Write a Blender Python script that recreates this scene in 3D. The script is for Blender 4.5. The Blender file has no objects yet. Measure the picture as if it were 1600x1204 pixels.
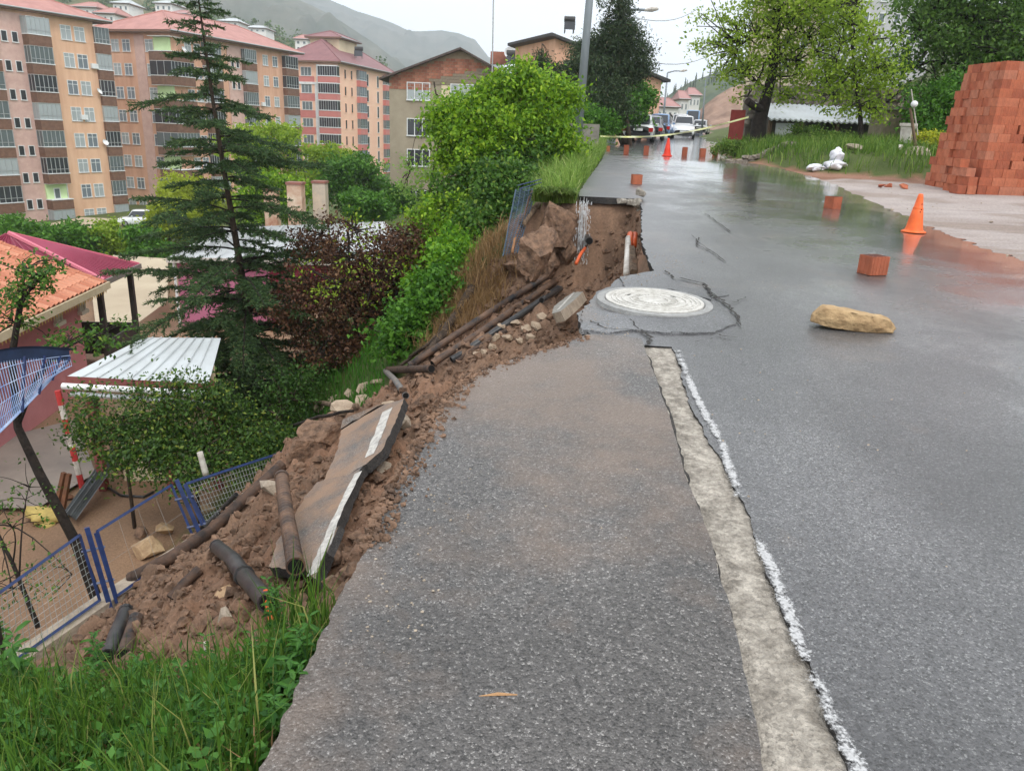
import bpy, bmesh, math, random
import numpy as np
from mathutils import Vector, Matrix

# ------------------------------------------------------------------ camera
scene = bpy.context.scene
EYE = 1.6
FPX = 1203.0                      # focal length in pixels of the 1600 px wide photograph
PITCH = math.radians(18.4)
ROLL = math.radians(2.4)
_R = np.array([1.0, 0, 0]); _U = np.array([0, math.sin(PITCH), math.cos(PITCH)]); _F = np.array([0, math.cos(PITCH), -math.sin(PITCH)])
CX = math.cos(ROLL) * _R + math.sin(ROLL) * _U
CY = -math.sin(ROLL) * _R + math.cos(ROLL) * _U
CAM = np.array([0, 0, EYE])
cam_data = bpy.data.cameras.new('camera')
cam_data.sensor_width = 36.0
cam_data.lens = 36.0 * FPX / 1600.0
cam_data.clip_start = 0.05
cam_data.clip_end = 9000
cam = bpy.data.objects.new('camera', cam_data)
scene.collection.objects.link(cam)
m = Matrix.Identity(4)
for i in range(3):
    m[i][0] = CX[i]; m[i][1] = CY[i]; m[i][2] = -_F[i]; m[i][3] = CAM[i]
cam.matrix_world = m
scene.camera = cam

# ------------------------------------------------------------------ sky, sun, exposure
SUN_EL, SUN_AZ = math.radians(52), math.radians(150)    # azimuth clockwise from +Y (view direction)
world = bpy.data.worlds.new('World'); scene.world = world
world.use_nodes = True
nt = world.node_tree; nt.nodes.clear()
wo = nt.nodes.new('ShaderNodeOutputWorld'); bg = nt.nodes.new('ShaderNodeBackground')
sky = nt.nodes.new('ShaderNodeTexSky'); sky.sky_type = 'NISHITA'; sky.sun_disc = False
sky.sun_elevation = SUN_EL; sky.sun_rotation = SUN_AZ
sky.air_density = 1.0; sky.dust_density = 4.0; sky.ozone_density = 1.0
hs = nt.nodes.new('ShaderNodeHueSaturation'); hs.inputs['Saturation'].default_value = 0.10
cl = nt.nodes.new('ShaderNodeMix'); cl.data_type = 'RGBA'; cl.inputs[0].default_value = 0.86   # closed cloud cover
cl.inputs[7].default_value = (12.8, 13.1, 13.5, 1)
nt.links.new(sky.outputs[0], hs.inputs['Color']); nt.links.new(hs.outputs[0], cl.inputs[6])
nt.links.new(cl.outputs[2], bg.inputs[0]); bg.inputs[1].default_value = 0.12
nt.links.new(bg.outputs[0], wo.inputs[0])
sd = bpy.data.lights.new('sun', 'SUN'); sd.energy = 1.5; sd.angle = math.radians(14); sd.color = (1.0, 0.96, 0.90)
sun = bpy.data.objects.new('sun', sd); scene.collection.objects.link(sun)
sv = Vector((math.sin(SUN_AZ) * math.cos(SUN_EL), math.cos(SUN_AZ) * math.cos(SUN_EL), math.sin(SUN_EL)))
sun.rotation_euler = sv.to_track_quat('Z', 'Y').to_euler(); sun.location = sv * 60
vs = scene.view_settings
vs.view_transform = 'Standard'; vs.look = 'None'; vs.gamma = 1; vs.exposure = 0.15; vs.use_curve_mapping = False
scene.cycles.max_bounces = 7; scene.cycles.diffuse_bounces = 3; scene.cycles.glossy_bounces = 3
scene.cycles.transmission_bounces = 4; scene.cycles.transparent_max_bounces = 10; scene.cycles.volume_bounces = 1
scene.cycles.caustics_reflective = False; scene.cycles.caustics_refractive = False

# ------------------------------------------------------------------ helpers
random.seed(7)
RNG = np.random.default_rng(11)
COL = scene.collection

def ray(px, py): return _F + (px - 800) / FPX * CX - (py - 602) / FPX * CY
def atz(px, py, z):
    d = ray(px, py); return CAM + d * ((z - EYE) / d[2])
def aty(px, py, y):
    d = ray(px, py); return CAM + d * (y / d[1])
_yk = [-40, 0, 8, 11, 23, 35, 50, 80, 130, 200, 400]; _zk = [-1.7, 0, .31, .43, .92, 1.05, 1.25, 1.6, 3.1, 5, 9]
def Zr(y): return np.interp(y, _yk, _zk)
def onroad(px, py):
    d = ray(px, py); ts = np.geomspace(.8, 320, 6000); p = CAM + ts[:, None] * d
    return p[np.argmax(p[:, 2] < Zr(p[:, 1]))]

# value noise (numpy)
def _hash(ix, iy, s):
    n = (ix.astype(np.int64) * 374761393 + iy.astype(np.int64) * 668265263 + s * 1442695041) & 0x7fffffff
    n = ((n ^ (n >> 13)) * 1274126177) & 0x7fffffff
    return ((n ^ (n >> 16)) & 0xffff) / 65535.0
def vnoise(x, y, s=0):
    x = np.asarray(x, float); y = np.asarray(y, float)
    ix = np.floor(x); iy = np.floor(y); fx = x - ix; fy = y - iy
    fx = fx * fx * (3 - 2 * fx); fy = fy * fy * (3 - 2 * fy)
    a = _hash(ix, iy, s); b = _hash(ix + 1, iy, s); c = _hash(ix, iy + 1, s); d = _hash(ix + 1, iy + 1, s)
    return (a * (1 - fx) + b * fx) * (1 - fy) + (c * (1 - fx) + d * fx) * fy
def fbm(x, y, s=0, o=4):
    v = 0; a = .5
    for i in range(o):
        v = v + a * vnoise(x * 2 ** i, y * 2 ** i, s + i); a *= .5
    return v / (1 - .5 ** o)

def S(r, g, b):                                   # sRGB 0-255 -> linear
    f = lambda c: (c / 255 / 12.92) if c <= 10.3 else ((c / 255 + .055) / 1.055) ** 2.4
    return (f(r), f(g), f(b))

# ------------------------------------------------------------------ materials
MATS = {}
def newmat(name):
    mt = bpy.data.materials.new(name); mt.use_nodes = True
    n = mt.node_tree; b = n.nodes['Principled BSDF']; MATS[name] = mt
    return mt, n, b
def M(name, c1, c2=None, scale=4.0, rough=.75, bump=0.0, bscale=None, spec=.35, metal=0.0, detail=5, stretch=(1, 1, 1), rvar=0.0, coat=0.0):
    mt, n, b = newmat(name)
    b.inputs['Roughness'].default_value = rough; b.inputs['Metallic'].default_value = metal
    b.inputs['Specular IOR Level'].default_value = spec; b.inputs['Coat Weight'].default_value = coat
    b.inputs['Base Color'].default_value = (*c1, 1)
    if c2 is not None or bump:
        tc = n.nodes.new('ShaderNodeTexCoord'); mp = n.nodes.new('ShaderNodeMapping'); mp.inputs['Scale'].default_value = stretch
        n.links.new(tc.outputs['Object'], mp.inputs[0])
    if c2 is not None:
        no = n.nodes.new('ShaderNodeTexNoise'); no.inputs['Scale'].default_value = scale; no.inputs['Detail'].default_value = detail; no.inputs['Roughness'].default_value = .65
        n.links.new(mp.outputs[0], no.inputs['Vector'])
        cr = n.nodes.new('ShaderNodeValToRGB'); cr.color_ramp.elements[0].position = .34; cr.color_ramp.elements[1].position = .66
        cr.color_ramp.elements[0].color = (*c1, 1); cr.color_ramp.elements[1].color = (*c2, 1)
        n.links.new(no.outputs[0], cr.inputs[0]); n.links.new(cr.outputs[0], b.inputs['Base Color'])
        if rvar:
            mr = n.nodes.new('ShaderNodeMapRange'); mr.inputs[3].default_value = rough - rvar; mr.inputs[4].default_value = rough + rvar
            n.links.new(no.outputs[0], mr.inputs[0]); n.links.new(mr.outputs[0], b.inputs['Roughness'])
    if bump:
        nb = n.nodes.new('ShaderNodeTexNoise'); nb.inputs['Scale'].default_value = bscale or scale * 4; nb.inputs['Detail'].default_value = 4
        n.links.new(mp.outputs[0], nb.inputs['Vector'])
        bp = n.nodes.new('ShaderNodeBump'); bp.inputs['Strength'].default_value = bump; bp.inputs['Distance'].default_value = .02
        n.links.new(nb.outputs[0], bp.inputs['Height']); n.links.new(bp.outputs[0], b.inputs['Normal'])
    return mt
def leafmat(name, c1, c2, trans=.4, rough=.55, c3=None):
    mt, n, b = newmat(name)
    out = n.nodes['Material Output']
    ge = n.nodes.new('ShaderNodeNewGeometry'); cr = n.nodes.new('ShaderNodeValToRGB')
    cr.color_ramp.elements[0].color = (*c1, 1); cr.color_ramp.elements[1].color = (*c2, 1)
    if c3 is not None:
        e = cr.color_ramp.elements.new(.86); e.color = (*c2, 1); cr.color_ramp.elements[-1].color = (*c3, 1)
    n.links.new(ge.outputs['Random Per Island'], cr.inputs[0])
    b.inputs['Roughness'].default_value = rough; b.inputs['Specular IOR Level'].default_value = .3
    n.links.new(cr.outputs[0], b.inputs['Base Color'])
    tr = n.nodes.new('ShaderNodeBsdfTranslucent'); n.links.new(cr.outputs[0], tr.inputs[0])
    mx = n.nodes.new('ShaderNodeMixShader'); mx.inputs[0].default_value = trans
    n.links.new(b.outputs[0], mx.inputs[1]); n.links.new(tr.outputs[0], mx.inputs[2]); n.links.new(mx.outputs[0], out.inputs[0])
    return mt

# ------------------------------------------------------------------ mesh building
import collections
WORLD = collections.defaultdict(lambda: np.zeros(3))   # object -> world translation (for unrotated parents)
class MB:
    def __init__(s): s.v = []; s.f = []
    def quad(s, a, b, c, d):
        k = len(s.v); s.v += [tuple(a), tuple(b), tuple(c), tuple(d)]; s.f.append((k, k + 1, k + 2, k + 3)); return s
    def poly(s, pts):
        k = len(s.v); s.v += [tuple(p) for p in pts]; s.f.append(tuple(range(k, k + len(pts)))); return s
    def box(s, lo, hi, mat=None):
        k = len(s.v); x0, y0, z0 = lo; x1, y1, z1 = hi
        vv = [(x0, y0, z0), (x1, y0, z0), (x1, y1, z0), (x0, y1, z0), (x0, y0, z1), (x1, y0, z1), (x1, y1, z1), (x0, y1, z1)]
        if mat is not None: vv = [tuple(mat @ Vector(q)) for q in vv]
        s.v += vv; s.f += [tuple(k + i for i in q) for q in ((3, 2, 1, 0), (4, 5, 6, 7), (0, 1, 5, 4), (1, 2, 6, 5), (2, 3, 7, 6), (3, 0, 4, 7))]
        return s
    def prism(s, pts, z0, z1):                     # polygon ccw in xy
        k = len(s.v); n = len(pts)
        s.v += [(p[0], p[1], z0) for p in pts] + [(p[0], p[1], z1) for p in pts]
        s.f.append(tuple(k + i for i in reversed(range(n)))); s.f.append(tuple(k + n + i for i in range(n)))
        for i in range(n): j = (i + 1) % n; s.f.append((k + i, k + j, k + n + j, k + n + i))
        return s
    def tube(s, pts, rad, n=8, cap=True, hollow=0):
        pts = [Vector(p) for p in pts]; rad = rad if hasattr(rad, '__len__') else [rad] * len(pts)
        k = len(s.v); up = Vector((.13, .07, 1)); prev = None
        for i, p in enumerate(pts):
            t = (pts[min(i + 1, len(pts) - 1)] - pts[max(i - 1, 0)]).normalized()
            if prev is None:
                a = t.cross(up); a = t.cross(Vector((1, .1, 0))) if a.length < .05 else a; a.normalize()
            else:
                a = (prev - t * prev.dot(t)); a.normalize()
            prev = a; b = t.cross(a)
            for j in range(n):
                q = 2 * math.pi * j / n; s.v.append(tuple(p + (a * math.cos(q) + b * math.sin(q)) * rad[i]))
        for i in range(len(pts) - 1):
            for j in range(n):
                s.f.append((k + i * n + j, k + i * n + (j + 1) % n, k + (i + 1) * n + (j + 1) % n, k + (i + 1) * n + j))
        if cap:
            s.f.append(tuple(k + j for j in reversed(range(n)))); e = k + (len(pts) - 1) * n; s.f.append(tuple(e + j for j in range(n)))
        return s
    def lathe(s, prof, n=24, c=(0, 0, 0)):
        k = len(s.v)
        for r, z in prof:
            for j in range(n):
                q = 2 * math.pi * j / n; s.v.append((c[0] + r * math.cos(q), c[1] + r * math.sin(q), c[2] + z))
        for i in range(len(prof) - 1):
            for j in range(n): s.f.append((k + i * n + j, k + i * n + (j + 1) % n, k + (i + 1) * n + (j + 1) % n, k + (i + 1) * n + j))
        return s
    def mesh(s, name, off=(0, 0, 0)):
        me = bpy.data.meshes.new(name); v = np.array(s.v, float) - np.array(off, float)
        me.from_pydata(v.tolist(), [], s.f); me.update(); return me
    def build(s, name, mat, parent=None, loc=None, local=False, smooth=False):
        if parent is not None and not local:
            off = WORLD[parent.name]; me = s.mesh(name, off); o = obj(name, me, mat, parent); WORLD[o.name] = off
        elif parent is not None:
            o = obj(name, s.mesh(name), mat, parent)
        else:
            loc = tuple(loc) if loc is not None else tuple(np.array(s.v).mean(0)[:2]) + (float(np.array(s.v)[:, 2].min()),)
            o = obj(name, s.mesh(name, loc), mat); o.location = loc; WORLD[o.name] = np.array(loc)
        if smooth: shade(o.data)
        return o
def shade(me): me.polygons.foreach_set('use_smooth', [True] * len(me.polygons))
def obj(name, me, mat=None, parent=None):
    o = bpy.data.objects.new(name, me); COL.objects.link(o)
    if mat is not None and me is not None and not me.materials: me.materials.append(mat)
    if parent is not None: o.parent = parent
    return o
def tag(o, label, cat, group=None):
    o['label'] = label; o['category'] = cat
    if group: o['group'] = group
    return o
def kind(o, k, label=None, cat=None):
    o['kind'] = k
    if label: o['label'] = label
    if cat: o['category'] = cat
    return o
def thing(name, label, cat, loc=(0, 0, 0), rz=0, group=None):
    o = bpy.data.objects.new(name, None); o.empty_display_size = .2; COL.objects.link(o); o.location = tuple(loc); o.rotation_euler = (0, 0, rz)
    WORLD[o.name] = np.array(loc, float); return tag(o, label, cat, group)
def copy_tree(o, parent=None, label=None):
    c = o.copy(); COL.objects.link(c); c.parent = parent
    for ch in o.children: copy_tree(ch, c)
    if label: c['label'] = label
    return c
def npmesh(name, V, Fq, Ft=None):
    """fast mesh from numpy arrays: quads Fq (n,4) and tris Ft (m,3)"""
    me = bpy.data.meshes.new(name); me.vertices.add(len(V)); me.vertices.foreach_set('co', np.ascontiguousarray(V, dtype=np.float32).ravel())
    idx = []; starts = []; k = 0; tot = []
    if Fq is not None and len(Fq): idx.append(Fq.ravel()); starts.append(np.arange(len(Fq)) * 4); k = len(Fq) * 4
    if Ft is not None and len(Ft): idx.append(Ft.ravel()); starts.append(k + np.arange(len(Ft)) * 3)
    idx = np.concatenate(idx).astype(np.int32); starts = np.concatenate(starts).astype(np.int32)
    me.loops.add(len(idx)); me.loops.foreach_set('vertex_index', idx)
    me.polygons.add(len(starts)); me.polygons.foreach_set('loop_start', starts)
    me.update(calc_edges=True); me.validate(); return me

def leaves(P, size, rng, up=.35, aspect=.55, N=None):
    """leaf-shaped folded quads at points P"""
    n = len(P); size = np.broadcast_to(size, (n,)) * rng.uniform(.65, 1.3, n)
    d = rng.normal(size=(n, 3)); d[:, 2] -= .25; d /= np.linalg.norm(d, axis=1)[:, None]
    nn = rng.normal(size=(n, 3)); nn[:, 2] += up * 3; s = np.cross(d, nn); s /= np.linalg.norm(s, axis=1)[:, None] + 1e-9
    nv = np.cross(s, d)
    L = size[:, None]; a = P; t = P + d * L; mid = P + d * L * .45
    l = mid + s * L * aspect * .5 + nv * L * .09; r = mid - s * L * aspect * .5 + nv * L * .09
    V = np.stack([a, r, t, l], 1).reshape(-1, 3); Fq = np.arange(n * 4).reshape(n, 4)
    return V, Fq
def blades(P, h, w, rng, lean=.45, dirv=None):
    n = len(P); h = h * rng.uniform(.55, 1.25, n); az = rng.uniform(0, 2 * np.pi, n); s = np.stack([np.cos(az), np.sin(az), 0 * az], 1)
    az2 = rng.uniform(0, 2 * np.pi, n); b = np.stack([np.cos(az2), np.sin(az2), 0 * az2], 1) * (rng.uniform(.1, 1, n) * lean)[:, None]
    if dirv is not None: b = b + np.array(dirv)[None, :]
    H = h[:, None]; z = np.array([0, 0, 1.])
    m1 = P + (z * .55 + b * .25) * H; tp = P + (z * (1 - .35 * np.linalg.norm(b, axis=1))[:, None] + b * .9) * H
    W = (w * rng.uniform(.6, 1.3, n))[:, None]
    V = np.stack([P - s * W, P + s * W, m1 + s * W * .8, m1 - s * W * .8, tp], 1).reshape(-1, 3); k = np.arange(n)[:, None] * 5
    return V, k + np.array([[0, 1, 2, 3]]), k + np.array([[3, 2, 4]])
def hull(rng, dims, n=16, flat=.0):
    bm = bmesh.new()
    for i in range(n):
        p = rng.uniform(-1, 1, 3); p /= max(np.abs(p).max(), np.linalg.norm(p) * .8); p *= rng.uniform(.82, 1)
        bm.verts.new((p[0] * dims[0], p[1] * dims[1], p[2] * dims[2]))
    r = bmesh.ops.convex_hull(bm, input=bm.verts)
    bmesh.ops.delete(bm, geom=[v for v in bm.verts if not v.link_faces], context='VERTS')
    me = bpy.data.meshes.new('hull'); bm.to_mesh(me); bm.free(); return me
# ------------------------------------------------------------------ terrain functions
ROWS = [   # (y, [(x, z) ...]) left of and up to the broken road edge
 (-30, [(-60, -6), (-9, -5.6), (-5, -4.2), (-3, -2.6), (-1, -1.6), (0, -1.4)]),
 (0, [(-60, -6), (-9, -5.5), (-5.4, -5), (-4.6, -3.2), (-3.2, -1.8), (-2, -.95), (-1.0, -.28), (-.66, -.12), (-.2, -.10)]),
 (1.5, [(-60, -6), (-9, -5.5), (-6, -4.4), (-4.6, -2.2), (-3.6, -1.15), (-2.6, -.78), (-1.6, -.5), (-1.0, -.25), (-.62, -.07), (-.2, -.05)]),
 (2.3, [(-60, -6), (-9, -5.5), (-6, -5.0), (-4.8, -2.6), (-4.0, -1.5), (-3.2, -.92), (-2.1, -.68), (-1.2, -.56), (-.85, -.36), (-.62, -.16), (-.5, -.06), (-.2, -.03)]),
 (2.85, [(-60, -6), (-9, -5.5), (-5.6, -5.2), (-4.6, -2.9), (-3.4, -1.3), (-2.6, -.96), (-1.7, -.90), (-1.0, -.80), (-.75, -.48), (-.55, -.14), (-.2, -.02)]),
 (3.6, [(-60, -6), (-9, -5.5), (-5.2, -5.4), (-4.4, -3.2), (-2.9, -2.35), (-1.8, -1.65), (-1.1, -1.15), (-.66, -.45), (-.45, -.14), (-.2, 0.0)]),
 (4.4, [(-60, -6), (-9, -5.5), (-5.2, -5.4), (-4.4, -3.25), (-2.9, -2.45), (-1.8, -1.85), (-1.1, -1.40), (-.5, -.6), (-.26, -.16), (0, .04)]),
 (5.4, [(-60, -6), (-9, -5.5), (-5.1, -5.4), (-4.3, -3.25), (-2.8, -2.5), (-1.8, -1.9), (-1.0, -1.45), (0, -.72), (.42, -.28), (.56, .0), (.8, .08)]),
 (6.4, [(-60, -6), (-9, -5.5), (-5.0, -5.4), (-4.2, -3.3), (-2.7, -2.5), (-1.7, -1.9), (-.9, -1.5), (.1, -.82), (.6, -.3), (.76, .02), (1, .12)]),
 (7.4, [(-60, -6), (-9, -5.5), (-4.9, -5.4), (-4.1, -3.35), (-2.6, -2.5), (-1.6, -1.9), (-.8, -1.55), (.3, -.95), (.8, -.5), (1.0, .05), (1.4, .16)]),
 (8.4, [(-60, -6), (-9, -5.5), (-4.8, -5.4), (-3.9, -3.4), (-2.6, -2.4), (-1.5, -1.98), (-.7, -1.65), (.4, -1.1), (1.0, -.75), (1.42, -.2), (1.5, .2), (1.8, .2)]),
 (10, [(-60, -6), (-9, -5.5), (-4.6, -5.3), (-3.4, -3.1), (-2.7, -2.3), (-1.3, -2.1), (-.4, -1.65), (.6, -1.25), (1.2, -.85), (1.5, -.35), (1.64, .27), (2, .27)]),
 (12, [(-60, -6), (-9, -5.5), (-4.6, -5.2), (-3.6, -4.0), (-2.4, -2.9), (-1.2, -1.9), (-.2, -1.35), (.8, -1.1), (1.4, -.85), (1.78, -.3), (1.9, .34), (2.2, .34)]),
 (13.2, [(-60, -6), (-9, -5.5), (-5, -5.2), (-3.6, -4.0), (-2.2, -2.6), (-1.0, -1.35), (-.2, -1.0), (.8, -1.0), (1.5, -.85), (1.9, -.25), (2.0, .38), (2.3, .38)]),
 (13.75, [(-60, -6), (-9, -5.5), (-5, -5.2), (-3.6, -4.0), (-2.2, -2.4), (-1.0, -1.0), (-.2, -.2), (.4, .25), (.9, .42), (2.0, .42), (2.3, .42)]),
 (16, [(-60, -6), (-10, -5.5), (-6, -5.3), (-3.8, -3.6), (-2, -1.8), (-.8, -.5), (0, .25), (.7, .52), (1.2, .56), (2.5, .52)]),
 (20, [(-60, -6), (-10, -5.5), (-7, -5.3), (-4, -3.2), (-2, -1.2), (-.6, .1), (.6, .62), (1.4, .74), (3, .68)]),
 (28, [(-60, -6.5), (-12, -5.8), (-8, -5.2), (-4, -2.4), (-1, -.2), (1, .85), (2.6, 1.0), (4, .86)]),
 (40, [(-60, -7.5), (-14, -6.5), (-8, -5), (-3, -2), (0, .3), (2.5, 1.1), (4.3, 1.15), (6, 1.0)]),
 (55, [(-60, -9), (-16, -7), (-8, -5), (-2, -1.5), (2, .6), (5, 1.3), (6.5, 1.3), (9, 1.2)]),
 (80, [(-70, -12), (-30, -9), (-10, -5), (4, .5), (9, 1.6), (12, 1.6), (16, 1.5)]),
 (130, [(-120, -13), (-30, -10), (0, -4), (18, 2.8), (24, 3.0), (30, 3.0)]),
 (200, [(-200, -13), (-40, -10), (10, -2), (40, 4.8), (60, 4.9)]),
 (400, [(-400, -12), (-40, -8), (10, 0), (40, 8), (160, 8.9)]),
 (2500, [(-2500, -8), (2500, -2)]),
]
_RY = np.array([r[0] for r in ROWS], float)
def TL(x, y):
    x = np.asarray(x, float); y = np.asarray(y, float)
    i = np.clip(np.searchsorted(_RY, y) - 1, 0, len(ROWS) - 2); t = np.clip((y - _RY[i]) / (_RY[i + 1] - _RY[i]), 0, 1)
    z = np.zeros(np.broadcast(x, y).shape)
    for k in range(len(ROWS) - 1):
        mk = (i == k)
        if not mk.any(): continue
        a = np.array(ROWS[k][1]); b = np.array(ROWS[k + 1][1])
        za = np.interp(x[mk], a[:, 0], a[:, 1]); zb = np.interp(x[mk], b[:, 0], b[:, 1])
        z[mk] = za * (1 - t[mk]) + zb * t[mk]
    return z
def sstep(t): t = np.clip(t, 0, 1); return t * t * (3 - 2 * t)
def bankd(x, y):                                     # distance into the grassy bank right of the road
    a = np.minimum(y - (20.3 + .25 * np.sin(x * 1.7)), x - np.interp(y, [18, 20.4, 25, 30, 50, 80], [8.2, 7.6, 6.55, 7.3, 12, 19]))
    b = np.minimum(x - 12.2, y - 12)
    return np.maximum(a, b)
def TR(x, y):
    d = bankd(x, y)
    z = Zr(y) - .012 + .38 * sstep(d / 1.3) + .05 * np.clip(d, 0, 8)
    z = z + .5 * np.clip(x - (15 + .12 * np.clip(y, 0, 200)), 0, 30) * sstep((y - 5) / 20)
    return z
XMID_K = ([-30, 0, 13.6, 20, 28, 40, 55, 80, 130, 200, 400], [1.5, 1.5, 3.6, 4, 4.8, 6.5, 8.5, 15, 27, 55, 120])
def T0(x, y):
    x = np.asarray(x, float); y = np.asarray(y, float); x, y = np.broadcast_arrays(x, y)
    xm = np.interp(y, *XMID_K)
    l = TL(x, y); r = TR(x, y); u = Zr(y) - .14
    w = np.clip((x - xm) / .6, 0, 1)
    xr = np.interp(y, XR_K[0], XR_K[1])
    mid = np.minimum(l, u)
    right = np.where(x < xr - .25, u, r)
    z = np.where(x < xm - .3, l, np.where(x < xr - .25, np.minimum(u, np.where(x < xm, l, u)), right))
    far = sstep((y - 200) / 200)
    return z * (1 - far) + (-8) * far
# road edges (x at y); taken from the photographed outline
XL_K = ([-6, 1.5, 2.17, 2.7, 3.27, 3.9, 4.41, 4.75, 5.05, 5.39, 5.6, 5.98, 6.35, 6.75, 7.0, 7.34, 7.62, 7.73, 8.4, 9.33, 10.6, 12.14, 13.2, 13.62, 13.66, 13.70, 14.2, 17, 22, 27.6, 34, 42, 54, 80, 130, 200],
        [-.70, -.58, -.54, -.50, -.46, -.37, -.23, .02, .29, .56, .50, .49, .62, .72, .86, .96, 1.25, 1.38, 1.42, 1.49, 1.66, 1.89, 2.02, 2.10, 2.06, 1.02, 1.05, 1.45, 2.2, 2.86, 3.6, 4.6, 6.0, 11.6, 24, 48])
XR_K = ([-30, -6, 0, 9, 11, 14, 17.6, 20, 25, 30, 40, 50, 80, 130, 200, 400], [5.2, 5.3, 5.5, 5.95, 6.05, 6.45, 6.95, 7.15, 6.75, 7.5, 9.6, 12.1, 19.5, 33, 62, 140])
SOILR = np.random.default_rng(3)
def soilmask(x, y):
    xe = np.where((y > 13.55) & (y < 14.3), 2.1, np.interp(y, *XL_K))
    m_ = sstep((xe + .4 - x) / .25) * sstep((x + 4.7) / .6) * sstep((y - 2.2 - .55 * np.clip(xe - x, 0, 1)) / .4) * sstep((np.where(x > -.2, 14.2, 13.6) - y) / .1)
    m_ = m_ * sstep((x - (-3.7 + (y - 9.8) * .7)) / .5)      # slide scar narrows uphill
    return m_
def disp(x, y):
    k = soilmask(x, y)
    a = (fbm(x * 2.1, y * 2.1, 5, 3) - .5) * .36 + (np.abs(fbm(x * 5, y * 5, 15, 3) - .5)) * .34 - .06 + np.maximum(0, vnoise(x * 7.3, y * 7.3, 57) - .55) * .20
    a = a + (vnoise(x * 14, y * 14, 31) - .5) * .11
    a = a + (fbm(x * 9 + y * 3, (y - x) * 2.0, 51, 3) - .5) * .24 * sstep((y - 7.6) / 1.5)   # runnels on the scarp
    xe = np.interp(y, *XL_K)
    k2 = k * sstep((xe - .02 - x) / .35)
    g = (1 - k) * (fbm(x * .9, y * .9, 77, 3) - .5) * .16 * sstep((xe - .3 - x) / 1.0)
    return a * k2 + g
def T(x, y): return T0(x, y) + disp(x, y)
def onT(px, py, lo=1.2, hi=120):
    d = ray(px, py); ts = np.geomspace(lo, hi, 3000); p = CAM + ts[:, None] * d
    below = p[:, 2] < T(p[:, 0], p[:, 1])
    return p[np.argmax(below)]

# ------------------------------------------------------------------ ground sheet
def arr(*segs):
    out = []
    for a, b, st in segs: out.append(np.arange(a, b, st))
    return np.concatenate(out)
gx = np.concatenate([-np.geomspace(2500, 14, 34), arr((-13.5, -5.4, .3), (-5.4, 2.5, .042), (2.5, 14, .3)), np.geomspace(14.2, 2500, 34)])
gy = np.concatenate([[-400, -120, -40, -20, -12, -8, -5, -3, -1.5], arr((-.5, 1.2, .15), (1.2, 14.4, .042), (14.4, 32, .28)), np.geomspace(32.5, 2500, 50)])
GX, GY = np.meshgrid(gx, gy, indexing='ij')
GZ = T(GX, GY)
nx, ny = len(gx), len(gy)
V = np.stack([GX, GY, GZ], -1).reshape(-1, 3)
I = np.arange(nx * ny).reshape(nx, ny)
Fq = np.stack([I[:-1, :-1], I[1:, :-1], I[1:, 1:], I[:-1, 1:]], -1).reshape(-1, 4)
me = npmesh('ground', V, Fq); shade(me)
# cover colours: what the ground is made of at each spot
sx, sy = V[:, 0], V[:, 1]
soil = soilmask(sx, sy)
n1 = fbm(sx * .8, sy * .8, 90, 4)[:, None]; n2 = fbm(sx * 5, sy * 5, 96, 4)[:, None]
c_soil = np.array(S(92, 74, 62)) * (1 - n2) + np.array(S(158, 126, 102)) * n2
c_soil = c_soil * (1 - .5 * sstep((n1 - .5) * 4)) + np.array(S(152, 114, 90)) * .5 * sstep((n1 - .5) * 4)
c_grass = np.array(S(62, 76, 36)) * (1 - n2) + np.array(S(92, 104, 50)) * n2
c_sand = (np.array(S(188, 178, 174)) * (1 - n1) + np.array(S(160, 146, 138)) * n1) * (.8 + .35 * fbm(sx * 2.5, sy * 9, 44, 4)[:, None])
c_mud = np.array(S(162, 130, 102)) * (1 - n1) + np.array(S(122, 98, 79)) * n1
grass = np.ones(len(sx))
right = (sx > np.interp(sy, *XR_K) - .6)
lot = right & (bankd(sx, sy) < .15 + .5 * (n2[:, 0] - .5)) & (sy < 45)
yard = (sx < -4.7) & (sx > -24) & (sy > 4) & (sy < 40) & (sx < -4.9 - .05 * sy)
Cc = np.where(yard[:, None], c_mud, np.where(lot[:, None], c_sand, c_grass))
red = (lot & (bankd(sx, sy) > -1.1 + .9 * (n1[:, 0] - .5)))[:, None]
Cc = np.where(red, np.array(S(150, 112, 92)) * (.7 + .6 * n2), Cc)
trk = lot & (fbm(sx * .9 + sy * .25, sy * 1.5, 64, 4) > .56); Cc = np.where(trk[:, None], Cc * np.array([.80, .76, .72]), Cc)
Cc = Cc * (1 - soil[:, None]) + c_soil * soil[:, None]
ca = me.color_attributes.new('cover', 'FLOAT_COLOR', 'POINT'); ca.data.foreach_set('color', np.concatenate([Cc, np.ones((len(Cc), 1))], 1).astype(np.float32).ravel())
mt, n, b = newmat('ground_cover')
at = n.nodes.new('ShaderNodeAttribute'); at.attribute_name = 'cover'
tc = n.nodes.new('ShaderNodeTexCoord')
no = n.nodes.new('ShaderNodeTexNoise'); no.inputs['Scale'].default_value = 28; no.inputs['Detail'].default_value = 7; no.inputs['Roughness'].default_value = .75
n.links.new(tc.outputs['Object'], no.inputs['Vector'])
mr = n.nodes.new('ShaderNodeMapRange'); mr.inputs[1].default_value = .3; mr.inputs[2].default_value = .7; mr.inputs[3].default_value = .62; mr.inputs[4].default_value = 1.25
n.links.new(no.outputs[0], mr.inputs[0])
mx = n.nodes.new('ShaderNodeMix'); mx.data_type = 'RGBA'; mx.blend_type = 'MULTIPLY'; mx.inputs[0].default_value = 1
n.links.new(at.outputs[0], mx.inputs[6]); n.links.new(mr.outputs[0], mx.inputs[7]); n.links.new(mx.outputs[2], b.inputs['Base Color'])
b.inputs['Roughness'].default_value = .8; b.inputs['Specular IOR Level'].default_value = .3
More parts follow.
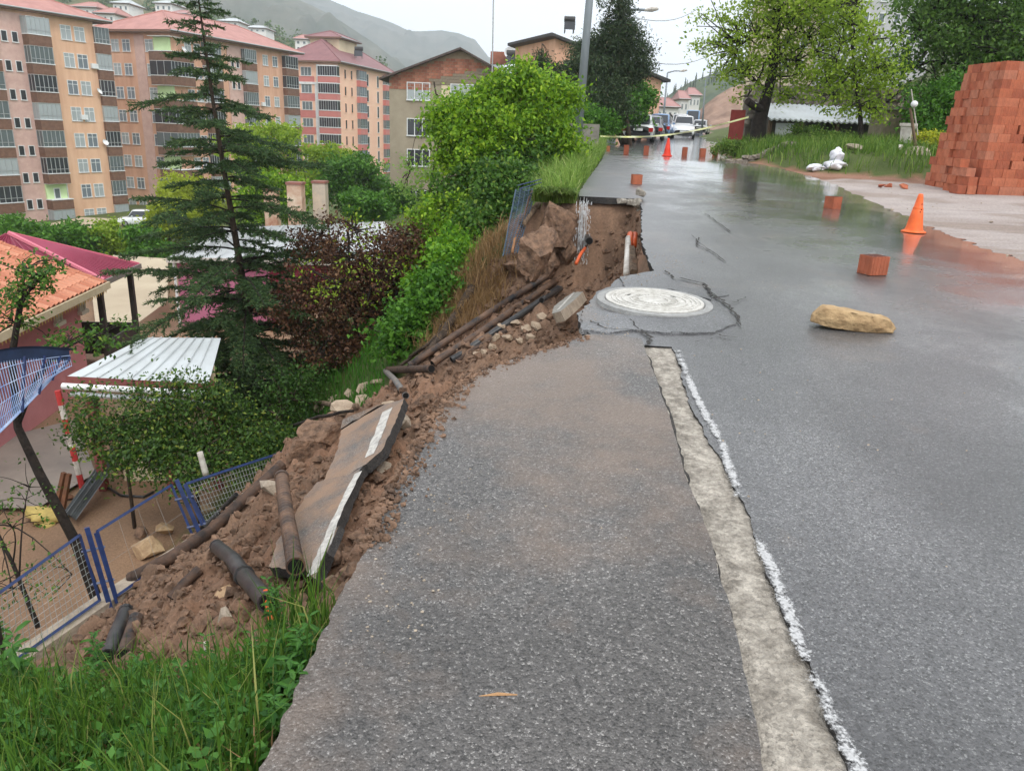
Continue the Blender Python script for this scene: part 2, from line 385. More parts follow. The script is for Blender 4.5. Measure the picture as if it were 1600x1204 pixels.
bp = n.nodes.new('ShaderNodeBump'); bp.inputs['Strength'].default_value = .9; bp.inputs['Distance'].default_value = .03
n.links.new(no.outputs[0], bp.inputs['Height']); n.links.new(bp.outputs[0], b.inputs['Normal'])
ground = obj('ground', me, mt); kind(ground, 'structure', 'brown slide scar, muddy yard and grassy ground around the road')

# ------------------------------------------------------------------ asphalt
def asphalt(name, base, stone, rough, wet, puddle=False, agg=95.0, bumps=.5, mud=(.54, .70, .5), mudc=(128, 112, 98)):
    mt, n, b = newmat(name); L = n.links.new
    tc = n.nodes.new('ShaderNodeTexCoord')
    vo = n.nodes.new('ShaderNodeTexVoronoi'); vo.inputs['Scale'].default_value = agg; vo.inputs['Randomness'].default_value = 1
    L(tc.outputs['Object'], vo.inputs['Vector'])
    cr = n.nodes.new('ShaderNodeValToRGB'); e = cr.color_ramp.elements
    e[0].color = (*[c * .33 for c in base], 1); e[1].color = (*stone, 1); e[1].position = 1.0
    k = e.new(.35); k.color = (*base, 1); k = e.new(.8); k.color = (*[c * 1.35 for c in base], 1); k = e.new(.95); k.color = (*[c * 1.6 for c in base], 1)
    sp = n.nodes.new('ShaderNodeSeparateColor'); L(vo.outputs['Color'], sp.inputs[0])
    v2 = n.nodes.new('ShaderNodeTexVoronoi'); v2.inputs['Scale'].default_value = agg * 2.3; L(tc.outputs['Object'], v2.inputs['Vector']); s2_ = n.nodes.new('ShaderNodeSeparateColor'); L(v2.outputs['Color'], s2_.inputs[0])
    mxf = n.nodes.new('ShaderNodeMix'); mxf.inputs[0].default_value = .36; L(sp.outputs[0], mxf.inputs[2]); L(s2_.outputs[0], mxf.inputs[3]); ex_ = n.nodes.new('ShaderNodeMapRange'); ex_.inputs[1].default_value = .14; ex_.inputs[2].default_value = .86; L(mxf.outputs[0], ex_.inputs[0]); L(ex_.outputs[0], cr.inputs[0])
    nl = n.nodes.new('ShaderNodeTexNoise'); nl.inputs['Scale'].default_value = 1.1; nl.inputs['Detail'].default_value = 6; nl.inputs['Roughness'].default_value = .6
    L(tc.outputs['Object'], nl.inputs['Vector'])
    st = n.nodes.new('ShaderNodeMapRange'); st.inputs[1].default_value = .3; st.inputs[2].default_value = .7; st.inputs[3].default_value = .72; st.inputs[4].default_value = 1.28; L(nl.outputs[0], st.inputs[0])
    mul = n.nodes.new('ShaderNodeMix'); mul.data_type = 'RGBA'; mul.blend_type = 'MULTIPLY'; mul.inputs[0].default_value = 1
    nw = n.nodes.new('ShaderNodeTexNoise'); nw.inputs['Scale'].default_value = .33; nw.inputs['Detail'].default_value = 3; mw = n.nodes.new('ShaderNodeMapping'); mw.inputs['Scale'].default_value = (2.2, .7, 1); L(tc.outputs['Object'], mw.inputs[0]); L(mw.outputs[0], nw.inputs['Vector'])
    wv = n.nodes.new('ShaderNodeMapRange'); wv.inputs[1].default_value = .35; wv.inputs[2].default_value = .65; wv.inputs[3].default_value = .78; wv.inputs[4].default_value = 1.2; L(nw.outputs[0], wv.inputs[0])
    mm_ = n.nodes.new('ShaderNodeMath'); mm_.operation = 'MULTIPLY'; L(st.outputs[0], mm_.inputs[0]); L(wv.outputs[0], mm_.inputs[1])
    L(cr.outputs[0], mul.inputs[6]); L(mm_.outputs[0], mul.inputs[7])
    nd = n.nodes.new('ShaderNodeTexNoise'); nd.inputs['Scale'].default_value = .75; nd.inputs['Detail'].default_value = 5; nd.inputs['Roughness'].default_value = .7
    mp = n.nodes.new('ShaderNodeMapping'); mp.inputs['Location'].default_value = (7, 3, 0); L(tc.outputs['Object'], mp.inputs[0]); L(mp.outputs[0], nd.inputs['Vector'])
    dr = n.nodes.new('ShaderNodeMapRange'); dr.inputs[1].default_value = mud[0]; dr.inputs[2].default_value = mud[1]; dr.inputs[3].default_value = 0; dr.inputs[4].default_value = mud[2]; L(nd.outputs[0], dr.inputs[0])
    dirt = n.nodes.new('ShaderNodeMix'); dirt.data_type = 'RGBA'; L(dr.outputs[0], dirt.inputs[0]); L(mul.outputs[2], dirt.inputs[6]); dirt.inputs[7].default_value = (*S(*mudc), 1)
    L(dirt.outputs[2], b.inputs['Base Color'])
    b.inputs['Specular IOR Level'].default_value = .5
    # relief of the stones, plus standing water that levels it
    bp = n.nodes.new('ShaderNodeBump'); bp.inputs['Distance'].default_value = .006; L(vo.outputs['Distance'], bp.inputs['Height']); bp.invert = True
    n2 = n.nodes.new('ShaderNodeTexNoise'); n2.inputs['Scale'].default_value = 40; n2.inputs['Detail'].default_value = 3; L(tc.outputs['Object'], n2.inputs['Vector'])
    bp2 = n.nodes.new('ShaderNodeBump'); bp2.inputs['Distance'].default_value = .006; bp2.inputs['Strength'].default_value = .5; L(n2.outputs[0], bp2.inputs['Height']); L(bp.outputs[0], bp2.inputs['Normal'])
    L(bp2.outputs[0], b.inputs['Normal'])
    if puddle:
        # sand and silt washed onto the road from the lot
        fr = n.nodes.new('ShaderNodeAttribute'); fr.attribute_name = 'from_right'; ns = n.nodes.new('ShaderNodeTexNoise'); ns.inputs['Scale'].default_value = 1.6; ns.inputs['Detail'].default_value = 7; ns.inputs['Roughness'].default_value = .7; L(tc.outputs['Object'], ns.inputs['Vector'])
        sd_ = n.nodes.new('ShaderNodeMath'); sd_.operation = 'MULTIPLY_ADD'; sd_.inputs[1].default_value = -.42; sd_.inputs[2].default_value = .30; L(fr.outputs['Fac'], sd_.inputs[0]); sa = n.nodes.new('ShaderNodeMath'); sa.operation = 'ADD'; L(sd_.outputs[0], sa.inputs[0]); L(ns.outputs[0], sa.inputs[1])
        sm_ = n.nodes.new('ShaderNodeMapRange'); sm_.inputs[1].default_value = .50; sm_.inputs[2].default_value = .72; L(sa.outputs[0], sm_.inputs[0]); silt = n.nodes.new('ShaderNodeMix'); silt.data_type = 'RGBA'; L(sm_.outputs[0], silt.inputs[0]); L(dirt.outputs[2], silt.inputs[6]); silt.inputs[7].default_value = (*S(150, 132, 118), 1); L(silt.outputs[2], b.inputs['Base Color'])
        xyz = n.nodes.new('ShaderNodeSeparateXYZ'); L(tc.outputs['Object'], xyz.inputs[0])
        # water gathers towards the low right-hand side and in shallow hollows
        ma = n.nodes.new('ShaderNodeMath'); ma.operation = 'MULTIPLY_ADD'; ma.inputs[1].default_value = .17; ma.inputs[2].default_value = -.53; L(xyz.outputs[0], ma.inputs[0])
        yb = n.nodes.new('ShaderNodeMapRange'); yb.inputs[1].default_value = 3; yb.inputs[2].default_value = 16; yb.inputs[3].default_value = 0; yb.inputs[4].default_value = .22; L(xyz.outputs[1], yb.inputs[0])
        mb = n.nodes.new('ShaderNodeMath'); mb.operation = 'ADD'; L(ma.outputs[0], mb.inputs[0]); L(nl.outputs[0], mb.inputs[1])
        mc = n.nodes.new('ShaderNodeMath'); mc.operation = 'ADD'; L(mb.outputs[0], mc.inputs[0]); L(yb.outputs[0], mc.inputs[1])
        w = n.nodes.new('ShaderNodeMapRange'); w.inputs[1].default_value = .54; w.inputs[2].default_value = .98; L(mc.outputs[0], w.inputs[0])
        rr = n.nodes.new('ShaderNodeMapRange'); rr.inputs[3].default_value = rough; rr.inputs[4].default_value = .20; L(w.outputs[0], rr.inputs[0]); L(rr.outputs[0], b.inputs['Roughness'])
        bs = n.nodes.new('ShaderNodeMapRange'); bs.inputs[3].default_value = bumps; bs.inputs[4].default_value = .035; L(w.outputs[0], bs.inputs[0]); L(bs.outputs[0], bp.inputs['Strength'])
        bs2 = n.nodes.new('ShaderNodeMapRange'); bs2.inputs[3].default_value = .4; bs2.inputs[4].default_value = .34; L(w.outputs[0], bs2.inputs[0]); L(bs2.outputs[0], bp2.inputs['Strength'])
        ct = n.nodes.new('ShaderNodeMapRange'); ct.inputs[3].default_value = .45; ct.inputs[4].default_value = .95; L(w.outputs[0], ct.inputs[0]); L(ct.outputs[0], b.inputs['Coat Weight'])
        cro = n.nodes.new('ShaderNodeMapRange'); cro.inputs[3].default_value = .36; cro.inputs[4].default_value = .10; L(w.outputs[0], cro.inputs[0]); L(cro.outputs[0], b.inputs['Coat Roughness'])
    else:
        b.inputs['Roughness'].default_value = rough; bp.inputs['Strength'].default_value = bumps
        b.inputs['Coat Weight'].default_value = wet; b.inputs['Coat Roughness'].default_value = .3
    return mt
A_ROAD = asphalt('wet_asphalt', (.074, .073, .075), (.24, .24, .235), .38, .3, puddle=True, agg=125, mud=(.56, .74, .4))
A_SHOULDER = asphalt('coarse_asphalt', (.084, .078, .074), (.32, .305, .29), .45, .2, agg=115, bumps=1.0, mud=(.44, .62, .6), mudc=(128, 108, 92))
A_SLAB = asphalt('fallen_asphalt', (.11, .105, .10), (.28, .27, .26), .65, .03, agg=95, mud=(.40, .58, .85), mudc=(150, 120, 96))
A_EDGE = M('asphalt_edge', (.02, .02, .022), (.06, .055, .05), scale=40, rough=.7, bump=.8, bscale=60)

def strip_road(name, ys, xl, xr, mat, nx=10, zoff=0.0, thick=.11, left_skirt=True, jag=.02, seed=1, jag_r=0.0):
    ys = np.asarray(ys, float); xl = np.interp(ys, *xl) if isinstance(xl, tuple) else np.asarray(xl); xr = np.interp(ys, *xr) if isinstance(xr, tuple) else np.asarray(xr)
    jl = (fbm(ys * 9, ys * 0 + seed, 41, 3) - .5) * 2 * jag + (fbm(ys * 15, ys * 0 + seed, 43, 3) - .5) * jag * 1.2
    xl = xl + jl; xr = xr + (fbm(ys * 7, ys * 0 + seed + 9, 45, 3) - .5) * 2 * jag_r
    t = np.linspace(0, 1, nx) ** (1.3 if nx < 20 else 1.0)
    Xg = xl[:, None] + (xr - xl)[:, None] * t[None, :]; Yg = np.repeat(ys[:, None], nx, 1)
    Zg = Zr(Yg) + zoff + (fbm(Xg * .8, Yg * .8, 61, 2) - .5) * .02
    Vt = np.stack([Xg, Yg, Zg], -1).reshape(-1, 3); I = np.arange(len(ys) * nx).reshape(len(ys), nx)
    Fq = np.stack([I[:-1, :-1], I[:-1, 1:], I[1:, 1:], I[1:, :-1]], -1).reshape(-1, 4)
    me = npmesh(name, Vt, Fq); shade(me); aa = me.attributes.new('from_right', 'FLOAT', 'POINT'); aa.data.foreach_set('value', (xr[:, None] - Xg).astype(np.float32).ravel())
    o = obj(name, me, mat); kind(o, 'structure')
    def skirt(col, sgn):
        a = np.stack([Xg[:, col], ys, Zg[:, col]], 1); b2 = a.copy(); b2[:, 2] -= thick
        b2[:, 0] += sgn * (.015 + .05 * vnoise(ys * 22, ys * 0, 71 + seed)); md = (a + b2) / 2; md[:, 0] -= sgn * .02 * vnoise(ys * 41, ys * 0, 73)
        Vs = np.concatenate([a, md, b2]); k = len(ys); i = np.arange(k - 1)
        F1 = np.stack([i, i + 1, i + 1 + k, i + k], 1); F2 = F1 + k
        e = obj('broken_edge', npmesh('broken_edge', Vs, np.concatenate([F1, F2])), A_EDGE, o)
    if left_skirt: skirt(0, 1)
    if jag_r: skirt(nx - 1, -1)
    return o
ST_L = [onroad(*p) for p in ((1002, 533), (1012, 560), (1040, 640), (1075, 760), (1110, 850), (1150, 1000), (1192, 1204))]
ST_R = [onroad(*p) for p in ((1048, 540), (1060, 570), (1075, 620), (1112, 700), (1160, 780), (1182, 840), (1217, 930), (1262, 1050), (1322, 1204))]
ST_L = ([-6] + [p[1] for p in ST_L][::-1], [ST_L[-1][0] - .1] + [p[0] for p in ST_L][::-1])
ST_R = ([-6] + [p[1] for p in ST_R][::-1], [ST_R[-1][0] - .1] + [p[0] for p in ST_R][::-1])
Y_ST = 5.22
ya = np.concatenate([[-6, -3, -1, 0, .6], np.arange(1.0, 5.38, .02)])
# shoulder: tapers to the tip beside the strip
xr_sh = (ST_L[0] + [Y_ST + .12], ST_L[1] + [ST_L[1][-1] - .10])
shoulder = strip_road('road_shoulder', ya, (XL_K[0], XL_K[1]), xr_sh, A_SHOULDER, nx=12, zoff=.018, jag=.022, seed=2, jag_r=.009)
shoulder['label'] = 'coarse grey asphalt shoulder broken off along the slide'
yb = np.concatenate([[-6, -3, -1, 0, .6], np.arange(1.0, Y_ST, .02), np.arange(Y_ST, 14.3, .02), np.arange(14.3, 30, .25), np.geomspace(30, 200, 60)])
xl2 = np.where(yb < Y_ST, np.interp(yb, *ST_R), np.interp(yb, *XL_K))
road = strip_road('road', yb, xl2, (XR_K[0], XR_K[1]), A_ROAD, nx=22, jag=.02, seed=5, jag_r=.16)
road['label'] = 'wet grey asphalt carriageway running uphill'
# concrete strip between shoulder and carriageway
CONC = M('worn_concrete', S(128, 121, 111), S(188, 180, 168), scale=14, rough=.8, bump=1.0, bscale=80, detail=12)
_n = CONC.node_tree; _v = _n.nodes.new('ShaderNodeTexVoronoi'); _v.inputs['Scale'].default_value = 70; _t = _n.nodes.new('ShaderNodeTexCoord'); _n.links.new(_t.outputs['Object'], _v.inputs['Vector'])
_s = _n.nodes.new('ShaderNodeSeparateColor'); _n.links.new(_v.outputs['Color'], _s.inputs[0]); _r = _n.nodes.new('ShaderNodeMapRange'); _r.inputs[3].default_value = .72; _r.inputs[4].default_value = 1.15; _n.links.new(_s.outputs[0], _r.inputs[0])
_m = _n.nodes.new('ShaderNodeMix'); _m.data_type = 'RGBA'; _m.blend_type = 'MULTIPLY'; _m.inputs[0].default_value = 1; _b = _n.nodes['Principled BSDF']; _src = _b.inputs['Base Color'].links[0].from_socket
_n.links.new(_src, _m.inputs[6]); _n.links.new(_r.outputs[0], _m.inputs[7]); _n.links.new(_m.outputs[2], _b.inputs['Base Color'])
yc = np.arange(-1, 5.5, .05)
g = MB()
for a, b_ in zip(yc[:-1], yc[1:]):
    la, lb, ra, rb = np.interp(a, *ST_L) - .06, np.interp(b_, *ST_L) - .06, np.interp(a, *ST_R) + .06, np.interp(b_, *ST_R) + .06
    za, zb = Zr(a) - .014 + .012 * (vnoise(a * 5, 0, 3) - .5), Zr(b_) - .014 + .012 * (vnoise(b_ * 5, 0, 3) - .5)
    g.quad((la, a, za), (ra, a, za), (rb, b_, zb), (lb, b_, zb))
o = g.build('concrete_gutter', CONC, loc=(1, 2, 0)); kind(o, 'structure', 'bare concrete gutter strip between shoulder and carriageway')

# painted edge line, worn away between the stones
def wornpaint(name, thr, scale=55):
    mt, n, b = newmat(name); out = n.nodes['Material Output']; L = n.links.new
    b.inputs['Base Color'].default_value = (.74, .73, .69, 1); b.inputs['Roughness'].default_value = .6
    tc = n.nodes.new('ShaderNodeTexCoord'); no = n.nodes.new('ShaderNodeTexNoise'); no.inputs['Scale'].default_value = scale; no.inputs['Detail'].default_value = 4; no.inputs['Roughness'].default_value = .7
    L(tc.outputs['Object'], no.inputs['Vector'])
    n2 = n.nodes.new('ShaderNodeTexNoise'); n2.inputs['Scale'].default_value = 5; L(tc.outputs['Object'], n2.inputs['Vector'])
    ad = n.nodes.new('ShaderNodeMath'); ad.operation = 'MULTIPLY_ADD'; ad.inputs[1].default_value = .5; L(n2.outputs[0], ad.inputs[0]); L(no.outputs[0], ad.inputs[2])
    gt = n.nodes.new('ShaderNodeMapRange'); gt.inputs[1].default_value = thr; gt.inputs[2].default_value = thr + .05; L(ad.outputs[0], gt.inputs[0])
    tr = n.nodes.new('ShaderNodeBsdfTransparent'); mx = n.nodes.new('ShaderNodeMixShader')
    L(gt.outputs[0], mx.inputs[0]); L(tr.outputs[0], mx.inputs[1]); L(b.outputs[0], mx.inputs[2]); L(mx.outputs[0], out.inputs[0])
    return mt
PAINT = wornpaint('worn_white_paint', .66, 48)
PAINT2 = wornpaint('faded_white_paint', .74, 9)
def paintline(name, pts, w, mat, dz=.006, parent=None):
    pts = [np.array(p) for p in pts]; g = MB(); L = []
    for i, p in enumerate(pts):
        t = pts[min(i + 1, len(pts) - 1)] - pts[max(i - 1, 0)]; nrm = np.array([t[1], -t[0]]) / (np.hypot(t[0], t[1]) + 1e-9)
        wl = w * (1 + .5 * (random.random() - .5)); wr = w * (1 + .5 * (random.random() - .5))
        q = p[:2]; z = Zr(p[1]) + dz + (fbm(p[0] * .8, p[1] * .8, 61, 2) - .5) * .02
        L.append(((q[0] - nrm[0] * wl / 2, q[1] - nrm[1] * wl / 2, z), (q[0] + nrm[0] * wr / 2, q[1] + nrm[1] * wr / 2, z)))
    for a, b_ in zip(L[:-1], L[1:]): g.quad(a[0], a[1], b_[1], b_[0])
    o = g.build(name, mat, parent) if parent else g.build(name, mat, loc=(0, 0, 0))
    return o
def densify(pp, n=8):
    out = []
    for a, b_ in zip(pp[:-1], pp[1:]):
        for i in range(n): out.append(np.array(a) + (np.array(b_) - np.array(a)) * i / n)
    return out + [np.array(pp[-1])]
def worn_line_mat():
    mt, n, b = newmat('worn_line_paint'); out = n.nodes['Material Output']; L = n.links.new
    tc = n.nodes.new('ShaderNodeTexCoord'); at = n.nodes.new('ShaderNodeAttribute'); at.attribute_name = 'wear'
    f1 = n.nodes.new('ShaderNodeTexNoise'); f1.inputs['Scale'].default_value = 95; f1.inputs['Detail'].default_value = 3; f1.inputs['Roughness'].default_value = .6; L(tc.outputs['Object'], f1.inputs['Vector'])
    f2 = n.nodes.new('ShaderNodeTexNoise'); f2.inputs['Scale'].default_value = 22; f2.inputs['Detail'].default_value = 3; L(tc.outputs['Object'], f2.inputs['Vector'])
    a1 = n.nodes.new('ShaderNodeMath'); a1.operation = 'ADD'; L(f1.outputs[0], a1.inputs[0]); L(f2.outputs[0], a1.inputs[1])
    a2 = n.nodes.new('ShaderNodeMath'); a2.operation = 'MULTIPLY_ADD'; a2.inputs[1].default_value = .55; L(at.outputs['Fac'], a2.inputs[0]); L(a1.outputs[0], a2.inputs[2])
    gt = n.nodes.new('ShaderNodeMapRange'); gt.inputs[1].default_value = 1.18; gt.inputs[2].default_value = 1.46; L(a2.outputs[0], gt.inputs[0])
    cr = n.nodes.new('ShaderNodeMapRange'); cr.inputs[1].default_value = .3; cr.inputs[2].default_value = .7; cr.inputs[3].default_value = .30; cr.inputs[4].default_value = .52; L(f1.outputs[0], cr.inputs[0])
    cc = n.nodes.new('ShaderNodeCombineColor'); [L(cr.outputs[0], cc.inputs[q]) for q in range(3)]; L(cc.outputs[0], b.inputs['Base Color']); b.inputs['Roughness'].default_value = .6
    tr = n.nodes.new('ShaderNodeBsdfTransparent'); mx = n.nodes.new('ShaderNodeMixShader'); L(gt.outputs[0], mx.inputs[0]); L(tr.outputs[0], mx.inputs[1]); L(b.outputs[0], mx.inputs[2]); L(mx.outputs[0], out.inputs[0])
    return mt
WORN = worn_line_mat()
for seg in (((1058, 548), (1084, 612), (1104, 652), (1128, 692), (1136, 720), (1156, 778)), ((1182, 838), (1212, 908), (1234, 962), (1262, 1036)), ((1268, 1050), (1284, 1092), (1300, 1124), (1340, 1204), (1370, 1280))):
    P = densify([onroad(*p) for p in seg], 14); U = np.linspace(-1, 1, 9); V_, A_ = [], []
    for i, p in enumerate(P):
        t = P[min(i + 1, len(P) - 1)] - P[max(i - 1, 0)]; nrm = np.array([t[1], -t[0]]) / np.hypot(t[0], t[1]); endf = min(1, min(i, len(P) - 1 - i) / 5)
        for u in U:
            q = p[:2] + nrm * u * .031; V_.append((q[0], q[1], Zr(q[1]) + .006 + (fbm(q[0] * .8, q[1] * .8, 61, 2) - .5) * .02)); A_.append((1 - abs(u) ** 1.6) * (.6 + .4 * endf) * (.72 + .5 * vnoise(p[1] * 5, 0, 5)))
    n9 = len(U); I = np.arange(len(P) * n9).reshape(len(P), n9); Fq = np.stack([I[:-1, :-1], I[:-1, 1:], I[1:, 1:], I[1:, :-1]], -1).reshape(-1, 4)
    me = npmesh('edge_line', np.array(V_), Fq); a = me.attributes.new('wear', 'FLOAT', 'POINT'); a.data.foreach_set('value', np.array(A_, np.float32)); obj('edge_line', me, WORN, road)
# ------------------------------------------------------------------ slide debris
C_STONE = M('sandstone', S(150, 120, 92), S(196, 168, 132), scale=6, rough=.85, bump=.9, bscale=22, detail=8)
C_CLOD = M('earth_clod', S(78, 62, 51), S(140, 111, 90), scale=9, rough=.9, bump=1.0, bscale=30, detail=8)
C_BLOCK = M('concrete_block', S(140, 128, 114), S(178, 164, 146), scale=6, rough=.85, bump=.7, bscale=40)
C_DIRTPIPE = M('muddy_black_pipe', (.018, .018, .02), S(112, 86, 68), scale=5, rough=.6, bump=.3, stretch=(1, 1, 1), detail=7)
C_DIRTPIPE2 = M('mud_coated_pipe', S(92, 70, 56), S(44, 38, 36), scale=6, rough=.7, bump=.5, detail=7)
C_PIPE = M('black_plastic', (.012, .013, .016), (.05, .048, .046), scale=9, rough=.42, spec=.5)
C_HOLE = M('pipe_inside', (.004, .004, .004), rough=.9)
C_WOOD = M('weathered_wood', S(74, 60, 50), S(138, 116, 94), scale=3, rough=.85, bump=.8, bscale=30, stretch=(6, 6, 1))
C_BARK = M('bark', S(46, 38, 32), S(84, 70, 58), scale=7, rough=.9, bump=1.2, bscale=26, stretch=(2, 2, .6))
C_DARKBARK = M('dark_bark', S(26, 22, 20), S(52, 44, 38), scale=9, rough=.9, bump=1.0, bscale=30)
C_BLUE = M('blue_paint', S(26, 42, 82), S(38, 60, 108), scale=8, rough=.4, spec=.5)
C_NAVY = M('navy_paint', S(34, 48, 72), S(44, 62, 92), scale=8, rough=.5)
C_WIRE = M('galvanised_wire', S(176, 180, 178), S(130, 136, 134), scale=6, rough=.5, metal=.3)
C_WIREB = M('pale_blue_wire', S(196, 210, 232), S(120, 150, 200), scale=5, rough=.5)
C_ORANGEP = M('orange_plastic', S(214, 96, 44), S(190, 78, 36), scale=8, rough=.45)
C_WHITEP = M('white_plastic', S(214, 210, 202), S(170, 160, 150), scale=6, rough=.5)

def gz0(x, y): return float(T(np.array([float(x)]), np.array([float(y)]))[0])
def lift(p, dz): return np.array([p[0], p[1], p[2] + dz])
def pipe(name, label, cat, px, rad, mat, dz=None, group=None, n=10, ribs=0, zs=None, ends=True, sub=6):
    """pipe along pixels dropped on the ground; zs overrides heights"""
    pts = []
    for i, q in enumerate(px):
        p = onT(*q) if zs is None else atz(q[0], q[1], zs[i]); pts.append(lift(p, 0 if zs is not None else (rad * .7 if dz is None else dz)))
    P = densify(pts, sub)
    # keep it from sinking: relax heights to a smooth line
    zz = np.array([p[2] for p in P]); P = [np.array([p[0], p[1], z]) for p, z in zip(P, zz)]
    root = thing(name, label, cat, tuple(P[0]), group=group)
    g = MB()
    if ribs:
        Q = densify(P, ribs); rr = [rad * (1.0 if i % 2 else .87) for i in range(len(Q))]; g.tube(Q, rr, n)
    else: g.tube(P, rad, n)
    body = g.build('pipe_wall', mat, root, smooth=not ribs)
    if ends:
        for a, b_ in ((P[0], P[1]), (P[-1], P[-2])):
            d = (a - b_) / np.linalg.norm(a - b_)
            MB().tube([a + d * .002, a + d * .006], rad * .86, n).build('pipe_mouth', C_HOLE, root)
            MB().tube([a - d * .05, a + d * .005], [rad * 1.06, rad * 1.06], n).build('pipe_collar', mat, root)
    return root
pipe('drain_pipe', 'upper of the parallel muddy black pipes running down from the scarp', 'pipe', ((862, 440), (760, 506), (640, 586)), .058, C_DIRTPIPE, dz=.16, group='parallel pipes in the slide')
pipe('drain_pipe', 'middle of the parallel muddy black pipes running down from the scarp', 'pipe', ((868, 447), (775, 512), (676, 578)), .055, C_DIRTPIPE, dz=.10, group='parallel pipes in the slide')
pipe('drain_pipe', 'blackest, lowest of the parallel pipes running down from the scarp', 'pipe', ((872, 458), (800, 508), (706, 570)), .055, C_PIPE, dz=.08, group='parallel pipes in the slide')
pipe('drain_pipe', 'short thin mud-brown pipe below the parallel pipes', 'pipe', ((790, 522), (738, 552), (716, 568)), .035, C_DIRTPIPE2, dz=.05, group='parallel pipes in the slide')
pipe('drain_pipe', 'short black pipe stub beside the tilted kerb block', 'pipe', ((876, 455), (846, 474)), .04, C_PIPE, dz=.05)
pipe('drain_pipe', 'mud-coated pipe lying crosswise at the foot of the parallel pipes', 'pipe', ((674, 588), (640, 588), (607, 588)), .062, C_DIRTPIPE2, dz=.12)
pipe('drain_pipe', 'grey bent pipe pointing down toward the fallen asphalt slab', 'pipe', ((603, 588), (618, 604), (634, 628)), .05, M('grey_pipe', S(96, 98, 102), S(128, 118, 108), scale=8, rough=.6), dz=.10)
pipe('corrugated_conduit', 'ribbed black conduit standing in the soil beside the fallen slab', 'pipe', ((440, 744), (447, 800), (462, 884)), .066, C_DIRTPIPE, zs=(-1.72, -1.60, -1.42), ribs=5, n=14)
pipe('drain_pipe', 'long muddy pipe lying along the foot of the slope by the blue fence', 'pipe', ((206, 914), (270, 880), (330, 838), (392, 780), (442, 735)), .072, C_DIRTPIPE2, dz=.08)
pipe('drain_pipe', 'thin black pipe crossing over the long muddy pipe', 'pipe', ((318, 838), (344, 812), (370, 786)), .03, C_PIPE, dz=.12)
pipe('drain_pipe', 'half-buried short muddy pipe below the stone heap', 'pipe', ((268, 938), (290, 914), (312, 894)), .05, C_DIRTPIPE2, dz=.03)
pipe('drain_pipe', 'left of the two short black stubs above the grass', 'pipe', ((170, 1034), (184, 996), (198, 962)), .062, C_PIPE, dz=.06, group='two black pipe stubs')
pipe('drain_pipe', 'right of the two short black stubs above the grass', 'pipe', ((194, 1032), (204, 1002), (214, 972)), .058, C_DIRTPIPE, dz=.05, group='two black pipe stubs')
pipe('drain_pipe', 'black pipe entering at the left border below the fence', 'pipe', ((-30, 1064), (20, 1038), (74, 1012)), .07, C_PIPE, dz=.06)
# elbow pipe with flange and orange duct
r = pipe('drain_pipe', 'shiny black bent pipe with flange and orange duct in its mouth', 'pipe', ((340, 868), (366, 892), (382, 916), (398, 936), (420, 962)), .068, C_PIPE, dz=.11)
a = lift(onT(382, 916), .11); b_ = lift(onT(398, 936), .11); d = (b_ - a) / np.linalg.norm(b_ - a)
MB().tube([a, a + d * .06], .084, 14).build('flange', C_PIPE, r)
e = lift(onT(420, 962), .11); d2 = np.array([.35, -.75, -.25]); d2 /= np.linalg.norm(d2)
MB().tube([e - d2 * .1, e + d2 * .30], .025, 8).build('orange_duct', C_ORANGEP, r)

def slab(name, label, cat, px, z, thick, mat, group=None, tiltpts=None, edge=None, lines=None):
    """broken slab: outline pixels dropped on a plane through three ground points"""
    if tiltpts is None: tiltpts = [lift(onT(*q), z) for q in (px[0], px[len(px) // 3], px[2 * len(px) // 3])]
    A, B, Cp = [np.array(t) for t in tiltpts]; N = np.cross(B - A, Cp - A); N /= np.linalg.norm(N); N = N if N[2] > 0 else -N
    top = []
    for q in px:
        d_ = ray(*q); t = np.dot(A - CAM, N) / np.dot(d_, N); top.append(CAM + d_ * t)
    # ragged outline
    out = []
    for i, p in enumerate(top):
        nx_ = top[(i + 1) % len(top)]
        L = np.linalg.norm(nx_ - p); k = max(1, int(L / .07))
        for j in range(k):
            q = p + (nx_ - p) * j / k; o_ = np.cross(N, nx_ - p) / (L + 1e-9)
            out.append(q + o_ * random.uniform(-.012, .012))
    root = thing(name, label, cat, tuple(np.mean(out, 0) - N * thick), group=group)
    MB().poly(out).build('slab_top', mat, root)
    g = MB(); n_ = len(out)
    for i in range(n_):
        a_, b2 = out[i], out[(i + 1) % n_]; g.quad(a_ - N * .001, a_ - N * thick, b2 - N * thick, b2 - N * .001)
    g.poly([p - N * thick for p in out][::-1])
    g.build('slab_edge', edge or A_EDGE, root)
    if lines:
        for ln, w in lines:
            g = MB(); L = []
            for q in ln:
                d_ = ray(*q); t = np.dot(A - CAM, N) / np.dot(d_, N); L.append(CAM + d_ * t + N * .004)
            L = densify(L, 6); Q = []
            for i, p in enumerate(L):
                t = L[min(i + 1, len(L) - 1)] - L[max(i - 1, 0)]; s_ = np.cross(N, t); s_ /= np.linalg.norm(s_)
                Q.append((p + s_ * w / 2 * random.uniform(.8, 1.2), p - s_ * w / 2 * random.uniform(.8, 1.2)))
            for a_, b2 in zip(Q[:-1], Q[1:]): g.quad(a_[0], a_[1], b2[1], b2[0])
            g.build('painted_line', PAINT_S, root)
    return root
PAINT_S = M('slab_paint', (.62, .60, .55), (.34, .32, .30), scale=18, rough=.7, detail=7)
def plane3(*q): return [atz(a, b, z) for a, b, z in q]
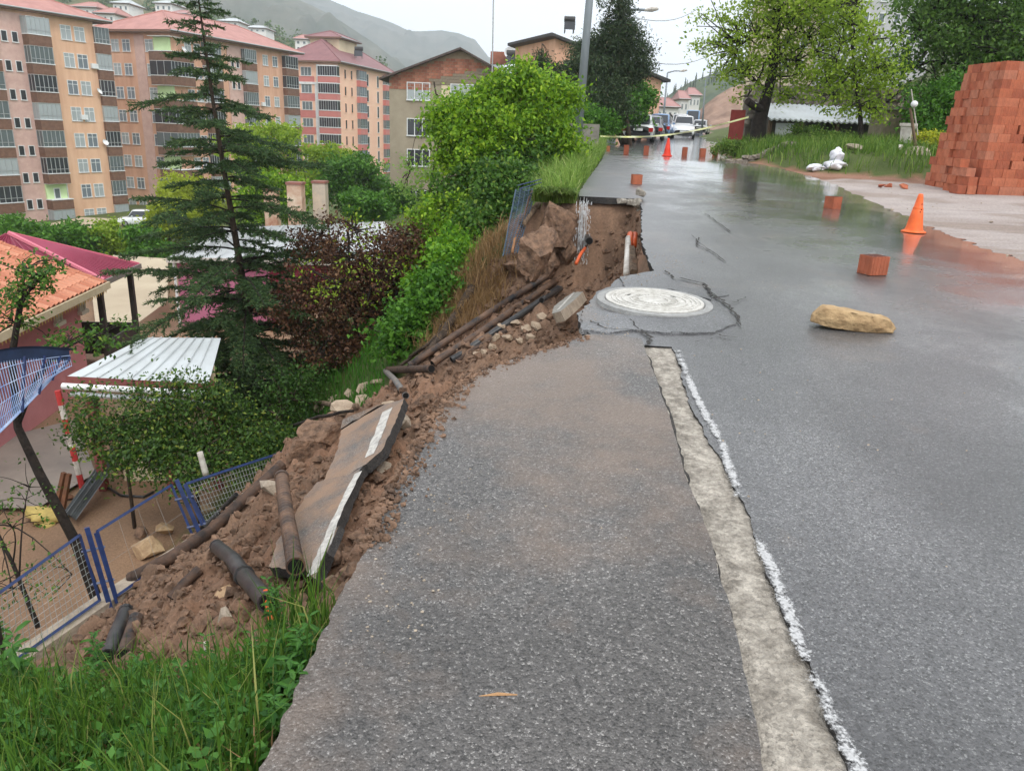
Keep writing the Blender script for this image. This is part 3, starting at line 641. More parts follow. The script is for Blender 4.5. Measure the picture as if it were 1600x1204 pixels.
slab('asphalt_slab', 'upper slab of fallen asphalt with white line end', 'asphalt slab',
     [(632, 622), (618, 660), (596, 704), (572, 724), (545, 741), (505, 752), (528, 700), (533, 672), (560, 655), (600, 632)], .1, .10, A_SLAB,
     tiltpts=plane3((630, 622, -1.36), (575, 722, -1.50), (530, 690, -1.76)), lines=[([(606, 640), (592, 676), (577, 712)], .12)])
slab('asphalt_slab', 'thin broken sliver of asphalt along the far side of the upper slab', 'asphalt slab',
     [(600, 630), (560, 653), (532, 670), (536, 656), (570, 640)], .1, .06, A_SLAB, tiltpts=plane3((600, 630, -1.5), (560, 653, -1.68), (536, 656, -1.72)))
slab('asphalt_slab', 'lower slab of fallen asphalt with long white edge line', 'asphalt slab',
     [(566, 728), (556, 748), (540, 784), (520, 830), (506, 872), (492, 906), (482, 898), (470, 880), (448, 890), (420, 884), (432, 848), (455, 812), (476, 776), (496, 752), (514, 748), (545, 741)], .1, .10, A_SLAB,
     tiltpts=plane3((566, 728, -1.50), (492, 902, -1.46), (432, 852, -1.76)), lines=[([(560, 738), (536, 786), (514, 836), (498, 872), (487, 898)], .075)])
slab('asphalt_slab', 'small chip of asphalt with a white stripe beside the lower slab', 'asphalt slab',
     [(530, 820), (524, 836), (512, 862), (516, 838)], .1, .06, A_SLAB, tiltpts=plane3((530, 820, -1.25), (512, 862, -1.3), (516, 838, -1.33)), lines=[([(525, 824), (516, 852)], .03)])
slab('asphalt_slab', 'thick asphalt chunk snapped off the shoulder corner', 'asphalt slab',
     [(576, 900), (560, 918), (548, 938), (528, 952), (524, 938), (536, 920), (556, 905)], .1, .09, A_SHOULDER, tiltpts=plane3((576, 900, -.05), (528, 952, -.12), (524, 938, -.15)))
slab('kerb_block', 'tilted concrete kerb block with white stripe in the slide', 'kerb',
     [(910, 456), (896, 470), (876, 486), (862, 490), (866, 478), (884, 464), (896, 456)], .1, .14, M('kerb_concrete', S(120, 118, 112), S(150, 146, 138), scale=9, rough=.8, bump=.6), tiltpts=plane3((910, 456, -.62), (862, 488, -.72), (884, 464, -.80)), edge=C_BLOCK, lines=[([(896, 458), (872, 484)], .05)])
# stones and blocks one can pick out
def stone(label, px, dims, mat, rot=None, name='stone', cat='stone', seed=0, sink=.35, group='stones in the slide', npt=16, pos=None):
    rg = np.random.default_rng(seed); p = onT(*px) if pos is None else np.array(pos)
    me = hull(rg, dims, npt); o = obj(name, me, mat); o.location = (p[0], p[1], p[2] + dims[2] * (1 - sink * 1.2))
    o.rotation_euler = rot or (rg.uniform(-.5, .5), rg.uniform(-.5, .5), rg.uniform(0, 3)); tag(o, label, cat, group); return o
stone('large tan boulder at the toe of the slide behind the long pipe', (232, 868), (.24, .20, .20), C_STONE, seed=1)
stone('tan boulder on top of the boulder heap by the fence gap', (258, 838), (.17, .14, .11), C_STONE, seed=2, sink=-.3)
stone('rough grey-brown rock leaning on the fence mesh', (222, 842), (.12, .1, .12), C_CLOD, seed=3, sink=.0)
stone('flat stone wedged under the long muddy pipe', (318, 800), (.24, .15, .10), C_STONE, seed=4)
stone('pale flat stone right of the thin black pipe', (395, 775), (.16, .12, .08), C_BLOCK, seed=5)
stone('grey boulder beside the ribbed conduit top', (424, 768), (.14, .12, .10), C_BLOCK, seed=6)
stone('broken tan slab under the two pipe stubs', (352, 935), (.12, .09, .05), C_STONE, seed=7)
stone('pale square stone in the soil above the grass', (352, 968), (.07, .06, .06), C_BLOCK, seed=8)
stone('small white stone at the edge of the grass', (325, 1012), (.045, .035, .03), M('white_stone', S(190, 180, 170), S(220, 214, 206), scale=9, rough=.8), seed=9)
stone('angular block tucked against the upper slab', (592, 738), (.16, .12, .10), C_BLOCK, seed=10)
stone('dark angular block below the upper slab corner', (578, 752), (.13, .10, .09), C_CLOD, seed=11)
stone('grey stone right of the upper slab', (630, 664), (.12, .10, .08), C_BLOCK, seed=12)
big = [((500, 690), (.30, .22, .24), 'large earth lump left of the upper slab'), ((478, 716), (.26, .2, .22), 'broken earth lump above the fence end'), ((520, 676), (.16, .14, .13), 'rounded earth lump at the tip of the earth heap'),
       ((655, 634), (.2, .16, .15), 'big clod right of the grey bent pipe')]
from mathutils import noise as mnoise
def rough_clod(dims, seed, sub=4, amp=.5):
    """angular lump of earth: a broken hull, subdivided and roughened"""
    rgc = np.random.default_rng(seed); bm = bmesh.new()
    for i in range(15):
        p_ = rgc.normal(size=3); p_ /= np.linalg.norm(p_); p_ *= rgc.uniform(.75, 1.1); p_ /= max(np.abs(p_).max(), .8); bm.verts.new(p_)
    bmesh.ops.convex_hull(bm, input=bm.verts); bmesh.ops.delete(bm, geom=[v for v in bm.verts if not v.link_faces], context='VERTS')
    bmesh.ops.subdivide_edges(bm, edges=bm.edges, cuts=2 * sub - 2, use_grid_fill=True)
    for v in bm.verts:
        q = v.co * 1.6 + Vector((seed * 3.1, 0, 0)); n_ = mnoise.fractal(q * 1.4, .9, 2.1, 5); v.co *= 1 + .10 * n_; v.co += mnoise.noise_vector(v.co * 4.5) * .055 + mnoise.noise_vector(v.co * 11) * .03
        v.co = Vector((v.co.x * dims[0], v.co.y * dims[1], v.co.z * dims[2]))
    me = bpy.data.meshes.new('earth_clod'); bm.to_mesh(me); bm.free(); return me
def earth(label, p, dims, seed, name='earth_clod', cat='earth clod', rot=(0, 0, 0), sub=4, group='large clods'):
    o = obj(name, rough_clod(dims, seed, sub), C_CLOD); o.location = p; o.rotation_euler = rot; tag(o, label, cat, group); return o
for i, (q, dm, lb) in enumerate(big): earth(lb, lift(onT(*q), dm[2] * .3), dm, 30 + i, rot=(.3 * i, .2, i))
bl = [(783, 513), (806, 508), (822, 516), (792, 530), (770, 545), (756, 553), (838, 512), (812, 535), (846, 498), (830, 530), (745, 556), (775, 530)]
wh = ['highest', 'second highest', 'widest', 'flat middle', 'lower left', 'lowest', 'rightmost upper', 'lower right', 'smallest right', 'tilted right', 'last left', 'half-buried middle']
C_RUB = M('dirty_rubble', S(142, 124, 106), S(180, 162, 140), scale=7, rough=.9, bump=.8, bscale=40, detail=8)
for i, q in enumerate(bl):
    rg = np.random.default_rng(60 + i); w = rg.uniform(.05, .11); pz = onT(*q)
    o = obj('concrete_block', hull(rg, (w, .075, .05), 22), C_RUB); o.location = (pz[0], pz[1], pz[2] + .03); o.rotation_euler = tuple(rg.uniform(-.6, .6, 2)) + (rg.uniform(0, 3),)
    tag(o, wh[i] + ' broken pale block in the rubble below the manhole', 'block', 'rubble blocks below the manhole')
bl2 = [(548, 618), (520, 626), (570, 610), (566, 632), (500, 640), (535, 640), (590, 600), (612, 640)]
wh2 = ['topmost left', 'upper left', 'upper', 'middle', 'leftmost', 'lower middle', 'highest', 'rightmost']
for i, q in enumerate(bl2):
    rg = np.random.default_rng(90 + i); w = rg.uniform(.11, .24); pz = onT(*q)
    o = obj('stone_block', hull(rg, (w, .13, .06), 22), C_RUB); o.location = (pz[0], pz[1], pz[2] + .04); o.rotation_euler = tuple(rg.uniform(-.5, .5, 2)) + (rg.uniform(0, 3),)
    tag(o, wh2[i] + ' flat brown stone in the rubble at the foot of the slide', 'block', 'rubble blocks at the foot of the slide')

# uncountable clods: one mass
protos = []
rg = np.random.default_rng(123)
for i in range(9):
    me = hull(rg, (1, .8, .7), 13); v = np.empty(len(me.vertices) * 3); me.vertices.foreach_get('co', v); v = v.reshape(-1, 3)
    protos.append((v, [tuple(p.vertices) for p in me.polygons])); bpy.data.meshes.remove(me)
VV, FF = [], []; k = 0
NX = 60000; xs_ = rg.uniform(-4.3, 2.0, NX); ys_c = rg.uniform(2.2, 13.6, NX)
ok = (soilmask(xs_, ys_c) > .6) & (xs_ < np.interp(ys_c, *XL_K) + .03) & (vnoise(xs_ * 1.6, ys_c * 1.6, 8) > rg.uniform(.1, .7, NX)); xs_, ys_c = xs_[ok][:12500], ys_c[ok][:12500]; zs_c = T(xs_, ys_c)
ye_ = rg.uniform(2.5, 5.3, 1400); xe_ = np.interp(ye_, *XL_K) + np.abs(rg.normal(size=1400)) * .055 - .03; NE = len(xs_); xs_, ys_c, zs_c = np.concatenate([xs_, xe_]), np.concatenate([ys_c, ye_]), np.concatenate([zs_c, Zr(ye_) + .016])   # crumbs along the broken edge
SZ = np.minimum(.011 * rg.pareto(1.7, len(xs_)) + .009, .075); SZ[NE:] = np.minimum(SZ[NE:] * .5, .018); AX = rg.normal(size=(len(xs_), 3)); AN = rg.uniform(0, 6.3, len(xs_)); PI_ = rg.integers(0, 9, len(xs_))
for x, y, z, s_, ax, an, pi in zip(xs_, ys_c, zs_c, SZ, AX, AN, PI_):
    v, f = protos[pi]; q = np.array(Matrix.Rotation(an, 3, Vector(ax).normalized())); v2 = v @ q.T * s_
    VV.append(v2 + np.array([x, y, z + s_ * .35])); FF += [tuple(i + k for i in t) for t in f]; k += len(v2)
me = bpy.data.meshes.new('soil_clods'); me.from_pydata(np.concatenate(VV).tolist(), [], FF); o = obj('soil_clods', me, C_CLOD)
kind(o, 'stuff', 'loose brown clods and pebbles strewn over the slide', 'soil')

# earth left standing at the head of the scarp
for i, (q, yy, dm, lb, rt) in enumerate((((838, 392), 11.9, (.34, .34, .42), 'big free-standing block of brown earth at the head of the slide', (.15, .3, .5)), ((806, 420), 11.4, (.24, .28, .22), 'earth lump slumped left of the big earth block', (.2, .1, 1.2)), ((864, 420), 11.9, (.22, .25, .26), 'earth lump right of the big earth block beside the waterfall', (0, .2, .2)),
        ((868, 352), 13.35, (.30, .3, .40), 'earth pillar under the overhanging grass left of the water', (.1, 0, 1.0)), ((888, 400), 12.9, (.16, .2, .30), 'dark earth rib behind the falling water', (.1, .1, .3)), ((842, 442), 11.0, (.2, .2, .12), 'flat earth lump above the parallel pipes', (.3, 0, .3)))):
    pe = onT(*q); pe = pe + np.array([0, 0, dm[2] * .25]) if i not in (0, 3) else aty(*q, min(yy, pe[1]))
    earth(lb, pe, dm, 300 + i, name='earth_block', cat='earth block', rot=rt, sub=5, group='earth blocks at the scarp')

# water falling over the broken edge
mt, n, b = newmat('falling_water'); b.inputs['Base Color'].default_value = (.85, .88, .9, 1); b.inputs['Roughness'].default_value = .15; b.inputs['Transmission Weight'].default_value = .25; b.inputs['IOR'].default_value = 1.33
rg = np.random.default_rng(5); g = MB()
for i in range(26):
    x0 = 1.03 + rg.uniform(0, .13); y0 = 13.52 + rg.uniform(-.05, .05); z0 = .55; L = rg.uniform(.5, 1.55); s0 = rg.uniform(0, .35)
    pts = [(x0 + rg.normal() * .006, y0 - .10 * t ** .5, z0 - s0 - L * t) for t in np.linspace(0, 1, 7)]
    g.tube(pts, [rg.uniform(.001, .0045) for _ in pts], 5)
for i in range(320):
    p = np.array([1.0 + rg.uniform(-.05, .22), 13.4 + rg.uniform(-.1, .1), .5 - rg.uniform(0, 1.5)]); g.tube([p, p - np.array([0, 0, rg.uniform(.015, .06)])], rg.uniform(.003, .007), 4)
o = g.build('waterfall', mt, loc=(1.08, 13.4, -1)); tag(o, 'thin stream of water falling over the broken road edge', 'water')
# pipes sticking out of the scarp wall
p = aty(920, 375, 13.25); r = thing('drain_mouth', 'round dark drain pipe mouth in the scarp wall', 'pipe', tuple(p))
MB().tube([p + np.array([0, -.12, 0]), p + np.array([0, .4, 0])], .062, 14).build('pipe_wall', C_PIPE, r); MB().tube([p + np.array([0, -.128, 0]), p + np.array([0, -.124, 0])], .05, 14).build('pipe_mouth', C_HOLE, r)
p = aty(914, 388, 13.0); q = aty(900, 412, 12.3); g = MB().tube([p, (p + q) / 2 + np.array([0, 0, .03]), q], .028, 8); o = g.build('cable_duct', C_ORANGEP, smooth=True); tag(o, 'orange duct poking out beside the waterfall', 'duct')
p = aty(982, 372, 11.5); q = aty(979, 428, 9.9); g = MB().tube([p, q], .045, 10); o = g.build('plastic_pipe', C_WHITEP, smooth=True); tag(o, 'white pipe standing against the scarp below the road edge', 'pipe')
p = aty(985, 366, 11.7); q = aty(982, 388, 11.1); g = MB().tube([p, q], .05, 10); o = g.build('cable_duct', C_ORANGEP, smooth=True); tag(o, 'orange duct end above the white pipe', 'duct')
p = aty(992, 366, 11.8); q = aty(990, 384, 11.3); g = MB().tube([p, q], .045, 10); o = g.build('cable_duct', C_ORANGEP, smooth=True); tag(o, 'second orange duct end right of the white pipe', 'duct')
p = aty(986, 390, 11.0); q = aty(990, 428, 9.9); g = MB().box((-.06, -.05, 0), (.06, .05, 1)); 
o = tag(MB().tube([p, q], .07, 6).build('wooden_post', C_WOOD), 'muddy wooden post beside the white pipe', 'post')

# broken concrete kerb at the scarp corner
for i, (q, dm, lb) in enumerate([((996, 318), (.10, .10, .10), 'broken kerb stone at the scarp corner under the painted line'), ((1001, 300), (.09, .22, .09), 'white painted kerb stone at the scarp edge'), ((985, 316), (.07, .07, .06), 'small broken kerb stone at the scarp edge'), ((972, 314), (.10, .06, .05), 'pale concrete lump under the overhanging asphalt'), ((1000, 336), (.07, .1, .12), 'kerb fragment jutting from the scarp')]):
    p = aty(q[0], q[1], 13.6 - .25 * (i in (0, 4)) - .0 * i); o = obj('kerb_stone', hull(np.random.default_rng(200 + i), dm, 20), CONC); o.location = p; tag(o, lb, 'kerb stone', 'kerb stones at the scarp')

# fallen logs and branches
def log(name, label, px, r0, r1, mat, dz=.08, zs=None, ys=None, bend=.04, cat='log', n=9):
    P = [lift(onT(*q), dz) for q in px] if ys is None else [aty(q[0], q[1], y) for q, y in zip(px, ys)]
    P = densify(P, 5); P = [p + np.array([random.uniform(-1, 1), random.uniform(-1, 1), random.uniform(-1, 1)]) * bend * .3 for p in P]
    o = MB().tube(P, list(np.linspace(r0, r1, len(P))), n).build(name, mat, loc=tuple(P[0]), smooth=True); return tag(o, label, cat)
log('fallen_log', 'stripped pale log lying left of the upper slab', ((442, 632), (500, 638), (558, 648)), .055, .045, C_WOOD, dz=.12)
log('fallen_branch', 'dark thin branch lying below the stripped log', ((392, 684), (440, 676), (500, 662), (552, 652)), .035, .02, C_DARKBARK, dz=.1, cat='branch')
log('fallen_log', 'broken root trunk lying up the bank above the pipes', ((640, 588), (676, 556), (716, 500), (738, 462)), .05, .09, C_BARK, dz=.15)
log('fallen_branch', 'tangled brown root at the end of the parallel pipes', ((622, 584), (660, 556), (700, 530)), .03, .02, C_BARK, dz=.12, cat='branch')
log('fallen_branch', 'second tangled root below the broken root trunk', ((640, 574), (664, 560), (684, 540), (692, 520)), .025, .015, C_BARK, dz=.2, cat='branch')
log('timber_post', 'grey split timber leaning in the dark hollow under the grass', ((842, 318), (816, 350)), .06, .06, C_WOOD, ys=(14.2, 12.9), cat='post')
log('timber_rail', 'thin brown rail leaning beside the torn netting', ((832, 300), (806, 370), (800, 396)), .022, .022, M('rail_wood', S(120, 84, 56), S(150, 110, 76), scale=6), ys=(14.0, 12.6, 12.2), cat='rail')
log('concrete_post', 'pale leaning stump post behind the fence', ((322, 742), (312, 706)), .05, .045, C_WHITEP, ys=(10.9, 10.9), cat='post', bend=0)

# ------------------------------------------------------------------ blue fence
def fence_panel(label, BL, BR, TL_, TR_, cell=.062, wire=.0028, frame=.02, fm=C_BLUE, wm=C_WIRE, name='mesh_fence', skip=None, bulge=0.0, sides=(1, 1, 1, 1), group='blue mesh fence panels'):
    BL, BR, TL_, TR_ = map(np.array, (BL, BR, TL_, TR_)); N = np.cross(BR - BL, TL_ - BL); N /= np.linalg.norm(N)
    P = lambda u, v: (BL * (1 - u) + BR * u) * (1 - v) + (TL_ * (1 - u) + TR_ * u) * v + N * bulge * math.sin(math.pi * u) * math.sin(math.pi * v * .9)
    root = thing(name, label, 'fence', tuple(BL), group=group)
    W = np.linalg.norm(BR - BL); H = np.linalg.norm(TL_ - BL); g = MB(); nu = int(W / cell); nv = int(H / cell)
    for i in range(1, nu):
        g.tube([P(i / nu, v) for v in np.linspace(0, 1, 7)], wire, 4, cap=False)
    for j in range(1, nv):
        g.tube([P(u, j / nv) for u in np.linspace(0, 1, 7)], wire, 4, cap=False)
    w = g.build('wire_mesh', wm, root); w['kind'] = 'stuff'
    E = [('top_rail', [P(u, 1) for u in np.linspace(0, 1, 7)]), ('bottom_rail', [P(u, 0) for u in np.linspace(0, 1, 7)]), ('side_rail', [P(0, v) for v in np.linspace(0, 1, 7)]), ('side_rail', [P(1, v) for v in np.linspace(0, 1, 7)])]
    for s_, (nm, pp) in zip(sides, E):
        if s_: MB().tube(pp, frame, 4).build(nm, fm, root)
    return root
B0 = atz(165, 938, -3.05); B1 = atz(140, 832, 0); 
yB = B0[1] + .18
fB_b, fB_t = aty(168, 934, yB), aty(138, 832, yB + .10)
yC = 8.15; fC_b, fC_t = aty(312, 842, yC), aty(276, 756, yC + .12)
yD = 10.3; fD_b, fD_t = aty(470, 800, yD), aty(452, 703, yD + .1)
yA = 5.3; fA_b, fA_t = aty(-60, 1090, yA), aty(-60, 968, yA + .1)
fence_panel('blue mesh fence panel nearest, at the left border', fA_b, fB_b + np.array([-.06, -.04, 0]), fA_t, fB_t + np.array([-.06, -.05, .0]))
fence_panel('blue fence panel with torn open mesh in the middle', fB_b + np.array([.07, .04, 0]), fC_b + np.array([-.05, -.03, 0]), fB_t + np.array([.07, .04, 0]), fC_t + np.array([-.05, -.03, 0]), cell=.3, wire=.0015)
fence_panel('blue mesh fence panel farthest, against the conifer', aty(332, 842, yC + .1), fD_b, aty(290, 756, yC + .22), fD_t, frame=.022)
for lb, a, b_ in (('bent blue double fence post by the open panel', fB_b, fB_t), ('bent blue fence post at the conifer end', fC_b + np.array([.03, 0, 0]), fC_t + np.array([.02, 0, 0]))):
    d = (b_ - a); r = thing('fence_post', lb, 'fence post', tuple(a - d * .15), group='blue fence posts')
    MB().tube([a - d * .15, b_ + d * .08], .034, 4).build('post', C_BLUE, r); MB().tube([a + np.array([.06, .03, 0]) - d * .1, b_ + np.array([.05, .03, 0]) - d * .02], .02, 4).build('side_bar', C_BLUE, r)
    for f_ in (.25, .75): MB().tube([a + d * f_ + np.array([-.09, -.06, 0]), a + d * f_ + np.array([.09, .06, 0])], .016, 4).build('clamp', C_BLUE, r)
# torn panel rearing up at the left border: a bent blue frame full of pale wires
bent = thing('bent_panel', 'bent blue mesh panel rearing up at the left border', 'fence panel', tuple(aty(40, 640, 6.2)))
TRp, TLp = aty(108, 548, 6.7), aty(-90, 572, 5.4); BRp, BLp = aty(96, 574, 6.62), aty(-70, 740, 5.3)
cv = lambda u: (TLp * (1 - u) + TRp * u) + np.array([0, 0, .07]) * math.sin(math.pi * u)
bv_ = lambda u: (BLp * (1 - u) + BRp * u) + np.array([0, 0, -.02]) * math.sin(math.pi * u)
g = MB(); Lc = [cv(u) for u in np.linspace(0, 1, 14)]
for a, b_ in zip(Lc[:-1], Lc[1:]):
    dn = np.array([0, .0, -.10]); fw = np.array([.02, -.06, .0])
    g.quad(a, b_, b_ + dn, a + dn); g.quad(a + fw + np.array([0, .1, .012]), b_ + fw + np.array([0, .1, .012]), b_, a); 
g.build('top_plate', C_NAVY, bent)
g = MB()
for u in np.linspace(0.0, .985, 46):
    a = cv(u) + np.array([0, .02, -.09]); b2 = bv_(u); md = (a + b2) / 2 + np.array([.03, .05, -.03]); g.tube([a, md, b2], .0035, 4, cap=False)
for v in (.2, .4, .6, .8):
    g.tube([(cv(u) * (1 - v) + bv_(u) * v) + np.array([.02, .03, -.03]) * math.sin(math.pi * v) for u in np.linspace(0, 1, 12)], .0035, 4, cap=False)
w = g.build('wire_mesh', C_WIREB, bent); w['kind'] = 'stuff'
MB().tube([bv_(u) for u in np.linspace(0, 1, 10)], .012, 6).build('bottom_rail', C_WIREB, bent)
for u in (.55, .72, .86, .95): MB().tube([cv(u) + np.array([.01, .06, -.08]), bv_(u) + np.array([.01, .03, 0])], .014, 6).build('back_bar', C_BLUE, bent)
# torn netting on the far bank
NET = M('torn_netting', S(70, 92, 112), S(52, 64, 74), scale=9, rough=.6)
fence_panel('torn blue-grey netting hanging down the bank beside the overhang', aty(786, 400, 12.2), aty(808, 395, 12.4), aty(806, 296, 13.6), aty(838, 294, 14.0), cell=.05, wire=.006, frame=.012, wm=NET, fm=NET, name='torn_netting', bulge=.15, sides=(0, 0, 1, 1), group='torn nets')
for i, yy in enumerate((286, 291, 297, 303)):
    o = MB().tube([aty(808 + i * 3, yy + 4, 13.6), aty(846, yy - 6, 14.2)], .009, 5).build('blue_bar', C_BLUE); tag(o, ['topmost', 'second', 'third', 'lowest'][i] + ' of the bent blue bars above the torn netting', 'bar', 'blue bars')
# wall that carries the fence above the yard, and the post that holds the bent panel
rwl = thing('retaining_wall', 'grey concrete retaining wall under the blue fence', 'wall', (fB_b[0], fB_b[1], -5.6))
for a, b_ in ((fA_b, fB_b), (fB_b, fC_b), (fC_b, fD_b)):
    d = (b_ - a)[:2]; d = d / np.linalg.norm(d); nn = np.array([-d[1], d[0]]) * .18; g = MB(); c4 = [a[:2] + nn, a[:2] - nn * .2, b_[:2] - nn * .2, b_[:2] + nn]; zt4 = [a[2], a[2], b_[2], b_[2]]
    top = [(p[0], p[1], z - .03) for p, z in zip(c4, zt4)]; bot = [(p[0], p[1], -5.7) for p in c4]
    g.poly(top); [g.quad(bot[i], bot[(i + 1) % 4], top[(i + 1) % 4], top[i]) for i in range(4)]; g.build('wall_panel', C_BLOCK, rwl)
for u in (.04,):
    q = bv_(u); MB().tube([q + np.array([0, .03, .1]), (q[0] - .1, q[1] + .2, gz0(q[0] - .1, q[1] + .2) - .1)], .02, 5).build('support_post', C_DARKBARK, bent)
# ------------------------------------------------------------------ buildings
W_ORANGE = M('orange_render', S(230, 190, 158), S(212, 168, 138), scale=.9, rough=.85, detail=7, stretch=(1, 1, .16))
W_ORANGE2 = M('dull_orange_render', S(222, 178, 150), S(200, 152, 126), scale=.9, rough=.85, detail=7, stretch=(1, 1, .16))
W_PINKTILE = M('pink_tile', S(214, 182, 170), S(200, 164, 154), scale=1.5, rough=.6)
W_PEACH = M('peach_render', S(244, 202, 176), S(238, 190, 164), scale=.2, rough=.85)
W_ROSE = M('rose_panel', S(206, 132, 124), S(194, 118, 112), scale=.5, rough=.8)
W_BROWN = M('brown_parapet', S(128, 96, 78), S(104, 76, 62), scale=2.5, rough=.85)
W_WHITE = M('white_frame', S(232, 234, 234), S(214, 216, 216), scale=2, rough=.5)
W_GREEN = M('pale_green_wall', S(206, 228, 176), S(194, 218, 162), scale=.6, rough=.8)
W_SIDING = M('metal_frame', S(170, 174, 176), rough=.45, metal=.3)
R_PINK = M('pink_metal_roof', S(182, 130, 120), S(162, 112, 104), scale=.7, rough=.6, stretch=(1, 1, 1))
R_MAROON = M('maroon_metal_roof', S(140, 96, 96), S(122, 82, 84), scale=.8, rough=.55)
R_EAVE = M('eave_board', S(120, 92, 76), rough=.7)
W_GREYP = M('grey_plaster', S(170, 158, 138), S(148, 136, 118), scale=.5, rough=.9, bump=.3, detail=6)
W_CREAM = M('cream_render', S(222, 206, 176), S(208, 190, 160), scale=.4, rough=.9)
def glassmat(name, c, rough=.12):
    mt, n, b = newmat(name); b.inputs['Base Color'].default_value = (*c, 1); b.inputs['Roughness'].default_value = rough; b.inputs['Specular IOR Level'].default_value = .6
    return mt
G_LIGHT = glassmat('curtained_glass', S(116, 126, 134)); G_DARK = glassmat('dark_glass', S(48, 52, 58)); G_MID = glassmat('dull_glass', S(96, 106, 108))
G_CURT = glassmat('white_curtain_glass', S(164, 172, 174), .25)
_wc = {}
def win_meshes(w, h, mull=1, tr=.0, fw=.07):
    k = (round(w, 2), round(h, 2), mull, tr, fw)
    if k not in _wc:
        g = MB(); f = fw; d0, d1 = -.07, .0
        g.box((-w / 2, d0, -h / 2), (-w / 2 + f, d1, h / 2)); g.box((w / 2 - f, d0, -h / 2), (w / 2, d1, h / 2))
        g.box((-w / 2 + f, d0, h / 2 - f), (w / 2 - f, d1, h / 2)); g.box((-w / 2 - .04, d0 - .05, -h / 2 - .03), (w / 2 + .04, d1, -h / 2 + f))
        for i in range(mull):
            x = -w / 2 + w * (i + 1) / (mull + 1); g.box((x - f * .45, d0 + .01, -h / 2 + f), (x + f * .45, d1, h / 2 - f))
        if tr: z = h / 2 - h * tr; g.box((-w / 2 + f, d0 + .012, z - f * .4), (w / 2 - f, d1 - .001, z + f * .4))
        p = MB().quad((-w / 2 + f * .5, -.03, -h / 2 + f * .5), (w / 2 - f * .5, -.03, -h / 2 + f * .5), (w / 2 - f * .5, -.03, h / 2 - f * .5), (-w / 2 + f * .5, -.03, h / 2 - f * .5))
        _wc[k] = (g.mesh('window'), p.mesh('pane'))
    return _wc[k]
_mc = {}
def meshmat(me, mat):
    k = (me.name, mat.name)
    if k not in _mc:
        c = me.copy(); c.materials.clear(); c.materials.append(mat); _mc[k] = c
    return _mc[k]
def window(root, x, z, w, h, face='front', depth=0, mull=1, tr=.28, frame=W_WHITE, glass=G_LIGHT, name='window', at=0.0):
    fm, pm = win_meshes(w, h, mull, tr)
    f = obj(name, meshmat(fm, frame), None, root); p = obj('pane', meshmat(pm, glass), None, f)
    if face == 'front': f.location = (x, at, z)
    else: f.location = (at, x, z); f.rotation_euler = (0, 0, -math.pi / 2)      # left end wall, faces -x
    return f
def balcony(root, x0, x1, z, y0, y1, floor_h=3.0, par=W_BROWN, glazed=True, glass=G_DARK, inner=None, bars=6, parh=.95):
    """projecting balcony in root coordinates: box x0..x1, y0(front)..y1(back); z is the floor level"""
    b = MB().box((x0, y0, z - .18), (x1, y1, z + parh)).build('balcony', par, root, local=True)
    MB().box((x0 - .04, y0 - .06, z + parh), (x1 + .04, y1, z + parh + .09)).build('rail_cap', W_WHITE, b, local=True)
    top = z + floor_h - .22
    if inner is not None:
        MB().box((x0 + .05, y0 + .9, z + parh + .09), (x1 - .05, y1, top)).build('inner_wall', inner, b, local=True)
        xm = (x0 + x1) / 2; MB().box((xm - .4, y0 + .84, z + parh + .09), (xm + .4, y0 + .9, top - .5)).build('balcony_door', W_WHITE, b, local=True)
        MB().box((xm - .3, y0 + .82, z + parh + .15), (xm + .3, y0 + .84, top - .6)).build('door_pane', G_MID, b, local=True)
    if glazed:
        MB().box((x0 + .03, y0 + .07, z + parh + .09), (x1 - .03, y1, top)).build('glazing', glass, b, local=True)
        g = MB()
        for i in range(bars + 1):
            xx = x0 + .02 + (x1 - x0 - .04) * i / bars; g.box((xx - .035, y0 + .03, z + parh + .09), (xx + .035, y0 + .068, top))
        for yy in np.linspace(y0 + .1, y1, 4)[1:-1]:
            g.box((x0 - .005, yy - .035, z + parh + .09), (x0 + .028, yy + .035, top)); g.box((x1 - .028, yy - .035, z + parh + .09), (x1 + .005, yy + .035, top))
        g.box((x0, y0 + .02, z + parh + .5), (x1, y0 + .03, z + parh + .56))
        g.build('mullions', W_SIDING, b, local=True)
    MB().box((x0, y0 + .02, top), (x1, y1, z + floor_h - .181)).build('lintel', W_WHITE if par is not W_ROSE else par, b, local=True)
    return b
def hip_roof(root, x0, x1, y0, y1, ze, h, mat, over=.9, inset=None, name='roof'):
    x0 -= over; x1 += over; y0 -= over; y1 += over; c = (y1 - y0) / 2 if inset is None else inset; ym = (y0 + y1) / 2
    g = MB(); a, b_, c_, d = (x0, y0, ze), (x1, y0, ze), (x1, y1, ze), (x0, y1, ze); e, f = (x0 + c, ym, ze + h), (x1 - c, ym, ze + h)
    g.quad(a, b_, f, e); g.quad(c_, d, e, f); g.poly([d, a, e]); g.poly([b_, c_, f])
    r = g.build(name, mat, root, local=True)
    MB().box((x0 + .02, y0 + .02, ze - .28), (x1 - .02, y1 - .02, ze - .004)).build('eave', R_EAVE, r, local=True)
    g = MB(); 
    for p, q in ((a, e), (b_, f), (e, f), (c_, f), (d, e)): g.tube([p, q], .12, 5)
    g.build('ridge_cap', mat, r, local=True)
    g = MB().tube([(x0, y0 - .06, ze - .05), (x1, y0 - .06, ze - .05)], .09, 6); g.build('gutter', W_SIDING, r, local=True)
    return r
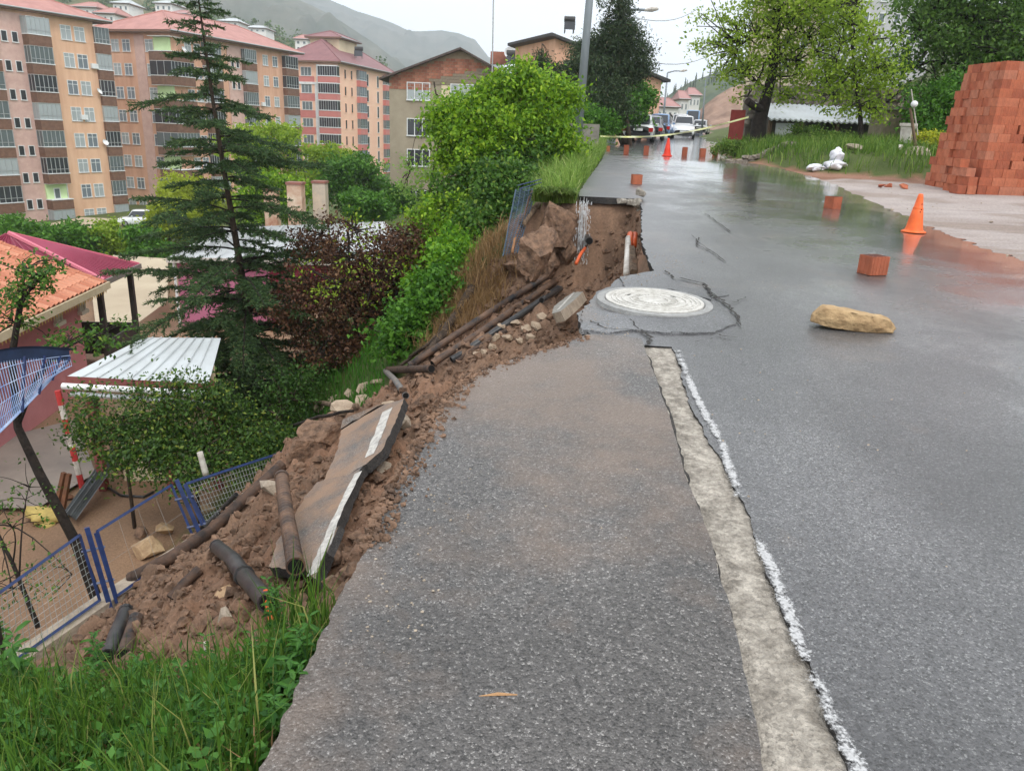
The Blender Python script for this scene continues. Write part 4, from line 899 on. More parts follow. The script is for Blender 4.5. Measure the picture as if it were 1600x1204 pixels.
class Frame:                                   # local frame of a facade: X along it, Y inwards
    def __init__(s, P0, P1): s.P = np.array(P0[:2]); d = np.array(P1[:2]) - s.P; s.L = np.hypot(*d); s.u = d / s.L; s.n = np.array([-s.u[1], s.u[0]]); s.rz = math.atan2(s.u[1], s.u[0])
    def front(s, px, py):
        d = ray(px, py); A = np.array([[d[0], -s.u[0]], [d[1], -s.u[1]]]); t, k = np.linalg.solve(A, s.P - CAM[:2]); return k, EYE + d[2] * t
    def end(s, px, py):
        d = ray(px, py); A = np.array([[d[0], -s.n[0]], [d[1], -s.n[1]]]); t, k = np.linalg.solve(A, s.P - CAM[:2]); return k, EYE + d[2] * t
FH = 3.0
# --- block 1, far left
f1 = Frame(aty(45, 20, 94), aty(180, 40, 104)); ZE = 11.8; x_end = f1.front(147, 60)[0]; zb = ZE - 8.25 * FH; z0b = -14.5
r1 = thing('apartment_block', 'orange apartment block at the left border with pink tiled stair strip and glazed balconies', 'building', (f1.P[0], f1.P[1], z0b), f1.rz); dz = -z0b
def Lz(z): return z - z0b
xs = -26.0
MB().box((xs, 0, 0), (x_end, 13, Lz(ZE))).build('wall', W_ORANGE, r1, local=True)
hip_roof(r1, xs, x_end + 1.2, 0, 13, Lz(ZE) + .28, 3.0, R_PINK)
s_l, s_r = f1.front(-14, 25)[0], f1.front(33, 25)[0]
MB().box((s_l, -.12, 2), (s_r, .02, Lz(ZE) - .3)).build('stair_strip', W_PINKTILE, r1, local=True)
f1o = Frame(f1.P - f1.n * 1.2, f1.P - f1.n * 1.2 + f1.u); bal = (f1o.front(42, 40)[0], f1o.front(79, 50)[0]); bal2 = (bal[0] - (bal[1] - s_l) - 1.0, s_l - .35)
wx = [f1.front(102, 47)[0], f1.front(123, 48)[0]]; sx_ = [f1.front(2, 38)[0], f1.front(19, 40)[0]]
rg = np.random.default_rng(4)
for k in range(9):
    zf = ZE - .32 - FH * (k + 1)
    for x in wx: window(r1, x, Lz(zf + 1.72), 1.35, 1.62, glass=[G_LIGHT, G_CURT][rg.integers(2)])
    for x in sx_: window(r1, x, Lz(zf + .55), .72, 1.15, mull=0, tr=0, glass=G_DARK, at=-.12)
    for i, bb in enumerate((bal, bal2)):
        inn = W_GREEN if rg.random() < .35 else None
        balcony(r1, bb[0], bb[1], Lz(zf), -1.2, .35, glass=[G_DARK, G_MID, G_MID, G_CURT][rg.integers(4)], inner=inn, glazed=inn is None, bars=5)
    balcony(r1, x_end - .1, x_end + 1.9, Lz(zf), -.35, 3.2, glass=[G_DARK, G_MID, G_CURT][rg.integers(3)], bars=4, glazed=True)
MB().box((bal[1] + .15, -.09, 2), (bal[1] + .27, -.01, Lz(ZE) - .3)).build('downpipe', W_WHITE, r1, local=True)
# --- block 2, behind the conifer
f2 = Frame(aty(265, 50, 110), aty(460, 82, 137)); r2 = thing('apartment_block', 'orange apartment block with corner balconies seen behind the tall conifer', 'building', (f2.P[0], f2.P[1], z0b), f2.rz)
D2 = f2.end(150, 52)[0]; L2 = f2.front(452, 82)[0]
MB().box((0, 0, 0), (L2, D2, Lz(ZE))).build('wall', W_ORANGE2, r2, local=True)
hip_roof(r2, 0, L2 + 1.5, 0, D2, Lz(ZE) + .28, 3.2, R_PINK, over=1.1)
ex = [f2.end(180, 70)[0], f2.end(197, 68)[0], f2.end(233, 70)[0]]
fx = [f2.front(p, 75)[0] for p in (293, 307, 413, 428)]; st2 = [f2.front(p, 85)[0] for p in (361, 369)]
f2o = Frame(f2.P - f2.n * .8, f2.P - f2.n * .8 + f2.u); bl_ = [(f2o.front(322, 80)[0], f2o.front(346, 85)[0]), (f2o.front(383, 88)[0], f2o.front(401, 90)[0])]
strip_a = f2.end(218, 70)[0]
MB().box((-.10, strip_a - .8, 2), (.02, strip_a + .8, Lz(ZE) - .3)).build('pilaster', W_PINKTILE, r2, local=True)
MB().box((st2[0] - 1.0, -.10, 2), (st2[1] + 1.0, .02, Lz(ZE) - .3)).build('stair_strip', W_PINKTILE, r2, local=True)
for k in range(9):
    zf = ZE - .32 - FH * (k + 1)
    for y in ex: window(r2, y, Lz(zf + 1.72), 1.3, 1.55, face='end', glass=[G_LIGHT, G_CURT][rg.integers(2)])
    for x in fx: window(r2, x, Lz(zf + 1.72), 1.3, 1.55, glass=[G_LIGHT, G_CURT][rg.integers(2)])
    for x in st2: window(r2, x, Lz(zf + .6), .7, 1.1, mull=0, tr=0, glass=G_DARK, at=-.10)
    inn = W_GREEN if k in (0, 2, 5) else None
    balcony(r2, -1.3, 3.0, Lz(zf), -1.0, 2.6, inner=None, glazed=inn is None, glass=[G_DARK, G_DARK, G_MID][rg.integers(3)], bars=7)
    if inn is not None: MB().box((-.4, -.02, Lz(zf) + 1.1), (-.06, 2.5, Lz(zf) + 2.7)).build('recess_wall', inn, r2, local=True)
    for bb in bl_: balcony(r2, bb[0], bb[1], Lz(zf), -.8, .3, glass=[G_DARK, G_MID, G_CURT, G_MID][rg.integers(4)], bars=6)
    balcony(r2, L2 - 2.2, L2 + 1.2, Lz(zf), -.8, 2.0, glass=[G_DARK, G_MID, G_CURT][rg.integers(3)], bars=5)
# --- block 3
f3 = Frame(aty(528, 97, 153), aty(612, 115, 182)); r3 = thing('apartment_block', 'peach apartment block with rose balcony panels and maroon roof', 'building', (f3.P[0], f3.P[1], z0b), f3.rz)
D3 = f3.end(440, 97)[0]; L3 = f3.L
MB().box((0, 0, 0), (L3, D3, Lz(ZE))).build('wall', W_PEACH, r3, local=True)
hip_roof(r3, 0, L3, 0, D3, Lz(ZE) + .28, 4.2, R_MAROON, over=1.0)
MB().box((8, 3, Lz(ZE) + 2.5), (17, 9, Lz(ZE) + 4.9)).build('penthouse', W_CREAM, r3, local=True); hip_roof(r3, 8, 17, 3, 9, Lz(ZE) + 5.2, 1.4, R_MAROON, over=.8, name='penthouse_roof')
we = f3.end(479, 130)[0]; bw = (f3.end(533, 120)[0] + .4, f3.end(500, 120)[0]); pil = f3.end(497, 120)[0]
for y in (we - 1.9, we + 1.9): MB().box((-.16, y - .22, 2), (.02, y + .22, Lz(ZE) - 3.4)).build('white_pilaster', W_WHITE, r3, local=True)
MB().box((-.20, pil - .25, 2), (.02, pil + .25, Lz(ZE) - .3)).build('white_pilaster', W_WHITE, r3, local=True)
MB().box((-.18, we - 2.1, Lz(ZE) - 3.8), (.02, D3, Lz(ZE) - 3.38)).build('white_band', W_WHITE, r3, local=True)
sm = [f3.front(p, 120)[0] for p in (539, 549)]; dr_ = [f3.front(p, 125)[0] for p in (574, 590)]; bay = [(f3.front(557, 120)[0], f3.front(568, 122)[0]), (f3.front(598, 126)[0], f3.front(607, 128)[0])]
for k in range(9):
    zf = ZE - .32 - FH * (k + 1)
    window(r3, we, Lz(zf + 1.75), 2.1, 1.55, face='end', mull=2, tr=0, frame=W_WHITE, glass=G_MID)
    if k > 0: MB().box((-.06, we - 1.6, Lz(zf + 2.62)), (.02, we + 1.6, Lz(zf + 3.92))).build('rose_panel', W_ROSE, r3, local=True)
    # corner balcony on the end wall
    b = MB().box((-1.1, bw[0], Lz(zf - .1)), (.3, bw[1], Lz(zf + .95))).build('balcony', W_ROSE, r3, local=True)
    MB().box((-1.16, bw[0] - .05, Lz(zf + .951)), (.3, bw[1] + .05, Lz(zf + 1.1))).build('rail_cap', W_WHITE, b, local=True)
    MB().box((-1.0, bw[0] + .05, Lz(zf + 1.101)), (.3, bw[1] - .05, Lz(zf + 2.7))).build('glazing', G_DARK, b, local=True)
    g = MB()
    for y in np.linspace(bw[0] + .05, bw[1] - .05, 9): g.box((-1.06, y - .04, Lz(zf + 1.101)), (-1.003, y + .04, Lz(zf + 2.7)))
    g.build('mullions', W_SIDING, b, local=True)
    MB().box((-1.12, bw[0], Lz(zf + 2.701)), (.3, bw[1], Lz(zf + 2.88))).build('lintel', W_WHITE, b, local=True)
    for x in sm: window(r3, x, Lz(zf + 1.65), .9, 1.7, mull=0, tr=0, frame=W_PEACH, glass=G_DARK)
    for x in dr_: window(r3, x, Lz(zf + 1.3), 1.1, 2.3, mull=0, tr=0, frame=W_WHITE, glass=G_DARK)
    for bb in bay: balcony(r3, bb[0], bb[1], Lz(zf), -.7, .2, par=W_ROSE, glass=[G_MID, G_LIGHT][rg.integers(2)], bars=3)
# clutter on the facades: split units, dishes
acm = MB().box((-.42, -.34, -.28), (.42, -.02, .28)).mesh('air_conditioner'); acm.materials.append(W_WHITE)
dm_ = MB().lathe([(0, .0), (.15, .03), (.3, .1), (.4, .2)], 12).mesh('satellite_dish'); dm_.materials.append(W_WHITE)
rg = np.random.default_rng(91)
for rt, xs_l in ((r1, [wx[0] - 1.4, (wx[0] + wx[1]) / 2, wx[1] + 1.4]), (r2, [fx[0] - 1.3, fx[1] + 1.3, fx[2] - 1.3, fx[3] + 1.2])):
    for k in range(8):
        for x in xs_l:
            if rg.random() < .28:
                o = obj('air_conditioner', acm, None, rt); o.location = (x, 0, Lz(ZE - .32 - FH * (k + 1) + 1.0 + rg.uniform(0, .4)))
            elif rg.random() < .16:
                o = obj('satellite_dish', dm_, None, rt); o.location = (x, -.35, Lz(ZE - .32 - FH * (k + 1) + 1.4)); o.rotation_euler = (1.0, 0, rg.uniform(-.5, .5))
# --- grey unfinished house with brick gable
Yh = 70; hl, hr, ha = aty(608, 112, Yh), aty(806, 112, Yh), aty(720, 76, Yh); zhb = -8.0
f4 = Frame(hl, hr); r4 = thing('gable_house', 'unfinished grey house with red brick gable and white windows', 'house', (hl[0], hl[1], zhb), f4.rz); L4 = f4.L; xa = f4.front(720, 76)[0]
ze4 = hl[2] - zhb; za4 = ha[2] - zhb
MB().box((0, 0, 0), (L4, 9, ze4 - .9)).build('wall', W_GREYP, r4, local=True)
xc = f4.front(690, 120)[0]
MB().box((xc, -.05, ze4 - 4.2), (L4 - .05, .02, ze4 - .91)).build('cream_wall', W_CREAM, r4, local=True)
g = MB(); pts = [(0, ze4 - .9), (L4, ze4 - .9), (L4, ze4 - .15), (xa, za4 - .15), (0, ze4 - .15)]
g.poly([(x, 0, z) for x, z in pts]); g.poly([(x, 9, z) for x, z in pts][::-1]); 
for (xa_, z1), (xb_, z2) in zip(pts, pts[1:] + pts[:1]): g.quad((xa_, 0, z1), (xa_, 9, z1), (xb_, 9, z2), (xb_, 0, z2))
g.build('gable', M('block_gable', S(164, 146, 124), S(138, 122, 102), scale=2, rough=.9), r4, local=True)
# brick courses of the gable, each brick its own piece
BR_FAR = [M('gable_brick_%d' % i, S(*c), S(*[int(v * .85) for v in c]), scale=2, rough=.85) for i, c in enumerate(((176, 116, 92), (160, 104, 84), (186, 128, 104)))]
GREYB = M('gable_block', S(150, 138, 120), S(128, 116, 100), scale=3, rough=.9)
bmesh_far = MB().box((0, -.035, 0), (.37, .0, .21)).mesh('brick')
nb = 0
for j in range(11):
    z = ze4 - 1.35 + j * .235
    for i in range(int(L4 / .40)):
        x = i * .40 + (.2 if j % 2 else 0)
        zt = za4 - .2 - abs(x + .19 - xa) * ((za4 - ze4) / (xa if x < xa else L4 - xa))
        if x + .37 > L4 - .1 or z + .24 > zt - .12: continue
        isred = (x < xc * .95 + 1.2 * (j - 4) * .8 and j > 1) or (x < 3.4 and j <= 3)
        if not isred and j < 2: continue
        o = obj('brick', meshmat(bmesh_far, BR_FAR[(i * 7 + j * 3) % 3] if isred else GREYB), None, r4); o.location = (x, -.02 if j < 4 and not isred else -.005, z); nb += 1
g = MB(); t_ = .16; ov = .7
for (p, q) in (((-.75, ze4 - .55), (xa, za4 + .05)), ((xa, za4 + .05), (L4 + .75, ze4 - .55))):
    g.quad((p[0], -ov, p[1]), (q[0], -ov, q[1]), (q[0], 9.6, q[1]), (p[0], 9.6, p[1])); g.quad((p[0], -ov, p[1] - t_), (p[0], 9.6, p[1] - t_), (q[0], 9.6, q[1] - t_), (q[0], -ov, q[1] - t_))
    g.quad((p[0], -ov, p[1] - t_), (q[0], -ov, q[1] - t_), (q[0], -ov, q[1]), (p[0], -ov, p[1]))
rf = g.build('roof', M('dark_roof_edge', S(70, 60, 56), S(96, 82, 76), scale=2), r4, local=True)
MB().box((xa + 2.4, 2.5, za4 - .9), (xa + 3.9, 3.3, za4 + .1)).build('chimney', BR_FAR[1], rf, local=True)
for k, zc in enumerate((f4.front(653, 143)[1], f4.front(653, 199)[1], f4.front(655, 228)[1] - 1.0)):
    window(r4, f4.front(654, 143)[0], zc - zhb, 2.0, 1.45, mull=2, tr=0, glass=G_CURT if k == 0 else G_DARK)
    window(r4, f4.front(724, 143)[0], zc - zhb, 2.2, 1.45, mull=2, tr=0, glass=G_CURT, at=-.06)
window(r4, f4.front(650, 310)[0], f4.front(650, 312)[1] - zhb, 2.0, 1.7, mull=1, tr=0, glass=G_DARK)
# thin mast, dish and water heater on that roof
p = aty(771, 0, 64); q = aty(769, 132, 64); d = p - q; o = MB().tube([q - np.array([0, 0, .6]), p + d * .4], .05, 6).build('antenna_mast', W_SIDING); tag(o, 'tall thin metal mast in front of the gable house', 'mast')
C_DARK = M('dark_metal', S(48, 48, 50), S(70, 68, 66), scale=3, rough=.6)
def heater(label, px, y, s=1.0):
    c = aty(px[0], px[1], y); r = thing('water_heater', label, 'water heater', tuple(c), group='roof water heaters')
    MB().tube([c + np.array([-.5 * s, 0, 1.15 * s]), c + np.array([.5 * s, 0, 1.15 * s])], .26 * s, 10).build('tank', C_DARK, r)
    MB().box((c[0] - .5 * s, c[1] - .5 * s, c[2] + .25 * s), (c[0] + .5 * s, c[1] - .42 * s, c[2] + .9 * s)).build('collector', G_DARK, r)
    for sx2 in (-.4, .4):
        MB().tube([c + np.array([sx2 * s, -.5 * s, 0]), c + np.array([sx2 * s, 0, 1.1 * s])], .04, 5).build('leg', C_DARK, r); MB().tube([c + np.array([sx2 * s, .4 * s, 0]), c + np.array([sx2 * s, 0, 1.1 * s])], .04, 5).build('leg', C_DARK, r)
heater('solar water heater at the right eave of the gable house', (800, 106), 72, 1.0)
heater('solar water heater on the maroon roof of the peach block', (561, 92), 166, 1.6)
c = aty(797, 86, 72); g = MB().lathe([(0, .0), (.2, .02), (.45, .12), (.6, .25)], 16); o = g.build('satellite_dish', W_WHITE, loc=(0, 0, 0)); o.location = c; o.rotation_euler = (1.1, 0, .3); tag(o, 'white satellite dish above the gable house roof', 'dish')
# --- orange house behind the pines
Yo = 60; a, b_ = aty(868, 58, Yo), aty(935, 62, Yo); f5 = Frame(a, aty(1000, 60, Yo + 2.5)); zo = 0.0
r5 = thing('orange_house', 'orange rendered house with sloping roof behind the dark pines', 'house', (f5.P[0], f5.P[1], zo), f5.rz); h0 = a[2] - zo
g = MB(); L5 = 9.0; g.poly([(0, 0, 0), (L5, 0, 0), (L5, 0, h0 - 2.4), (0, 0, h0)]); g.poly([(0, 8, 0), (0, 0, 0), (0, 0, h0), (0, 8, h0)]); g.poly([(L5, 0, 0), (L5, 8, 0), (L5, 8, h0 - 2.4), (L5, 0, h0 - 2.4)]); g.poly([(L5, 8, 0), (0, 8, 0), (0, 8, h0), (L5, 8, h0 - 2.4)])
g.build('wall', W_ORANGE2, r5, local=True)
g = MB(); g.quad((-.5, -.5, h0 + .22), (L5 + .5, -.5, h0 - 2.3), (L5 + .5, 8.5, h0 - 2.3), (-.5, 8.5, h0 + .22)); g.quad((-.5, -.5, h0 + .02), (-.5, 8.5, h0 + .02), (L5 + .5, 8.5, h0 - 2.5), (L5 + .5, -.5, h0 - 2.5)); g.quad((-.5, -.5, h0 + .02), (L5 + .5, -.5, h0 - 2.5), (L5 + .5, -.5, h0 - 2.3), (-.5, -.5, h0 + .22)); g.quad((-.5, 8.5, h0 + .02), (-.5, -.5, h0 + .02), (-.5, -.5, h0 + .22), (-.5, 8.5, h0 + .22))
g.build('roof', C_DARK, r5, local=True)
window(r5, 6.4, 3.0, 1.2, 1.2, mull=1, tr=0, glass=G_DARK)
heater('solar water heater on the orange house roof', (889, 52), 62, .8)
p = aty(822, 100, 62); b2 = aty(870, 96, 62); g = MB().box((p[0], p[1], 0), (b2[0] + .5, p[1] + 6, p[2])); o = g.build('low_annexe', M('annexe_wall', S(190, 140, 110), S(170, 120, 96), scale=.6), loc=(p[0], p[1], 0)); tag(o, 'low brownish annexe left of the orange house', 'house')

# ------------------------------------------------------------------ yard houses
W_PINK = M('pink_wall', S(204, 138, 140), S(182, 116, 120), scale=.8, rough=.85, bump=.2, detail=7)
W_CONC = M('yard_concrete', S(186, 172, 146), S(168, 152, 128), scale=.35, rough=.7, detail=6)
R_TILE = [M('roof_tile_%d' % i, S(*c), S(*[int(v * .9) for v in c]), scale=6, rough=.7) for i, c in enumerate(((204, 134, 104), (190, 120, 92), (212, 146, 116)))]
W_ROOFM = M('white_metal_roof', S(192, 198, 200), S(168, 172, 172), scale=.6, rough=.45)
R_MAG = M('magenta_metal_roof', S(158, 66, 90), S(140, 54, 78), scale=.8, rough=.45, spec=.4)
YZ = -5.5
ec = atz(168, 441, -2.75); el = atz(28, 507, -2.75); f6 = Frame(el, ec); L6 = f6.L
ext = 4.0; f6 = Frame(np.array([el[0], el[1]]) - f6.u * ext, ec); L6 = f6.L
r6 = thing('tiled_house', 'pink house with orange tiled roof in the yard at left', 'house', (f6.P[0], f6.P[1], YZ), f6.rz)
he = -2.75 - YZ; ys_ = .55
MB().box((0, ys_, 0), (L6 - .6, 6.5, he - .05)).build('wall', W_PINK, r6, local=True)
slope = .40; depth = 3.6; nrow = 11; ncol = int((L6) / .24)
tile = MB()
prof = [(0, 0), (.04, .035), (.08, .045), (.12, .035), (.16, .0), (.20, -.008), (.235, .0)]; Lt = .36
for (xa_, za_), (xb_, zb_) in zip(prof[:-1], prof[1:]): tile.quad((xa_, 0, za_ + .02), (xb_, 0, zb_ + .02), (xb_, Lt, zb_), (xa_, Lt, za_)); tile.quad((xa_, 0, za_), (xb_, 0, zb_), (xb_, 0, zb_ + .02), (xa_, 0, za_ + .02))
tm = tile.mesh('roof_tile')
rf = MB().quad((0, 0, he + .0), (L6, 0, he + .0), (L6, depth, he + slope * depth), (0, depth, he + slope * depth)); rf.quad((L6, depth, he + slope * depth), (L6, 2 * depth, he), (0, 2 * depth, he), (0, depth, he + slope * depth)); rf.poly([(L6, 0, he), (L6, 2 * depth, he), (L6, depth, he + slope * depth)])
rf = rf.build('roof', R_TILE[1], r6, local=True)
ang = math.atan(slope); nt_ = 0; restV = []; 
vis0 = max(0, ncol - 27)
tmv = [meshmat(tm, R_TILE[i]) for i in range(3)]
for j in range(nrow):
    for i in range(vis0, ncol):
        o = obj('roof_tile', tmv[(i * 5 + j * 3 + (i * j) % 7) % 3], None, rf); o.location = (i * .24, j * .325 * math.cos(ang), he + .03 + j * .325 * math.sin(ang)); o.rotation_euler = (ang, 0, 0)
MB().box((-.02, -.06, he - .16), (L6 + .02, -.005, he + .02)).build('fascia', M('fascia_board', S(206, 190, 160), S(190, 172, 140), scale=3), r6, local=True)
g = MB()
for i in range(int(L6 / .14)):
    x = i * .14; g.poly([(x, -.02, he - .16), (x + .12, -.02, he - .16), (x + .06, -.02, he - .27)])
g.build('valance', M('valance_trim', S(220, 190, 120), S(200, 160, 100), scale=3), r6, local=True)
MB().tube([(L6 * .99, depth, he + slope * depth + .05), (0, depth, he + slope * depth + .05)], .1, 6).build('ridge_cap', R_TILE[0], rf, local=True)
for q in ((88, 493), (125, 476)):
    d = ray(*q); 
    s_, z_ = Frame(f6.P + f6.n * ys_, f6.P + f6.n * ys_ + f6.u).front(*q); window(r6, s_, z_ - YZ, .34, .42, mull=1, tr=0, frame=M('window_trim', S(214, 206, 190)), glass=G_DARK, at=ys_)
# pavilion with magenta roof
pc = atz(222, 419, -2.75); r7 = thing('pavilion', 'open pavilion with ribbed magenta roof beside the tiled house', 'pavilion', (f6.P[0] + f6.u[0] * L6, f6.P[1] + f6.u[1] * L6, YZ), f6.rz)
lp = (np.array(pc[:2]) - (f6.P + f6.u * L6)); LX = float(lp @ f6.u); LX = max(LX, 2.6); hz = he + .05; W7 = 4.6
g = MB(); apx = (LX * .15, W7 * .55, hz + 1.15)
c0, c1, c2, c3 = (.02, .1, hz), (LX, .1, hz), (LX, W7, hz), (.02, W7, hz)
rr_ = MB().poly([c0, c1, apx]).poly([c1, c2, apx]).poly([c2, c3, apx]).poly([c3, c0, apx]).build('roof', R_MAG, r7, local=True)
def ribs(a, b_, ap, n_):
    for i in range(n_ + 1):
        t = i / n_; p = Vector(a) * (1 - t) + Vector(b_) * t; e_ = p + (Vector(ap) - p) * .97
        MB().tube([p + Vector((0, 0, .012)), e_ + Vector((0, 0, .012))], .018, 4).build('roof_rib', R_MAG, rr_, local=True)
ribs(c0, c1, apx, 16); ribs(c3, c0, apx, 10)
MB().tube([c0, apx], .06, 5).build('hip_cap', M('pink_cap', S(206, 120, 136)), rr_, local=True); MB().tube([c1, apx], .05, 5).build('hip_cap', M('pink_cap2', S(196, 96, 116)), rr_, local=True)
MB().box((.0, .04, hz - .14), (LX + .03, .098, hz + .01)).build('fascia', M('grey_fascia', S(120, 112, 106)), r7, local=True); MB().box((LX + .002, .098, hz - .14), (LX + .05, W7, hz + .01)).build('fascia', MATS['grey_fascia'], r7, local=True)
PD = M('dark_wood_panel', S(44, 42, 40), S(64, 60, 56), scale=6, rough=.6)
for x, y in ((LX - .25, .3), (LX - .25, W7 - .3), (.15, .3)): MB().box((x - .07, y - .07, 0), (x + .07, y + .07, hz - .02)).build('post', PD, r7, local=True)
MB().box((.22, .26, .05), (LX - .32, .32, 1.05)).build('parapet', PD, r7, local=True); MB().box((.22, W7 - .32, .05), (LX - .32, W7 - .26, 1.05)).build('parapet', PD, r7, local=True); MB().box((LX - .28, .38, .05), (LX - .22, W7 - .38, 1.05)).build('parapet', PD, r7, local=True)
# beige concrete terrace (setting)
tz = YZ + .25; q = [atz(178, 398, tz), atz(262, 404, tz), atz(262, 470, tz), atz(205, 512, tz), atz(150, 512, tz), atz(140, 430, tz)]
g = MB().prism([(p[0], p[1]) for p in q][::-1], YZ - .3, tz); o = g.build('terrace', W_CONC); kind(o, 'structure', 'pale concrete terrace behind the pavilion')
q = [atz(p[0], p[1], YZ + .03) for p in ((-40, 700), (120, 660), (150, 745), (60, 800), (-60, 800))]
o = MB().poly([(p[0], p[1], YZ + .12 - .0) for p in q][::-1]).build('yard_paving', M('yard_paving', S(120, 112, 106), S(146, 136, 126), scale=.8, rough=.6)); kind(o, 'structure', 'grey concrete paving beside the pink house')
# white-roofed lean-to
zt = -3.05; c = [atz(104, 588, zt), atz(326, 600, zt - .0), atz(345, 528, zt + .45), atz(226, 527, zt + .45)]
r8 = thing('lean_to', 'lean-to with white sheet roof in front of the pink house', 'shed', (c[0][0], c[0][1], YZ))
g = MB().poly(c); rw = g.build('roof', W_ROOFM, r8)
for i in range(1, 9):
    t = i / 9; a_ = c[0] * (1 - t) + c[1] * t; b2 = c[3] * (1 - t) + c[2] * t; MB().tube([a_ + np.array([0, 0, .01]), b2 + np.array([0, 0, .01])], .014, 4).build('roof_seam', W_ROOFM, rw)
g = MB().quad(c[0] + np.array([0, -.02, -.14]), c[1] + np.array([0, -.02, -.14]), c[1] + np.array([0, -.02, .015]), c[0] + np.array([0, -.02, .015])); g.build('fascia', M('maroon_fascia', S(132, 74, 70), S(116, 64, 62), scale=3), r8)
MB().tube([c[0] + np.array([-.05, -.08, -.16]), c[1] + np.array([.05, -.08, -.16])], .06, 8).build('gutter', W_WHITE, r8)
MB().tube([c[0] + np.array([.1, -.09, -.3]), c[1] + np.array([.05, -.09, -.34])], .05, 8).build('gutter', W_SIDING, r8)
bwall = [(c[0] * (1 - t) + c[1] * t) * .55 + (c[3] * (1 - t) + c[2] * t) * .45 for t in (.05, 1)]
g = MB(); 
for (a_, b2) in ((bwall[0], bwall[1]),): g.quad((a_[0], a_[1], YZ), (b2[0], b2[1], YZ), (b2[0], b2[1], b2[2] - .05), (a_[0], a_[1], a_[2] - .05))
g.build('back_wall', W_CREAM, r8)
for t, lb in ((.1, 0), (.62, 1), (.97, 2)):
    p = c[0] * (1 - t) + c[1] * t + np.array([0, .25, 0]); MB().box((p[0] - .07, p[1] - .07, YZ), (p[0] + .07, p[1] + .07, p[2] - .02)).build('pillar', M('maroon_pillar_%d' % lb, S(120, 60, 60), S(150, 90, 84), scale=3), r8)
# red and white post
pb, pt = aty(134, 782, 13.3), aty(90, 610, 13.3); r9 = thing('striped_post', 'leaning red and white painted post before the lean-to', 'post', tuple(pb))
RED = M('red_paint', S(190, 62, 60), S(160, 48, 48), scale=5); d = pt - pb
for i in range(8): MB().tube([pb + d * (i / 8), pb + d * ((i + .996) / 8)], .055, 6).build('painted_band', RED if i % 2 else C_WHITEP, r9)
# long pink house with grey metal roof behind the conifer
W_PINK2 = M('mauve_wall', S(190, 118, 146), S(176, 104, 132), scale=.6, rough=.8); W_MAR = M('maroon_wall', S(150, 54, 76), S(134, 46, 66), scale=.6); R_GREY = M('grey_metal_roof', S(188, 192, 194), S(166, 168, 168), scale=.7, rough=.45)
zq = -3.0; ca, cb, cc, cd = atz(262, 402, zq), atz(610, 408, zq), atz(640, 352, zq + .5), atz(330, 352, zq + .5)
r10 = thing('long_house', 'long mauve and maroon house with grey metal roof behind the conifer', 'house', (ca[0], ca[1], YZ))
ridge0, ridge1 = atz(345, 356, zq + .9), atz(600, 346, zq + .9)
g = MB().quad(ca, cb, ridge1, ridge0); bk = np.array([-.5, 6.5, 0]); g.quad(ridge0, ridge1, cb + bk, ca + bk); g.poly([ca, ridge0, ca + bk]); g.poly([cb, cb + bk, ridge1]); rr2 = g.build('roof', R_GREY, r10)
for i in range(1, 14):
    t = i / 14; a_ = ca * (1 - t) + cb * t; b2 = ridge0 * (1 - t) + ridge1 * t; MB().tube([a_ + np.array([0, 0, .01]), b2 + np.array([0, 0, .01])], .02, 4).build('roof_seam', R_GREY, rr2)
up = np.array([0, .35, -.06]); m1_ = ca * .55 + cb * .45
def wallq(a_, b2, top=0, mat=None, nm='wall', y=.3):
    return MB().quad((a_[0] + .15, a_[1] + y, YZ), (b2[0] - .15, b2[1] + y, YZ), (b2[0] - .15, b2[1] + y, b2[2] - .02), (a_[0] + .15, a_[1] + y, a_[2] - .02)).build(nm, mat, r10)
wallq(ca, m1_, mat=W_PINK2); wallq(m1_ + np.array([-.3, 0, 0]), cb, mat=W_MAR); MB().quad((ca[0] + .15, ca[1] + .3, YZ), (ca[0] + .15, ca[1] + .3, ca[2]), (ca[0] - .3, ca[1] + 6.2, ca[2]), (ca[0] - .3, ca[1] + 6.2, YZ)).build('end_wall', W_PINK2, r10)
MB().quad(ca + np.array([-.05, -.03, -.18]), cb + np.array([0, -.03, -.18]), cb + np.array([0, -.03, .01]), ca + np.array([-.05, -.03, .01])).build('fascia', C_WHITEP, r10); MB().tube([ca + np.array([.1, .2, -.1]), (ca[0] + .1, ca[1] + .2, YZ)], .05, 6).build('downpipe', W_WHITE, r10)
for i, (q, w) in enumerate((((462, 320), 22), ((500, 318), 20), ((424, 330), 20))):
    a_ = aty(q[0], q[1] - 32, 34.5 + i); b2 = aty(q[0], q[1] + 20, 34.5 + i); r = thing('chimney', ['weathered cream chimney with rust-red streak', 'pale grey chimney right of the streaked chimney', 'chimney half hidden in the conifer branches'][i], 'chimney', tuple(b2), group='chimneys of the long house')
    ww = w / 1203 * 34.5 * .5; MB().box((a_[0] - ww, a_[1] - ww, b2[2] - .6), (a_[0] + ww, a_[1] + ww, a_[2])).build('shaft', M('chimney_render_%d' % i, S(206, 188, 166), S(168, 120, 96) if i != 1 else S(172, 162, 150), scale=1.6, detail=6), r)
    MB().box((a_[0] - ww * 1.12, a_[1] - ww * 1.12, a_[2]), (a_[0] + ww * 1.12, a_[1] + ww * 1.12, a_[2] + .10)).build('cap', M('chimney_cap_%d' % i, S(150, 96, 84), S(120, 90, 80), scale=4), r)
